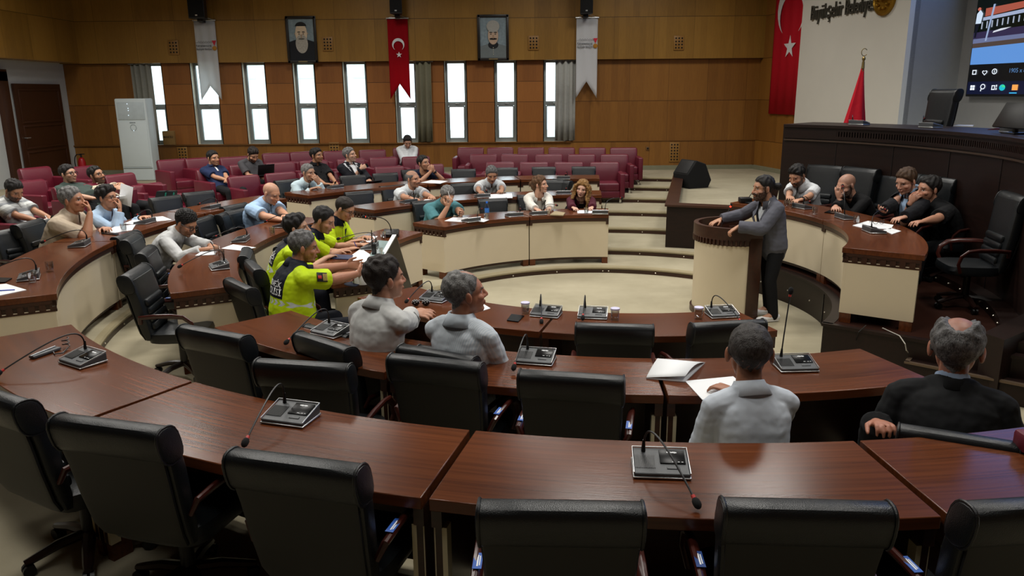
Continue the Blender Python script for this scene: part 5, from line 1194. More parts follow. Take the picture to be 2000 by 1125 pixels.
def person(label, px, py, R=None, zf=0, far=True, s=1.12, yaw=None, hy=0, hp=0, hr=0, lean=1, skin='#b98a6d', hair=('dark', 1.0, 0.0), beard=0, moustache=0, brow=None, L=None, Rr=None, top=('shirt', '#cfd2d4', 'short'), legs='#16171a', seat=True, glasses=None, bulk=1.0, head=None, curlL=.5, curlR=.5, pelv=None, vox=.0062, belly=0.0, poleL=None, poleR=None, female=False, palmL=None, palmR=None, fingL=None, fingR=None, exL=None, exR=None, tl=.50, pz0=.45, hk=1.06):
    Hc = np.array(head if head is not None else PR(px, py, R, far)); a = ang(Hc)
    yw = R_(a+180 if yaw is None else yaw); F = V3(math.cos(yw), math.sin(yw), 0); Lf = V3(-F[1], F[0], 0); Z = V3(0, 0, 1)
    # head frame
    hya = yw+R_(hy); hf = V3(math.cos(hya)*math.cos(R_(hp)), math.sin(hya)*math.cos(R_(hp)), math.sin(R_(hp))); hx = nrm(np.cross(hf, Z)); hz = np.cross(hx, hf)
    hx, hz = hx*math.cos(R_(hr))+hz*math.sin(R_(hr)), hz*math.cos(R_(hr))-hx*math.sin(R_(hr)); HM = np.stack([hx, hf, hz], 1)
    hs = s*1.04*hk*(.95 if female else 1); H = lambda x, y, z: Hc+HM@V3(x, y, z)*hs
    nb = H(0, -.035, -.140) - F*.012*s - Z*.012*s                       # base of neck
    pz = zf+(pz0 if seat else .95)
    if pelv is not None: pel = V3(*pelv)
    elif seat:
        dz = nb[2]-pz; ln_ = tl*s
        if dz > ln_*.985: pz = nb[2]-ln_*.985; dz = ln_*.985
        pel = nb-F*lean*math.sqrt(max(0, ln_**2-dz**2)); pel[2] = pz
    else: pel = nb-F*.03; pel[2] = pz
    sp = nrm(nb-pel); ln = np.linalg.norm(nb-pel); sf = nrm(F-sp*(F@sp)); bk = bulk*s
    root = thing('person', label, 'person', (pel[0], pel[1], zf), yw-PI/2)
    T = lambda t, l=0, f=0: pel+sp*ln*t+Lf*l*s+sf*f*s
    cv = .02                                                          # slight slump of the spine
    def torso(mb, gr=0.0, lo=-.16, hi=1.0, n=20, bel=1.0):
        pr = [(-.16, .150, .105, 0), (-.05, .178, .125, 0), (.1, .172, .122, .0), (.28, .158, .115+belly*bel, belly*.5), (.48, .160, .116+belly*.5*bel, belly*.3), (.66, .172, .118, -.004), (.80, .180, .108, -.008), (.90, .168, .088, -.012), (.97, .120, .072, -.012), (1.03, .066, .062, -.008)]
        if female: pr = [(t, rx*(.86 if .2 < t < .6 else .92), ry*(1.12 if .55 < t < .75 else .93), f) for t, rx, ry, f in pr]
        pr = [q for q in pr if lo <= q[0] <= hi]
        mb.tube([T(t, 0, f-cv*math.sin(min(1, max(0, t))*PI)) for t, rx, ry, f in pr], [((rx*bulk+gr)*s, (ry*bulk+gr)*s) for t, rx, ry, f in pr], up=sf, n=n)
    # arms
    spec = {}
    for sd, tgt, cu, pole, pal, fin, ex in ((1, L, curlL, poleL, palmL, fingL, exL), (-1, Rr, curlR, poleR, palmR, fingR, exR)):
        sh = T(.895, sd*.176*bulk*(.9 if female else 1), -.012); l1, l2 = .285*s, .25*s
        if tgt is None: tgt = ('l', .30, .10)
        k = tgt[0]
        if k == 'l': tp = pel+F*tgt[1]*s+Lf*sd*tgt[2]*s+Z*.13*s; pn = -Z; fg = F-Lf*sd*.6
        elif k == 'd': tp = V3(*(nb+F*tgt[1]*s+Lf*sd*tgt[2]*s)); tp[2] = tgt[3]+.022*s; pn = -Z; fg = None
        elif k == 'p': tp = V3(*P(tgt[1], tgt[2], tgt[3]+.022*s)); pn = -Z; fg = None
        elif k == 'h': tp = H(tgt[1]*1.0, tgt[2], tgt[3]); pn = None; fg = None
        elif k == 'w': tp = V3(*tgt[1:4]); pn = -Z; fg = None
        pole_ = nrm((Lf*sd*.42-Z*.9-F*.45) if pole is None else (F*pole[0]+Lf*pole[1]+Z*pole[2]))
        el, wr = ik(sh, tp, l1, l2, pole_); fd = nrm(wr-el)
        if fg is None: fg = fd if k != 'h' else nrm(Z*.5+fd*.7)
        if k in 'dpw' and fin is None: fg = nrm(V3(fd[0], fd[1], fd[2]*.3)-Lf*sd*.25)
        if fin is not None: fg = HM@V3(*fin) if k == 'h' else F*fin[0]+Lf*fin[1]+Z*fin[2]
        if pn is None: pn = nrm(Hc-wr)
        if pal is not None: pn = HM@V3(*pal) if k == 'h' else F*pal[0]+Lf*pal[1]+Z*pal[2]
        spec[sd] = (sh, el, wr, nrm(fg), pn, cu, ex)
    # legs
    lg = {}
    for sd in (1, -1):
        hip = T(-.05, sd*.09, 0)
        if seat: kn = V3(*(pel+F*.44*s+Lf*sd*.13*s)); kn[2] = max(zf+.42, pel[2]-.02); an = kn+F*.04; an[2] = zf+.09
        else: kn = hip+F*(.02+sd*.05)+Lf*sd*.03; kn[2] = zf+.50; an = kn+F*(-.06)+Lf*sd*.02; an[2] = zf+.09
        lg[sd] = (hip, kn, an)
    # ---- body: one continuous skin
    mb = MB(); torso(mb, -.004)
    for sd in (1, -1):
        sh, el, wr, fg, pn, cu, ex = spec[sd]; b_ = bulk*(.86 if female else 1)
        mb.tube([T(.985, sd*.04, -.01), T(.955, sd*.10, -.012), sh], [.05*s, .052*s, .049*s*b_]); ud = nrm(el-sh)
        mb.tube([sh, sh+ud*.09*s, sh+ud*.18*s, el], [.048*s*b_, .049*s*b_, .044*s*b_, .039*s*b_]); d = nrm(wr-el)
        mb.tube([el, el+d*.06*s, el+d*.15*s, wr], [.040*s*b_, .042*s*b_, .034*s*b_, (.028*s*b_, .022*s*b_)], up=pn)
        hand(mb, wr, fg, pn, sd, s*(.9 if female else 1), cu, ex=ex)
        hip, kn, an = lg[sd]; mb.tube([hip, (hip+kn)/2, kn], [.078*s, .07*s, .054*s], n=10); mb.tube([kn, kn*.65+an*.35, an], [.052*s, .054*s, .036*s], n=10); mb.tube([an, an+F*.08-Z*.04, an+F*.16-Z*.055], [.04*s, .04*s, .03*s], n=10)
    mb.tube([T(.96, 0, -.01), nb, H(0, -.03, -.10), H(0, -.02, -.03)], [.068*s, (.064*s, .064*s), (.060*s, .061*s), .055*s], n=16)
    e = lambda c, r, Rm=None: mb.ell(H(*c), (r[0]*hs, r[1]*hs, r[2]*hs), HM if Rm is None else HM@Rm, 16, 12)
    e((0, -.014, .032), (.078, .098, .084)); e((0, .030, -.030), (.064, .062, .080)); e((0, .028, .02), (.068, .066, .06)); e((0, .066, -.094), (.026, .022, .020)); e((0, .035, -.082), (.05, .045, .03))
    for q in (1, -1):
        a_ = .32*q; Re = np.array([[math.cos(a_), math.sin(a_), 0], [-math.sin(a_), math.cos(a_), 0], [0, 0, 1]])
        e((q*.081, -.010, -.006), (.009, .019, .032), Re); e((q*.03, .080, .020), (.022, .012, .009)); e((q*.046, .058, -.026), (.02, .024, .02)); e((q*.011, .098, -.034), (.009, .010, .008))
    mb.tube([H(0, .088, .012), H(0, .098, -.010), H(0, .110, -.030)], [.009*hs, .010*hs, .012*hs], n=10); e((0, .092, -.060), (.022, .009, .006)); e((0, .090, -.070), (.019, .009, .006))
    me = mb.fuse(vox*s, 2, .5)
    v = getv(me); lp = (v-Hc)@HM/hs
    # finer mesh where the face is
    bm = bmesh.new(); bm.from_mesh(me); bm.verts.ensure_lookup_table(); fac = (lp[:, 1] > .02) & (lp[:, 2] > -.12) & (lp[:, 2] < .12) & (np.abs(lp[:, 0]) < .09) & (lp[:, 1] < .14)
    es = [q for q in bm.edges if fac[q.verts[0].index] and fac[q.verts[1].index]]
    if es: bmesh.ops.subdivide_edges(bm, edges=es, cuts=1, use_grid_fill=True)
    bm.to_mesh(me); bm.free(); v = getv(me); lp = (v-Hc)@HM/hs; ax = np.abs(lp[:, 0])
    g = np.exp(-((ax-.032)**2/.013**2+(lp[:, 2]-.002)**2/.010**2))*(lp[:, 1] > .04)
    v = v-np.outer(g*.010*hs, hf); setv(me, v); lp = (v-Hc)@HM/hs; ax = np.abs(lp[:, 0]); y, z = lp[:, 1], lp[:, 2]
    # colours of skin, lips, eyes, brows, beard; shade painted into eye hollows, lip line, nostrils
    hcol = np.array(lin(HC[hair[0]] if hair else '#3a322c')); sk = np.array(lin(skin)); col = np.tile(sk, (len(v), 1))
    def blend(m, c, k=1.0):
        nonlocal col
        m = np.clip(m, 0, 1)[:, None]*k; col = col*(1-m)+np.array(c)*m
    ff = (np.abs(lp[:, 0]) < .1) & (np.abs(z) < .14) & (y > -.12) & (y < .14)
    blend(ff*np.exp(-((ax-.045)**2/.02**2+(z+.03)**2/.02**2))*(y > .03), sk*np.array([1.12, .82, .78]), .5)
    blend(ff*np.exp(-(ax**2/.016**2+(z+.03)**2/.014**2))*(y > .08), sk*np.array([1.1, .8, .76]), .5)
    if female: blend(ff*(1-sm((ax/.023)**2+((z+.065)/.009)**2, .7, 1.3))*(y > .07), lin('#8a3038'), .8)
    else: blend(ff*(1-sm((ax/.024)**2+((z+.065)/.008)**2, .6, 1.4))*(y > .07), sk*np.array([.85, .55, .52]), .8)
    blend(ff*(1-sm((ax/.02)**2+((z+.0655)/.0018)**2, .6, 1.5))*(y > .07), sk*.25, .7)
    if beard or moustache:
        wv = wob(lp, 160, .004, 3)
        jaw = sm(-.028-z+.35*np.clip(y-.05, 0, 1)*0+wv, -.008, .012)*sm(y, -.025, .0)*(ax < .09)*(z > -.15)
        cheek = 1-sm((ax-.0)*0+z, -.05, -.02)*sm(y, .055, .075)*(ax < .055); side = sm(y, -.012, .01)*(1-sm(y, .03, .05))*(z > -.05)*(z < .02)*(ax > .05)
        mus = (1-sm((ax/.034)**2+((z+.048)/.010)**2, .7, 1.3))*(y > .07)
        lipz = 1-(1-sm((ax/.02)**2+((z+.066)/.008)**2, .7, 1.2))
        bb = np.clip(jaw*cheek+side*.8, 0, 1)*lipz*(beard > 0)
        blend(ff*bb, hcol*1.1, min(1, .35 if beard == 1 else .88)); blend(ff*mus*((moustache > 0) | (beard > 1)), hcol, .9)
        vn = getn(me); th = (bb*(.012 if beard > 2 else .006 if beard == 2 else 0)+mus*(.006 if moustache or beard > 1 else 0))*ff*hs
        v = v+vn*(th*(1+np.clip(wob(lp, 230, .5, 5), -.5, .5)))[:, None]; setv(me, v)
    bc = hcol*.9 if brow is None else np.array(lin(brow))
    blend(ff*(1-sm(((ax-.034)/.023)**2+((z-.0235+.25*np.clip(ax-.04, 0, 1))/.0052)**2, .6, 1.4))*(y > .05), bc, .85)
    eo = .0068 if hp > -22 else .004
    eye = ((ax-.032)/.0145)**2+((z-.001)/eo)**2
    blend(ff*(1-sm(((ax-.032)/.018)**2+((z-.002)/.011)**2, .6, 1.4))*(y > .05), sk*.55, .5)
    blend(ff*(1-sm(eye, .75, 1.1))*(y > .05), lin('#c9c4bd')); blend(ff*(1-sm(((ax-.032)/.0062)**2+((z-.001)/.0066)**2, .7, 1.2))*(eye < 1.1)*(y > .05), lin('#1a0f0a'))
    blend(ff*(np.abs(eye-1.1) < .35)*(z > .001)*(y > .05), lin('#1c120e'), .7)
    blend(ff*(1-sm(((ax-.008)/.004)**2+((z+.041)/.0028)**2, .6, 1.4))*(y > .09), sk*.2, .8)
    blend(ff*(1-sm(((ax-.082)/.02)**2+((y+.008)/.012)**2+((z+.004)/.018)**2, .4, 1.2)), sk*np.array([.95, .62, .58]), .6)
    if hair and hair[1] < .3:                                          # cropped hair as tint
        hm = hairline(lp, hair[2]); blend(((np.abs(lp) < .14).all(1))*sm(hm, -.004, .012), hcol, hair[1]*2.4)
    elif hair:
        hm = hairline(lp, hair[2]); st0 = hair[3] if len(hair) > 3 else ''
        if st0 in ('ring', 'crown', 'thin'): hm = np.where(lp[:, 2] > .06, np.minimum(hm, .0), hm)
        blend(((np.abs(lp) < .14).all(1))*sm(hm+wob(lp, 200, .004, 7), -.016, .006), hcol, .6 if not st0 in ('ring', 'crown', 'thin') else .4)
    ca = me.color_attributes.new('col', 'FLOAT_COLOR', 'POINT'); ca.data.foreach_set('color', np.c_[np.clip(col, 0, 1), np.ones(len(v))].astype(np.float32).ravel())
    body = mkobj('body', me, M['skin'], root)
    # ---- hair grown from the head's own surface
    if hair and hair[1] >= .3:
        v = getv(me); n_ = getn(me); lp = (v-Hc)@HM/hs; m = hairline(lp, hair[2]); inb = (np.abs(lp[:, 0]) < .105) & (lp[:, 1] > -.13) & (lp[:, 1] < .12) & (lp[:, 2] > -.12) & (lp[:, 2] < .14)
        st = hair[3] if len(hair) > 3 else ''
        if st == 'ring': m = np.minimum(m, .062-lp[:, 2]+.25*np.clip(-.02-lp[:, 1], 0, .1)+.006)
        if st == 'crown': m = np.where(lp[:, 2] > .0, np.minimum(m, (((lp[:, 0])/.036)**2+((lp[:, 1]+.01)/.066)**2-1)*.05), m)
        if st == 'thin': m = np.where(lp[:, 2] > .06, np.minimum(m, (((lp[:, 0])/.03)**2+((lp[:, 1]-.05)/.06)**2-1)*.03), m)
        m = np.where(inb, m, -1)
        m = m+wob(lp, 190, .004, 1)+wob(lp, 420, .002, 2)
        bm = bmesh.new(); bm.from_mesh(me); bm.verts.ensure_lookup_table(); keep = m > -.006
        bmesh.ops.delete(bm, geom=[q for q in bm.verts if not keep[q.index]], context='VERTS'); hm_ = bpy.data.meshes.new('hair'); bm.to_mesh(hm_); bm.free()
        idx = np.where(keep)[0]; t = sm(m[idx], -.002, .032); zz = np.clip(lp[idx, 2]/.1, 0, 1); th = hair[1]*(.0045+.0145*zz+.006*np.clip(lp[idx, 1]/.08, 0, 1)*zz*(st == 'quiff')*3)
        tex = 1+.30*np.sin(lp[idx, 0]*210+np.sin(lp[idx, 1]*70)*2)*.6+.25*np.sin(lp[idx, 1]*150+lp[idx, 2]*90)*.6
        if st == 'curly': tex = 1+.5*np.sin(lp[idx, 0]*260)*np.sin(lp[idx, 1]*240)*np.sin(lp[idx, 2]*250+1)
        nv = v[idx]+n_[idx]*((th*t*tex-.0012)*hs)[:, None]; setv(hm_, nv); ho = mkobj('hair', hm_, HAIRM[hair[0]], root)
    kind = top[0]; tc = top[1]; slv = top[2] if len(top) > 2 else 'short'
    # ---- garments
    def garment(gr, sleeve, collar_cut, lo=-.16, name='shirt', mat=None, vcut=None, bel=1.0, wr_amp=.0022, seed=0, hi=1.0):
        mb = MB(); torso(mb, gr, lo, 1.0, 22, bel); b_ = bulk*(.88 if female else 1)
        for sd in (1, -1):
            sh, el, wr, fg, pn, cu, ex = spec[sd]; ud = nrm(el-sh); d = nrm(wr-el); g_ = gr*s
            mb.tube([T(.97, sd*.05, -.01), T(.945, sd*.105, -.012), sh-ud*.005], [.052*s+g_*.7, .056*s+g_*.8, .050*s*b_+g_])
            if sleeve == 'short': mb.tube([sh, sh+ud*.09*s, sh+ud*.17*s, sh+ud*.215*s], [.049*s*b_+g_, .052*s*b_+g_*1.2, .052*s*b_+g_*1.5, .052*s*b_+g_*1.6], caps=False)
            elif sleeve != 'none':
                mb.tube([sh, sh+ud*.1*s, sh+ud*.2*s, el], [.049*s*b_+g_, .051*s*b_+g_*1.1, .048*s*b_+g_*1.1, .044*s*b_+g_*1.1])
                k2 = {'long': .98, 'roll': .45, 'cuff': .9}[sleeve]; e2 = el+(wr-el)*k2
                mb.tube([el-d*.01, el+d*.06*s, el*.35+e2*.65, e2], [.046*s*b_+g_*1.2, .047*s*b_+g_*1.2, .040*s*b_+g_*1.2, .034*s*b_+g_*1.3], caps=False)
        me = mb.fuse(max(.0075, vox)*s, 3, .5); v = getv(me); n_ = getn(me)
        tv = (v-pel)@sp/ln; lv = (v-pel)@Lf/s; fv = (v-pel)@sf/s
        fold = wob(v, 26, wr_amp, seed)+wob(v, 55, wr_amp*.45, seed+4); v = v+n_*fold[:, None]; setv(me, v)
        at = me.attributes.new('tc', 'FLOAT_VECTOR', 'POINT'); at.data.foreach_set('vector', np.c_[lv, fv, tv].astype(np.float32).ravel())
        nd = np.linalg.norm((v-nb)-np.outer((v-nb)@sp, sp), axis=1); cut = (tv > .985-collar_cut*sm(fv, .0, .07)) & (nd < (.066+.2*collar_cut)*s)
        if vcut: cut |= (fv > .02) & (fv < .165*bulk+belly+gr) & (tv > vcut[0]) & (np.abs(lv) < vcut[1]*np.clip((tv-vcut[0])/(1-vcut[0]), 0, 1)+.004)
        delfaces(me, cut); o = mkobj(name, me, mat, root); return o
    def band(name, mat, r0, r1, h0, h1, gap, z0=0.0, droop=.0):
        "collar: a folded band round the neck, open at the throat"
        c = nb+sp*(.0+z0)*s; nn = 26; rows = []
        for k in range(nn+1):
            a_ = PI/2+gap+(2*PI-2*gap)*k/nn; dx = Lf*math.cos(a_)+sf*math.sin(a_)*1.06; fr = .5+.5*math.sin(a_); dr = -sp*droop*s*fr
            rows.append([c+dx*r0*s+sp*h0*s*.2+dr, c+dx*(r0-.004)*s+sp*h1*s+dr*.6, c+dx*(r0+.006)*s+sp*(h1+.003)*s+dr*.6, c+dx*r1*s+sp*(h0-.010*fr)*s+dr*1.2])
        b = B(); b.loft([[Vector(p) for p in r] for r in rows], closed=False); o = b.obj(name, mat, root, off=True, smooth=80); o.modifiers.new('t', 'SOLIDIFY').thickness = .003; return o
    def placket(mat, t0, t1, gr, w=.014, btn=True):
        b = B(); rows = []; bv = BVHTree.FromPolygons([q[:] for q in map(tuple, getv(sh_o.data))], [tuple(p.vertices) for p in sh_o.data.polygons])
        for t in np.linspace(t0, t1, 9):
            o_ = T(t)+sf*.6; hit = bv.ray_cast(Vector(o_), Vector(-sf))[0]
            if hit is None: continue
            rows.append([hit+Vector(Lf)*q*w*s+Vector(sf)*.0035 for q in (-1, 1)])
        if len(rows) > 2: b.loft(rows, closed=False); ob = b.obj('placket', mat, root, off=True); ob.modifiers.new('t', 'SOLIDIFY').thickness = .003
    cm = top[3] if len(top) > 3 and top[3] is not None else cloth('cloth_'+tc.strip('#'), tc)
    opt = top[4] if len(top) > 4 else {}
    sh_o = None
    if kind == 'tee': sh_o = garment(.014, slv, .05, mat=cm, seed=px*.1)
    elif kind in ('polo', 'shirt', 'police'):
        sh_o = garment(.016, slv, .07, mat=cm, seed=px*.1, wr_amp=.003)
        band('collar', opt.get('collar', cm), .062, .106, -.022, .036, .15, .044, .044)
        placket(opt.get('placket', cm), .88 if kind != 'shirt' else .9, .62 if kind != 'shirt' else .1, .02)
    elif kind == 'jacket':
        im = opt.get('inner', cloth('cloth_d8dade', '#d8dade')); sh_o = garment(.008, 'none', .06, mat=im, name='shirt', seed=px*.1)
        if opt.get('collar', True): band('collar', im, .062, .080, -.008, .044, .15, .046, .040)
        garment(.024, 'cuff' if opt.get('cuff') else 'long', .05, lo=opt.get('lo', -.16), mat=cm, name='jacket', vcut=opt.get('v', (.30, .11)), seed=px*.2, wr_amp=.0035)
        band('lapel', cm, .076, .106, -.02, .030, .5, .026, .045)
        # lapel wings
        b = B(); bvj = None
        for sd in (1, -1):
            pts = [(.93, .075), (.80, .135), (.74, .10), (.70, .118), (opt.get('v', (.30,))[0]+.06, .03), (opt.get('v', (.30,))[0]+.05, .012), (.72, .07)]
            b.faces([Vector(T(t, sd*l, .125*bulk+belly*.4+.02-.10*max(0, t-.72)/.25*.9)) for t, l in pts], [tuple(range(len(pts)))])
        o = b.obj('lapel', cm, root, off=True, smooth=0); so = o.modifiers.new('t', 'SOLIDIFY'); so.thickness = .006
    elif kind == 'cardigan':
        im = cloth('cloth_inner_'+tc.strip('#'), opt.get('inner', '#bdb8ae')); sh_o = garment(.006, 'none', .09, mat=im, name='top', seed=1)
        garment(.020, slv, .06, mat=cm, name='cardigan', vcut=(.15, opt.get('vw', .10)), seed=px*.2, wr_amp=.004); band('shawl_collar', cm, .074, .112, -.02, .03, .45, .0, .05)
    # ---- trousers and shoes
    lm = cloth('cloth_'+legs.strip('#'), legs); mb = MB()
    mb.tube([T(-.17), T(-.05), T(.12, 0, belly*.3)], [(.155*bk, .115*bk), (.186*bk, .134*bk), (.176*bk, (.128+belly*.6)*bk)], up=sf)
    for sd in (1, -1):
        hip, kn, an = lg[sd]; mb.tube([hip, hip*.55+kn*.45, kn], [.094*s, .084*s, .066*s], n=12); mb.tube([kn, kn*.6+an*.4, an-Z*.02], [.066*s, .064*s, .056*s], n=12)
    mkobj('trousers', mb.fuse(.013*s, 3), lm, root)
    for sd in (1, -1):
        hip, kn, an = lg[sd]; mb = MB(); g0 = V3(an[0], an[1], zf); mb.tube([g0-F*.05+Z*.05, g0+F*.02+Z*.055, g0+F*.10+Z*.042, g0+F*.19+Z*.034], [(.038, .045), (.042, .05), (.046, .038), (.036, .03)], up=Z, n=14); mb.tube([g0-F*.055+Z*.012, g0+F*.1+Z*.012, g0+F*.195+Z*.012], [(.036, .012), (.044, .012), (.034, .012)], up=Z, n=12)
        mkobj('shoe', mb.fuse(.008, 2), opt.get('shoe', M['blackpl']), root)
    if glasses:
        b = B()
        for q in (1, -1):
            c = H(q*.033, .096, -.002); rx, rz = .026*hs, .019*hs
            b.tube([Vector(c+hx*rx*math.copysign(abs(math.cos(t_))**.7, math.cos(t_))+hz*rz*math.copysign(abs(math.sin(t_))**.7, math.sin(t_))) for t_ in np.linspace(0, 2*PI, 22)], .0022*hs if glasses == 'thin' else .0034*hs, 6)
            b.tube([Vector(H(q*.058, .094, .006)), Vector(H(q*.080, .05, .010)), Vector(H(q*.084, -.005, .012))], .0022*hs, 6)
        b.tube([Vector(H(-.008, .101, .003)), Vector(H(.008, .101, .003))], .003*hs, 6); b.obj('glasses', M['blackpl'], root, off=True)
    PEOPLE.append((label, root, pel, Hc, np.round(nb[2]-pel[2], 2)))
    return dict(root=root, H=H, T=T, F=F, Lf=Lf, sp=sp, sf=sf, spec=spec, lg=lg, s=s, hs=hs, HM=HM, Hc=Hc, shirt=sh_o, nb=nb, pel=pel)
PEOPLE = []
def extra(p, name, fn, vox, mat, smooth=2, amp=0.0, freq=60):
    mb = MB(); fn(mb); me = mb.fuse(vox, smooth)
    if amp: v = getv(me); setv(me, v+getn(me)*wob(v, freq, amp, 2)[:, None])
    return mkobj(name, me, mat, p['root'])
# ---------------------------------------------------------------- cloth patterns
def stripes_h(name, c0, c1, c2):
    t = NT(name); s = t.sep(t.attr('tc').outputs['Vector']); z = t.math('FRACT', t.math('MULTIPLY', s[2], 3.4))
    t.color(t.mix(t.math('GREATER_THAN', z, .68), t.mix(t.math('GREATER_THAN', z, .34), lin(c0), lin(c1)), lin(c2))); t.set(.85, 0, .2); return t.m
def stripes_v(name, c0, c1, n):
    t = NT(name); s = t.sep(t.attr('tc').outputs['Vector']); z = t.math('FRACT', t.math('MULTIPLY', t.math('ADD', s[0], t.math('MULTIPLY', s[1], .5)), n))
    t.color(t.mix(t.math('GREATER_THAN', z, .66), lin(c0), lin(c1))); t.set(.8, 0, .2); t.bump(t.noise(t.obj(), 9, 2), .35, .03); return t.m
def hivis():
    t = NT('hi_vis_shirt'); s = t.sep(t.attr('tc').outputs['Vector']); al = t.math('ABSOLUTE', s[0])
    navy = t.math('MULTIPLY', t.math('GREATER_THAN', s[2], .74), t.math('LESS_THAN', al, .125)); back = t.math('LESS_THAN', s[1], .02); fr = t.math('MULTIPLY', t.math('GREATER_THAN', s[1], .02), t.math('MULTIPLY', t.math('GREATER_THAN', s[2], .93), t.math('LESS_THAN', al, .15)))
    nv = t.math('MAXIMUM', t.math('MULTIPLY', t.math('MULTIPLY', t.math('GREATER_THAN', s[2], .52), t.math('LESS_THAN', al, .125)), back), t.math('MAXIMUM', fr, t.math('MULTIPLY', navy, back)))
    zz = t.math('ABSOLUTE', t.math('SUBTRACT', s[2], .455)); ch = t.math('FRACT', t.math('ADD', t.math('MULTIPLY', s[0], 17.0), t.math('MULTIPLY', zz, -9.0)))
    bd = t.math('MULTIPLY', t.math('LESS_THAN', zz, .045), t.math('GREATER_THAN', ch, .45))
    c = t.mix(bd, lin('#bdd80c'), lin('#c9d0cc')); t.color(t.mix(nv, c, lin('#0d1120'))); t.set(.7, 0, .3); t.bump(t.noise(t.obj(), 9, 2), .35, .03); return t.m
HV = hivis(); NAVY = cloth('navy_collar', '#0d1120')
WS = '#c8cbce'; LB = '#b3cbe0'
def chair_for(p, label, sc_=.9, high=False, zf=0, back=.03, dyaw=0):
    yaw = math.degrees(math.atan2(p['F'][1], p['F'][0])); a = Vector(p['pel'])+Vector(p['F'])*back; c = chair(0, 0, zf, label, face=yaw+dyaw, at=Vector((a.x, a.y, zf)), sc_=sc_, high=high)
    return c
zL = zA
p1 = person('bearded man in grey and white striped polo looking down, leftmost armchair', 27, 372, R=8.2, zf=.4, yaw=-15, hy=-5, hp=-28, lean=-1, pz0=.46, s=1.1, tl=.45, beard=2, hair=('black', 1, .005), top=('polo', '#a9abaa', 'short', stripes_h('striped_polo', '#a2a3a2', '#c6c8c6', '#84878a')), skin='#a87a5e', L=('l', .36, .06), Rr=('l', .30, .08))
p2 = person('man in dark green t-shirt with black glasses gazing up to the right', 133, 340, R=8.8, zf=.5, yaw=-18, hy=4, hp=8, lean=-1, pz0=.46, s=1.12, tl=.47, hair=('black', .9, .0), beard=1, top=('tee', '#3b4742', 'short'), glasses='thick', bulk=1.15, belly=.05, skin='#c0967c')
p3 = person('bearded man in cream polo holding up a white sheet', 188, 342, R=8.75, zf=.5, yaw=-22, hy=5, hp=12, hr=-6, lean=-1, pz0=.46, s=1.1, tl=.46, hair=('black', .9, .012), beard=2, glasses='thin', top=('polo', '#cfc4ae', 'short'), skin='#b98a6c', L=('w', *PY(243, 357, 12.35)), Rr=('w', *PY(232, 366, 12.2)), palmL=(0, -.4, -.9), palmR=(0, .6, -.7))
p4 = person('grey haired man in beige short sleeved shirt, fist at his mouth', 141, 391, R=6.32, zf=.3, yaw=0, hy=2, hp=4, hair=('grey', .9, .0), s=1.18, top=('shirt', '#b8a893', 'short'), bulk=1.18, belly=.03, skin='#b58163', Rr=('h', .035, .150, -.125), L=('p', 202, 447, zA), poleR=(.3, -.25, -1), curlR=1.1, fingR=(-.55, -.25, .8), curlL=.7)
p5 = person('man in light blue shirt with thin glasses, hand over mouth, wristwatch', 209, 386, R=6.32, zf=.3, yaw=-12, hy=2, hp=2, hair=('black', 1.2, .0, 'quiff'), s=1.12, glasses='thin', top=('shirt', '#a9c1da', 'cuff', None), skin='#bd8a6c', Rr=('h', .03, .145, -.125), L=('p', 276, 425, zA), poleR=(.3, -.25, -1), curlR=1.0, fingR=(-.5, -.2, .8), moustache=1)
p6 = person('man in white shirt and black glasses bent over writing', 363, 436, R=4.92, zf=.2, yaw=-2, hy=-12, hp=-30, hair=('black', 1.2, .0, 'curly'), s=1.12, beard=1, glasses='thick', top=('shirt', '#c3c4c4', 'cuff'), skin='#b07e60', Rr=('p', 396, 487, zB), L=('p', 412, 480, zB), curlR=.9, curlL=.8)
p7 = person('heavy bald man in light blue short sleeved shirt writing', 530, 378, R=5.0, zf=.2, yaw=-22, hy=-2, hp=-24, hair=('grey', .08, .03), s=1.16, top=('shirt', '#9db9d8', 'short'), bulk=1.25, belly=.05, skin='#c39174', Rr=('p', 556, 432, zB), L=('p', 574, 432, zB), curlR=.9)
p8 = person('front officer in yellow hi-vis shirt with salt and pepper hair, back to viewer', 593, 483, R=3.66, far=False, zf=.1, yaw=36, hy=-20, hp=-6, hair=('salt', .9, .0), s=1.14, beard=0, top=('police', '#bdd80c', 'short', HV, {'collar': NAVY}), legs='#10131d', bulk=1.18, belly=.03, skin='#a9755a', Rr=('w', -1.38, 7.36, .97), L=('w', -1.5, 7.56, 1.01), palmL=(-.2, -.9, .2), palmR=(0, .9, .3))
p9 = person('officer in yellow hi-vis shirt mostly hidden behind the front officer', 579, 446, R=3.56, zf=.1, yaw=14, hy=-8, hp=4, hair=('black', 1.1, .0, 'quiff'), s=1.14, beard=1, top=('police', '#bdd80c', 'short', HV, {'collar': NAVY}), legs='#10131d', skin='#c09478', Rr=('p', 636, 504, zC), L=('p', 660, 490, zC))
p10 = person('officer in yellow hi-vis shirt writing, receding dark hair, third from aisle', 632, 430, R=3.32, zf=.1, yaw=5, hy=-10, hp=-22, hair=('black', .8, .02), s=1.14, beard=1, top=('police', '#bdd80c', 'short', HV, {'collar': NAVY}), legs='#10131d', skin='#bb8b6d', Rr=('p', 682, 487, zC), L=('p', 704, 478, zC), curlR=.9)
p11 = person('officer in yellow hi-vis shirt wearing glasses, farthest of the four', 673, 408, R=3.36, zf=.1, yaw=-10, hy=-4, hp=-26, hair=('dark', .4, .0), s=1.14, glasses='thin', top=('police', '#bdd80c', 'short', HV, {'collar': NAVY}), legs='#10131d', skin='#b5866a', Rr=('p', 688, 472, zC), L=('p', 712, 463, zC))
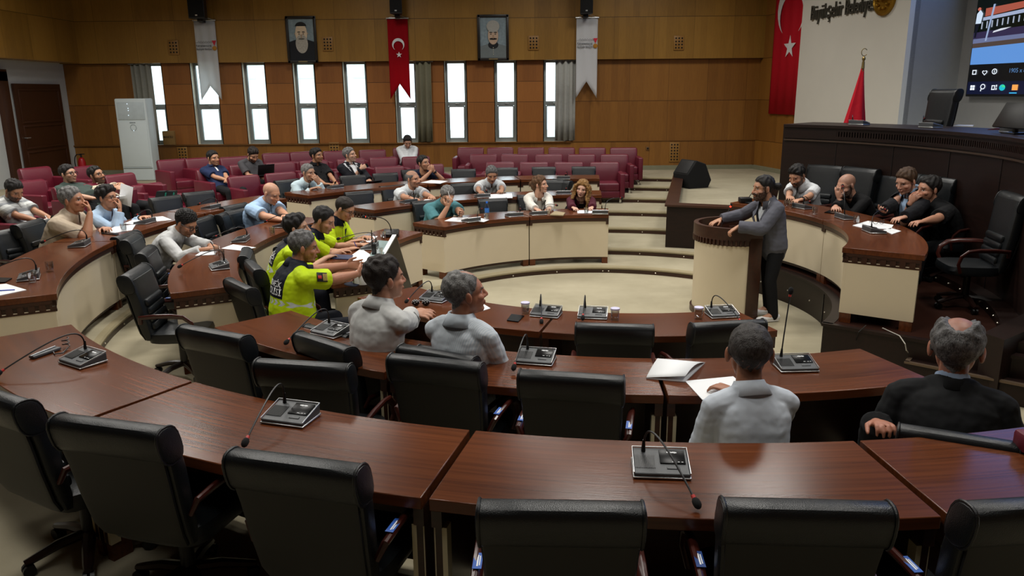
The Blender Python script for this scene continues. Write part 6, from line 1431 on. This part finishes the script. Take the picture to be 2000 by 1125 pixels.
p12 = person('man in navy polo with white collar trim sitting with hands folded', 416, 309, R=9.0, zf=.5, yaw=-42, hy=12, lean=-1, pz0=.46, s=1.08, tl=.47, hair=('black', .8, .01), beard=1, top=('polo', '#1f2c4d', 'short', None, {'placket': M['flagwhite']}), skin='#bc8c6e', L=('l', .28, -.03), Rr=('l', .28, -.01))
p13 = person('bearded man in grey t-shirt typing on a laptop on his knees', 494, 302, R=9.1, zf=.5, yaw=-46, hy=2, hp=-32, lean=-.3, pz0=.46, s=1.08, tl=.47, hair=('dark', 1, .0), beard=2, top=('tee', '#4a494c', 'short'), skin='#b98c70', L=('l', .34, .05), Rr=('l', .34, .05))
p14 = person('man in black polo seated behind the grey haired man in pale blue', 618, 304, R=7.85, zf=.4, yaw=-48, hy=26, hp=4, lean=-1, pz0=.46, s=1.1, tl=.49, hair=('black', .8, .0, 'quiff'), beard=1, top=('polo', '#141416', 'short'), legs='#8b8478', skin='#a87a5c')
p15 = person('silver haired man in dark suit and open white shirt raising a phone', 683, 303, R=7.7, zf=.4, yaw=-50, hy=32, hp=10, lean=-1, pz0=.46, s=1.1, tl=.49, hair=('grey', 1, .005), beard=1, top=('jacket', '#14161d', 'long', None, {'v': (.1, .14)}), belly=.04, skin='#c59a80', Rr=('h', .10, .20, -.24), L=('l', .36, .08), palmR=(-.9, -.3, 0), fingR=(-.6, .4, .2), curlR=.9)
p16 = person('man in white long sleeved shirt looking down at a phone, back row', 796, 277, R=10.2, zf=.6, yaw=-75, hp=-28, lean=-.4, pz0=.46, s=1.08, tl=.47, hair=('black', .9, .01), beard=1, top=('shirt', '#cdd0d2', 'long'), skin='#b78d74', L=('l', .24, -.02), Rr=('l', .24, -.02))
p17 = person('man in navy t-shirt with both hands clasped before his mouth', 827, 319, R=6.6, zf=.3, yaw=-66, hy=30, hp=8, s=1.12, hair=('black', .8, .015), beard=1, top=('tee', '#161d33', 'short'), skin='#b5866a', L=('h', -.03, .165, -.135), Rr=('h', .035, .165, -.135), poleL=(.2, .8, -.8), poleR=(.2, -.8, -.8), fingL=(.8, -.1, .5), fingR=(-.8, -.1, .5), curlL=1.1, curlR=1.1)
p18 = person('grey haired man in pale blue shirt resting chin on his hand', 602, 337, R=6.42, zf=.3, yaw=-42, hy=14, hp=-4, s=1.1, hair=('grey', .7, .01), top=('shirt', '#bcd0d8', 'cuff'), skin='#b0876d', L=('h', -.035, .15, -.13), Rr=('d', .28, .1, zA), poleL=(.3, .4, -1), curlL=1.0, fingL=(.5, -.2, .8))
p19 = person('balding man with dark moustache in white polo, arms on the desk', 806, 350, R=5.05, zf=.2, yaw=-52, hy=24, hp=0, s=1.12, hair=('salt', .5, .03, 'ring'), beard=1, moustache=1, top=('polo', '#cdd2d5', 'short'), bulk=1.08, belly=.02, skin='#bb8b6f', Rr=('p', 817, 393, zB), L=('p', 852, 388, zB))
p20 = person('man with grey hair and black moustache in white shirt looking down', 960, 341, R=5.05, zf=.2, yaw=-74, hy=-4, hp=-22, s=1.12, hair=('salt', .8, .005), moustache=1, brow='#15110f', top=('shirt', '#ccd1d4', 'short'), skin='#a77a5e', Rr=('p', 935, 386, zB), L=('p', 985, 385, zB))
p21 = person('man in teal polo leaning his forehead on a hand holding a pen', 873, 383, R=3.42, zf=.1, yaw=-58, hy=-8, hp=-26, hr=6, s=1.14, hair=('grey', .8, .0), top=('polo', '#4c7f86', 'short'), bulk=1.12, skin='#b88a6e', Rr=('h', .03, .150, -.06), L=('p', 912, 424, zC+.06), poleR=(.4, -.3, -1), fingR=(-.15, -.3, .9), curlR=.7, palmL=(-.3, -.9, .2), curlL=.9)
p22 = person('woman in white cardigan with brown hair in a bun, looking right', 1055, 361, R=3.62, zf=.1, yaw=-78, hy=52, hp=6, s=1.1, female=True, hair=('auburn', 1.3, .0), brow='#4a3020', top=('cardigan', '#d9d6cd', 'long', None, {'inner': '#b9b2a6', 'vw': .07}), skin='#c89a80', Rr=('p', 1050, 414, zC), L=('p', 1074, 412, zC), curlR=.9, curlL=.9)
p23 = person('woman with long wavy blond hair in burgundy jacket', 1137, 369, R=3.62, zf=.1, yaw=-88, hy=-18, hp=-4, hr=8, s=1.08, female=True, hair=('blond', 1.4, .0), brow='#4a3020', top=('cardigan', '#4a1826', 'long', None, {'inner': '#121012', 'vw': .1}), skin='#caa08a', Rr=('p', 1122, 414, zC), L=('p', 1158, 413, zC))
hd = PY(1491, 367, 8.95)
p24 = person('standing speaker in grey blazer with dark hair tied back, at the lectern', 1491, 367, zf=0, head=hd, yaw=192, hy=-4, hp=-4, seat=False, s=1.06, hair=('black', .8, .012), beard=3, top=('jacket', '#55565f', 'cuff', None, {'inner': cloth('tshirt_white', '#c9ced3'), 'collar': False, 'v': (.2, .10), 'lo': -.30, 'shoe': M['flagwhite']}), legs='#0e0f12', skin='#ad7f63', L=('w', *(P(1442, 446, 1.13)+Vector((0, 0, .02)))), Rr=('w', *P(1408, 428, 1.15)), poleL=(-.5, .7, -.4), poleR=(-.5, -.7, -.4), fingL=(.85, -.2, -.55), fingR=(.9, .1, -.3), curlL=.8, curlR=.3, pelv=(hd.x+.16, hd.y+.02, .90))
p25 = person('bearded man in white polo looking down at panel desk, wristwatch', 1557, 343, R=3.5, zf=.4, yaw=214, hy=2, hp=-26, s=1.12, hair=('black', 1, .0, 'quiff'), beard=2, top=('polo', '#c9ccd0', 'short'), skin='#b98b70', L=('p', 1548, 402, zP), Rr=('p', 1533, 403, zP))
p26 = person('bald bearded man in black covering his face with a hand', 1653, 362, R=3.45, zf=.4, yaw=200, hy=0, hp=-20, s=1.12, hair=('salt', .14, .02), beard=2, top=('tee', '#0e0e10', 'cuff'), skin='#c0917a', L=('h', -.035, .150, -.09), Rr=('p', 1624, 412, zP), poleL=(.5, .25, -1), fingL=(.1, -.1, 1), curlL=.35)
p27 = person('man in dark jacket and pale blue shirt looking at a phone', 1770, 354, R=3.62, zf=.4, yaw=196, hy=8, hp=-20, s=1.14, hair=('brown', 1, .004), top=('jacket', '#121318', 'long', None, {'inner': cloth('shirt_pale_blue', '#9db8d6'), 'v': (.1, .13)}), skin='#c0927c', Rr=('p', 1714, 420, zP+.05), L=('p', 1750, 438, zP), palmR=(0, .5, .85), curlR=.8)
p28 = person('man in black polo resting mouth on fist, watch on wrist', 1814, 370, R=3.78, zf=.4, yaw=184, hy=4, hp=-2, s=1.18, hair=('black', .9, .01), beard=1, top=('polo', '#0f1012', 'short'), bulk=1.12, skin='#b08068', L=('p', 1750, 455, zP), Rr=('h', .03, .150, -.12), poleR=(.4, -.2, -1), fingR=(-.5, -.25, .8), curlR=1.1)
p29 = person('man in pale grey shirt seen from behind, head in right profile', 752, 545, R=4.25, far=False, zf=.1, yaw=50, hy=-16, hp=4, s=1.2, hair=('dark', 1.1, .0), top=('shirt', '#b9bab8', 'cuff'), skin='#b07f66', Rr=('p', 815, 604, zC+.08), L=('l', .3, .1), lean=.6, fingR=(.35, -1, .15), palmR=(.5, 0, -1), poleR=(-.3, -.5, -1))
p30 = person('grey haired man in striped white shirt leaning back, face in right profile', 908, 573, R=4.35, far=False, zf=.1, yaw=62, hy=-40, hp=8, s=1.18, hair=('grey', .7, .02, 'thin'), lean=-.5, bulk=.95, top=('shirt', '#c9d2da', 'cuff', stripes_v('striped_shirt', '#bfc9d2', '#d2d7dc', 90)), skin='#a9735a', L=('p', 905, 612, zC), Rr=('l', .3, .12))
p31 = person('man in plain white shirt seen from behind with cropped dark hair', 1464, 690, R=5.15, far=False, zf=.2, yaw=98, hy=-18, hp=0, lean=.4, hk=1.2, s=1.1, hair=('buzz', .36, .0), top=('shirt', '#c8d0da', 'roll'), bulk=.98, skin='#9c6a50', L=('p', 1388, 800, zB-.02), Rr=('d', .34, .1, zB))
p32 = person('balding grey haired man in black suit seen from behind', 1868, 682, R=5.2, far=False, zf=.2, yaw=64, hy=-5, hp=2, lean=.5, hk=1.2, s=1.2, hair=('salt', .9, .0, 'crown'), top=('jacket', '#0d0e10', 'long', None, {'inner': cloth('shirt_collar_blue', '#9fb4d0')}), bulk=1.05, skin='#a8705a', L=('w', *PY(1712, 826, 3.75)), Rr=('l', .3, .14), curlL=.8)
# tied hair, long hair
HB = HAIRM
def bun(mb):
    q = p24; mb.ell(q['H'](0, -.155, .0), (.042, .045, .045)); mb.ell(q['H'](.0, -.12, .01), (.035, .03, .035))
extra(p24, 'hair_bun', bun, .006, HB['black'], 2, .003, 120)
def bun2(mb):
    q = p22; mb.ell(q['H'](0, -.125, .02), (.05, .045, .05)); mb.ell(q['H'](0, -.07, -.02), (.082, .06, .08))
    for k in range(7): a = k*.9; mb.tube([q['H'](.02*math.cos(a), -.13, .02), q['H'](.05*math.cos(a), -.17, .02+.06*math.sin(a))], [.008, .004], n=6)
    for sd in (1, -1): mb.tube([q['H'](sd*.03, .07, .085), q['H'](sd*.078, .045, .04), q['H'](sd*.086, .03, -.04), q['H'](sd*.082, .03, -.09)], [.012, .016, .012, .006], n=8)
extra(p22, 'hair_bun', bun2, .006, HB['auburn'], 2, .004, 100)
def locks(mb):
    q = p23; rr = random.Random(5); mb.ell(q['H'](0, -.03, .03), (.098, .105, .095))
    mb.tube([q['H'](0, -.09, .02), q['H'](0, -.10, -.12), q['H'](0, -.09, -.26)], [(.085, .05), (.10, .05), (.09, .035)], n=14)
    for sd in (1, -1):
        for k in range(7):
            y = .055-.028*k; x = .085+.012*rr.random(); pts = []
            for j in range(9): z = .05-.047*j; pts.append(q['H'](sd*(x+.018*math.sin(j*1.5+k)+.004*j), y+.014*math.cos(j*1.5+k)+.006*j, z))
            mb.tube(pts, [.016, .02, .022, .022, .021, .02, .018, .014, .008], n=8)
        mb.tube([q['H'](sd*.01, .06, .105), q['H'](sd*.055, .065, .08), q['H'](sd*.085, .05, .03), q['H'](sd*.09, .05, -.05)], [.016, .02, .02, .016], n=8)
extra(p23, 'long_hair', locks, .006, HB['blond'], 2, .004, 90)
# watches
def watch(p, sd, mat=M['blackpl']):
    sh, el, wr, fg, pn, cu, ex = p['spec'][sd]; d = nrm(wr-el); c = wr-d*.025; b = B(); b.tube([Vector(c-d*.011), Vector(c+d*.011)], .036*p['s'], 16); b.ball(Vector(c-pn*.026*p['s']), .017, 8); b.obj('wristwatch', mat, p['root'], off=True)
watch(p5, 1); watch(p25, 1); watch(p28, -1); watch(p24, 1, M['chrome']); watch(p17, 1)
# officers: lettering, patches
def decal(p, txt, size, t, l, side, mat, name, th=0, cut=None):
    bv = BVHTree.FromPolygons([tuple(q) for q in getv(p['shirt'].data)], [tuple(f.vertices) for f in p['shirt'].data.polygons])
    b = B(); text_mesh(b, txt, size, Matrix(), 0, 'CENTER', .0015); sf = Vector(p['sf'])*side; L_ = -Vector(p['Lf'])*(-side); o = Vector(p['T'](t, l, 0))
    for v in b.bm.verts:
        q = o+L_*v.co.x*(1)+Vector(p['sp'])*v.co.y; h = bv.ray_cast(q+sf*.5, -sf)[0]; v.co = (h if h is not None else q+sf*.12)+sf*.006
    b.obj(name, mat, p['root'], off=True, smooth=0)
for p in (p8, p9):
    decal(p, 'TRAFİK', .07, .70, 0, -1, M['flagwhite'], 'lettering'); decal(p, 'POLİSİ', .085, .57, 0, -1, M['flagwhite'], 'lettering')
def patch(p, sd):
    sh, el, wr, fg, pn, cu, ex = p['spec'][sd]; d = nrm(el-sh); out = nrm(p['Lf']*sd*.9+np.array([0, 0, .35])-d*(d@(p['Lf']*sd*.9))); x = np.cross(out, d); c = sh+d*.115*p['s']+out*.082*p['s']
    def bx(name, w, h, off, mat, dz):
        b = B(); m4 = Matrix(((x[0], d[0], out[0], c[0]), (x[1], d[1], out[1], c[1]), (x[2], d[2], out[2], c[2]), (0, 0, 0, 1))); b.box((off[0], off[1], dz), (w, h, .004), .001); b.bm.transform(m4); return b.obj(name, mat, p['root'], off=True)
    bx('sleeve_patch', .085, .115, (0, 0), M['blackpl'], 0); bx('patch_emblem', .03, .04, (0, -.028), M['redring'], .003)
    for k in range(4): bx('patch_bar', .066, .009, (0, .012+.013*k), plain('patch_gold', '#b39a4a', .5), .003)
patch(p8, -1)
def badge(p, l):
    b = B(); bv = BVHTree.FromPolygons([tuple(q) for q in getv(p['shirt'].data)], [tuple(f.vertices) for f in p['shirt'].data.polygons]); sf = Vector(p['sf']); h = bv.ray_cast(Vector(p['T'](.74, l, 0))+sf*.5, -sf)[0]
    if h is None: return
    m4 = frame4(h+sf*.006, -Vector(p['Lf']), Vector(p['sp'])); poly(b, [(-.03, .05), (.03, .05), (.034, .0), (.018, -.045), (0, -.058), (-.018, -.045), (-.034, 0)], m4); b.obj('chest_badge', NAVY, p['root'], off=True, smooth=0)
badge(p10, .09); badge(p11, .09)
b = B(); lg = p8['lg'][-1]; F_ = Vector(p8['F']); m4 = frame4(Vector(lg[0]*.55+lg[1]*.45)+Vector((0, 0, .01))-Vector(p8['Lf'])*.098, F_, (0, 0, 1)); text_mesh(b, 'TRAFİK', .075, m4 @ Matrix.Translation((-.05, -.02, 0)), 0, 'CENTER', .001); b.obj('lettering', M['flagwhite'], p8['root'], off=True, smooth=0)
# ---------------------------------------------------------------- chairs under the seated people
chair_for(p4, 'black chair carrying the man in beige shirt', .92, zf=.3); chair_for(p5, 'black chair carrying the man in light blue shirt and watch', .9, zf=.3)
chair_for(p6, 'black chair carrying the white shirted man who writes', .9, zf=.2); chair_for(p7, 'black chair carrying the bald man in light blue shirt', .9, zf=.2)
chair_for(p8, 'black chair carrying the front hi-vis officer, back turned to viewer', .95, zf=.1, back=-.12, dyaw=4); chair_for(p9, 'black chair carrying the officer half hidden by another', .92, zf=.1); chair_for(p10, 'black chair carrying the officer third from the aisle', .9, zf=.1); chair_for(p11, 'black chair carrying the officer with glasses', .9, zf=.1)
chair_for(p17, 'black chair carrying the man in navy t-shirt', .88, zf=.3); chair_for(p18, 'black chair carrying the grey haired man in pale blue shirt', .88, zf=.3)
chair_for(p19, 'black chair carrying the bald man in white polo', .88, zf=.2); chair_for(p20, 'black chair carrying the moustached man in white shirt', .86, zf=.2)
chair_for(p21, 'black chair carrying the man in teal polo, base showing', .9, zf=.1); chair_for(p22, 'black chair carrying the woman in white cardigan', .88, zf=.1); chair_for(p23, 'black chair carrying the woman in burgundy jacket', .88, zf=.1)
chair_for(p25, 'high black chair carrying the man in white polo', 1, True, .4); chair_for(p26, 'high black chair carrying the bald man in black', .95, True, .4); chair_for(p27, 'high black chair carrying the man in dark jacket', 1, True, .4); chair_for(p28, 'high black chair carrying the man in black polo', 1, True, .4)
chair_for(p29, 'black chair of the man in pale grey shirt, seen from behind', 1, zf=.1, back=-.1); chair_for(p30, 'black chair of the grey haired man in striped shirt', 1, zf=.1, back=-.02)
chair_for(p31, 'black chair carrying the man in plain white shirt', .86, zf=.2, back=-.1); chair_for(p32, 'black chair carrying the balding man in black suit', .9, zf=.2, back=-.08)
for p, z, l in ((p1, .4, 'striped polo'), (p2, .5, 'green t-shirt'), (p3, .5, 'cream polo who holds up a sheet'), (p12, .5, 'navy polo'), (p13, .5, 'grey t-shirt with a laptop'), (p14, .4, 'black polo by the far desk'), (p15, .4, 'dark suit and white shirt'), (p16, .6, 'white shirt below the red banner')):
    a = Vector(p['pel'])-Vector(p['F'])*.09; armchair(0, 0, z, 'maroon armchair carrying the man in '+l, face=math.degrees(math.atan2(p['F'][1], p['F'][0])), at=a)
# ---------------------------------------------------------------- things in hands and on laps
def held(name, label, cat, c, x, y, w, h, th, mat, group=None):
    t = thing(name, label, cat, c, 0, group); x = Vector(x).normalized(); y = Vector(y); y = (y-x*y.dot(x)).normalized(); m = frame4((0, 0, 0), x, y)
    b = B(); b.box((0, 0, 0), (w, h, th), min(.003, th*.3)); b.bm.transform(m); b.obj('page' if cat in ('paper', 'notebook') else 'case', mat, t); return t
pc = PY(246, 381, 12.1); held('paper_sheet', 'white sheet held upright by the bearded man in cream polo', 'paper', pc, (.9, -.3, -.25), (-.2, .1, 1), .24, .32, .003, M['paper'], 'papers on the desks')
def lapthing(p, name, label, cat, w, h, mat, f=.32, up=.19, l=0, rot=0):
    c = Vector(p['pel'])+Vector(p['F'])*f*p['s']+Vector(p['Lf'])*l; c.z = p['pel'][2]+up*p['s']-.035; return held(name, label, cat, c, -Vector(p['Lf']), Vector(p['F'])+Vector((0, 0, .12)), w, h, .012, mat)
lapthing(p1, 'notebook', 'open notebook on the lap of the man in striped polo', 'notebook', .34, .24, M['paper'], .34)
lapthing(p2, 'paper_sheet', 'white sheets on the lap of the man in green t-shirt', 'paper', .22, .3, M['paper'], .40)
lapthing(p15, 'notebook', 'dark notebook on the lap of the suited man', 'notebook', .24, .3, M['blackpl'], .42, .2, .08)
q = lapthing(p13, 'laptop', 'black laptop on the knees of the man in grey t-shirt', 'laptop', .34, .24, M['blackpl'], .40)
c = Vector(p13['F'])*.13; b = B(); b.box((0, 0, 0), (.34, .012, .23), .004); b.bm.transform(Matrix.Translation(c+Vector((0, 0, .11))) @ Matrix.Rotation(math.atan2(p13['F'][1], p13['F'][0])-PI/2, 4, 'Z') @ Matrix.Rotation(-.25, 4, 'X')); b.obj('lid', M['blackpl'], q)
def phone_at(p, sd, label):
    sh, el, wr, fg, pn, cu, ex = p['spec'][sd]; c = Vector(wr+fg*.085*p['s']+pn*.032*p['s']); held('mobile_phone', label, 'phone', c, np.cross(fg, pn), fg, .075, .15, .009, M['blackgl'], 'phones')
phone_at(p15, -1, 'phone held up by the silver haired man in suit'); phone_at(p16, -1, 'phone held by the man in white below the red banner'); phone_at(p21, 1, 'phone held by the man in teal polo'); phone_at(p27, -1, 'phone held by the man in dark jacket')
def pen_at(p, sd, label, mat):
    sh, el, wr, fg, pn, cu, ex = p['spec'][sd]; c = wr+fg*.12*p['s']+pn*.02; t = thing('ballpoint_pen', label, 'pen', Vector(c), 0, 'pens'); u = Vector(nrm(V3(0, 0, 1)-fg*.5)); b = B(); b.cyl(u*-.04, u*.10, .005, .0045, 8); b.obj('barrel', mat, t)
bl = plain('pen_blue', '', .3); pen_at(p7, -1, 'blue pen in the hand of the bald man in light blue', bl); pen_at(p10, -1, 'pen in the hand of the third officer', bl); pen_at(p21, -1, 'white pen in the fingers of the man in teal polo', M['paper']); pen_at(p6, -1, 'pen in the hand of the white shirted man with glasses', M['blackpl']); pen_at(p1, -1, 'pen in the hand of the man in striped polo', M['paper'])
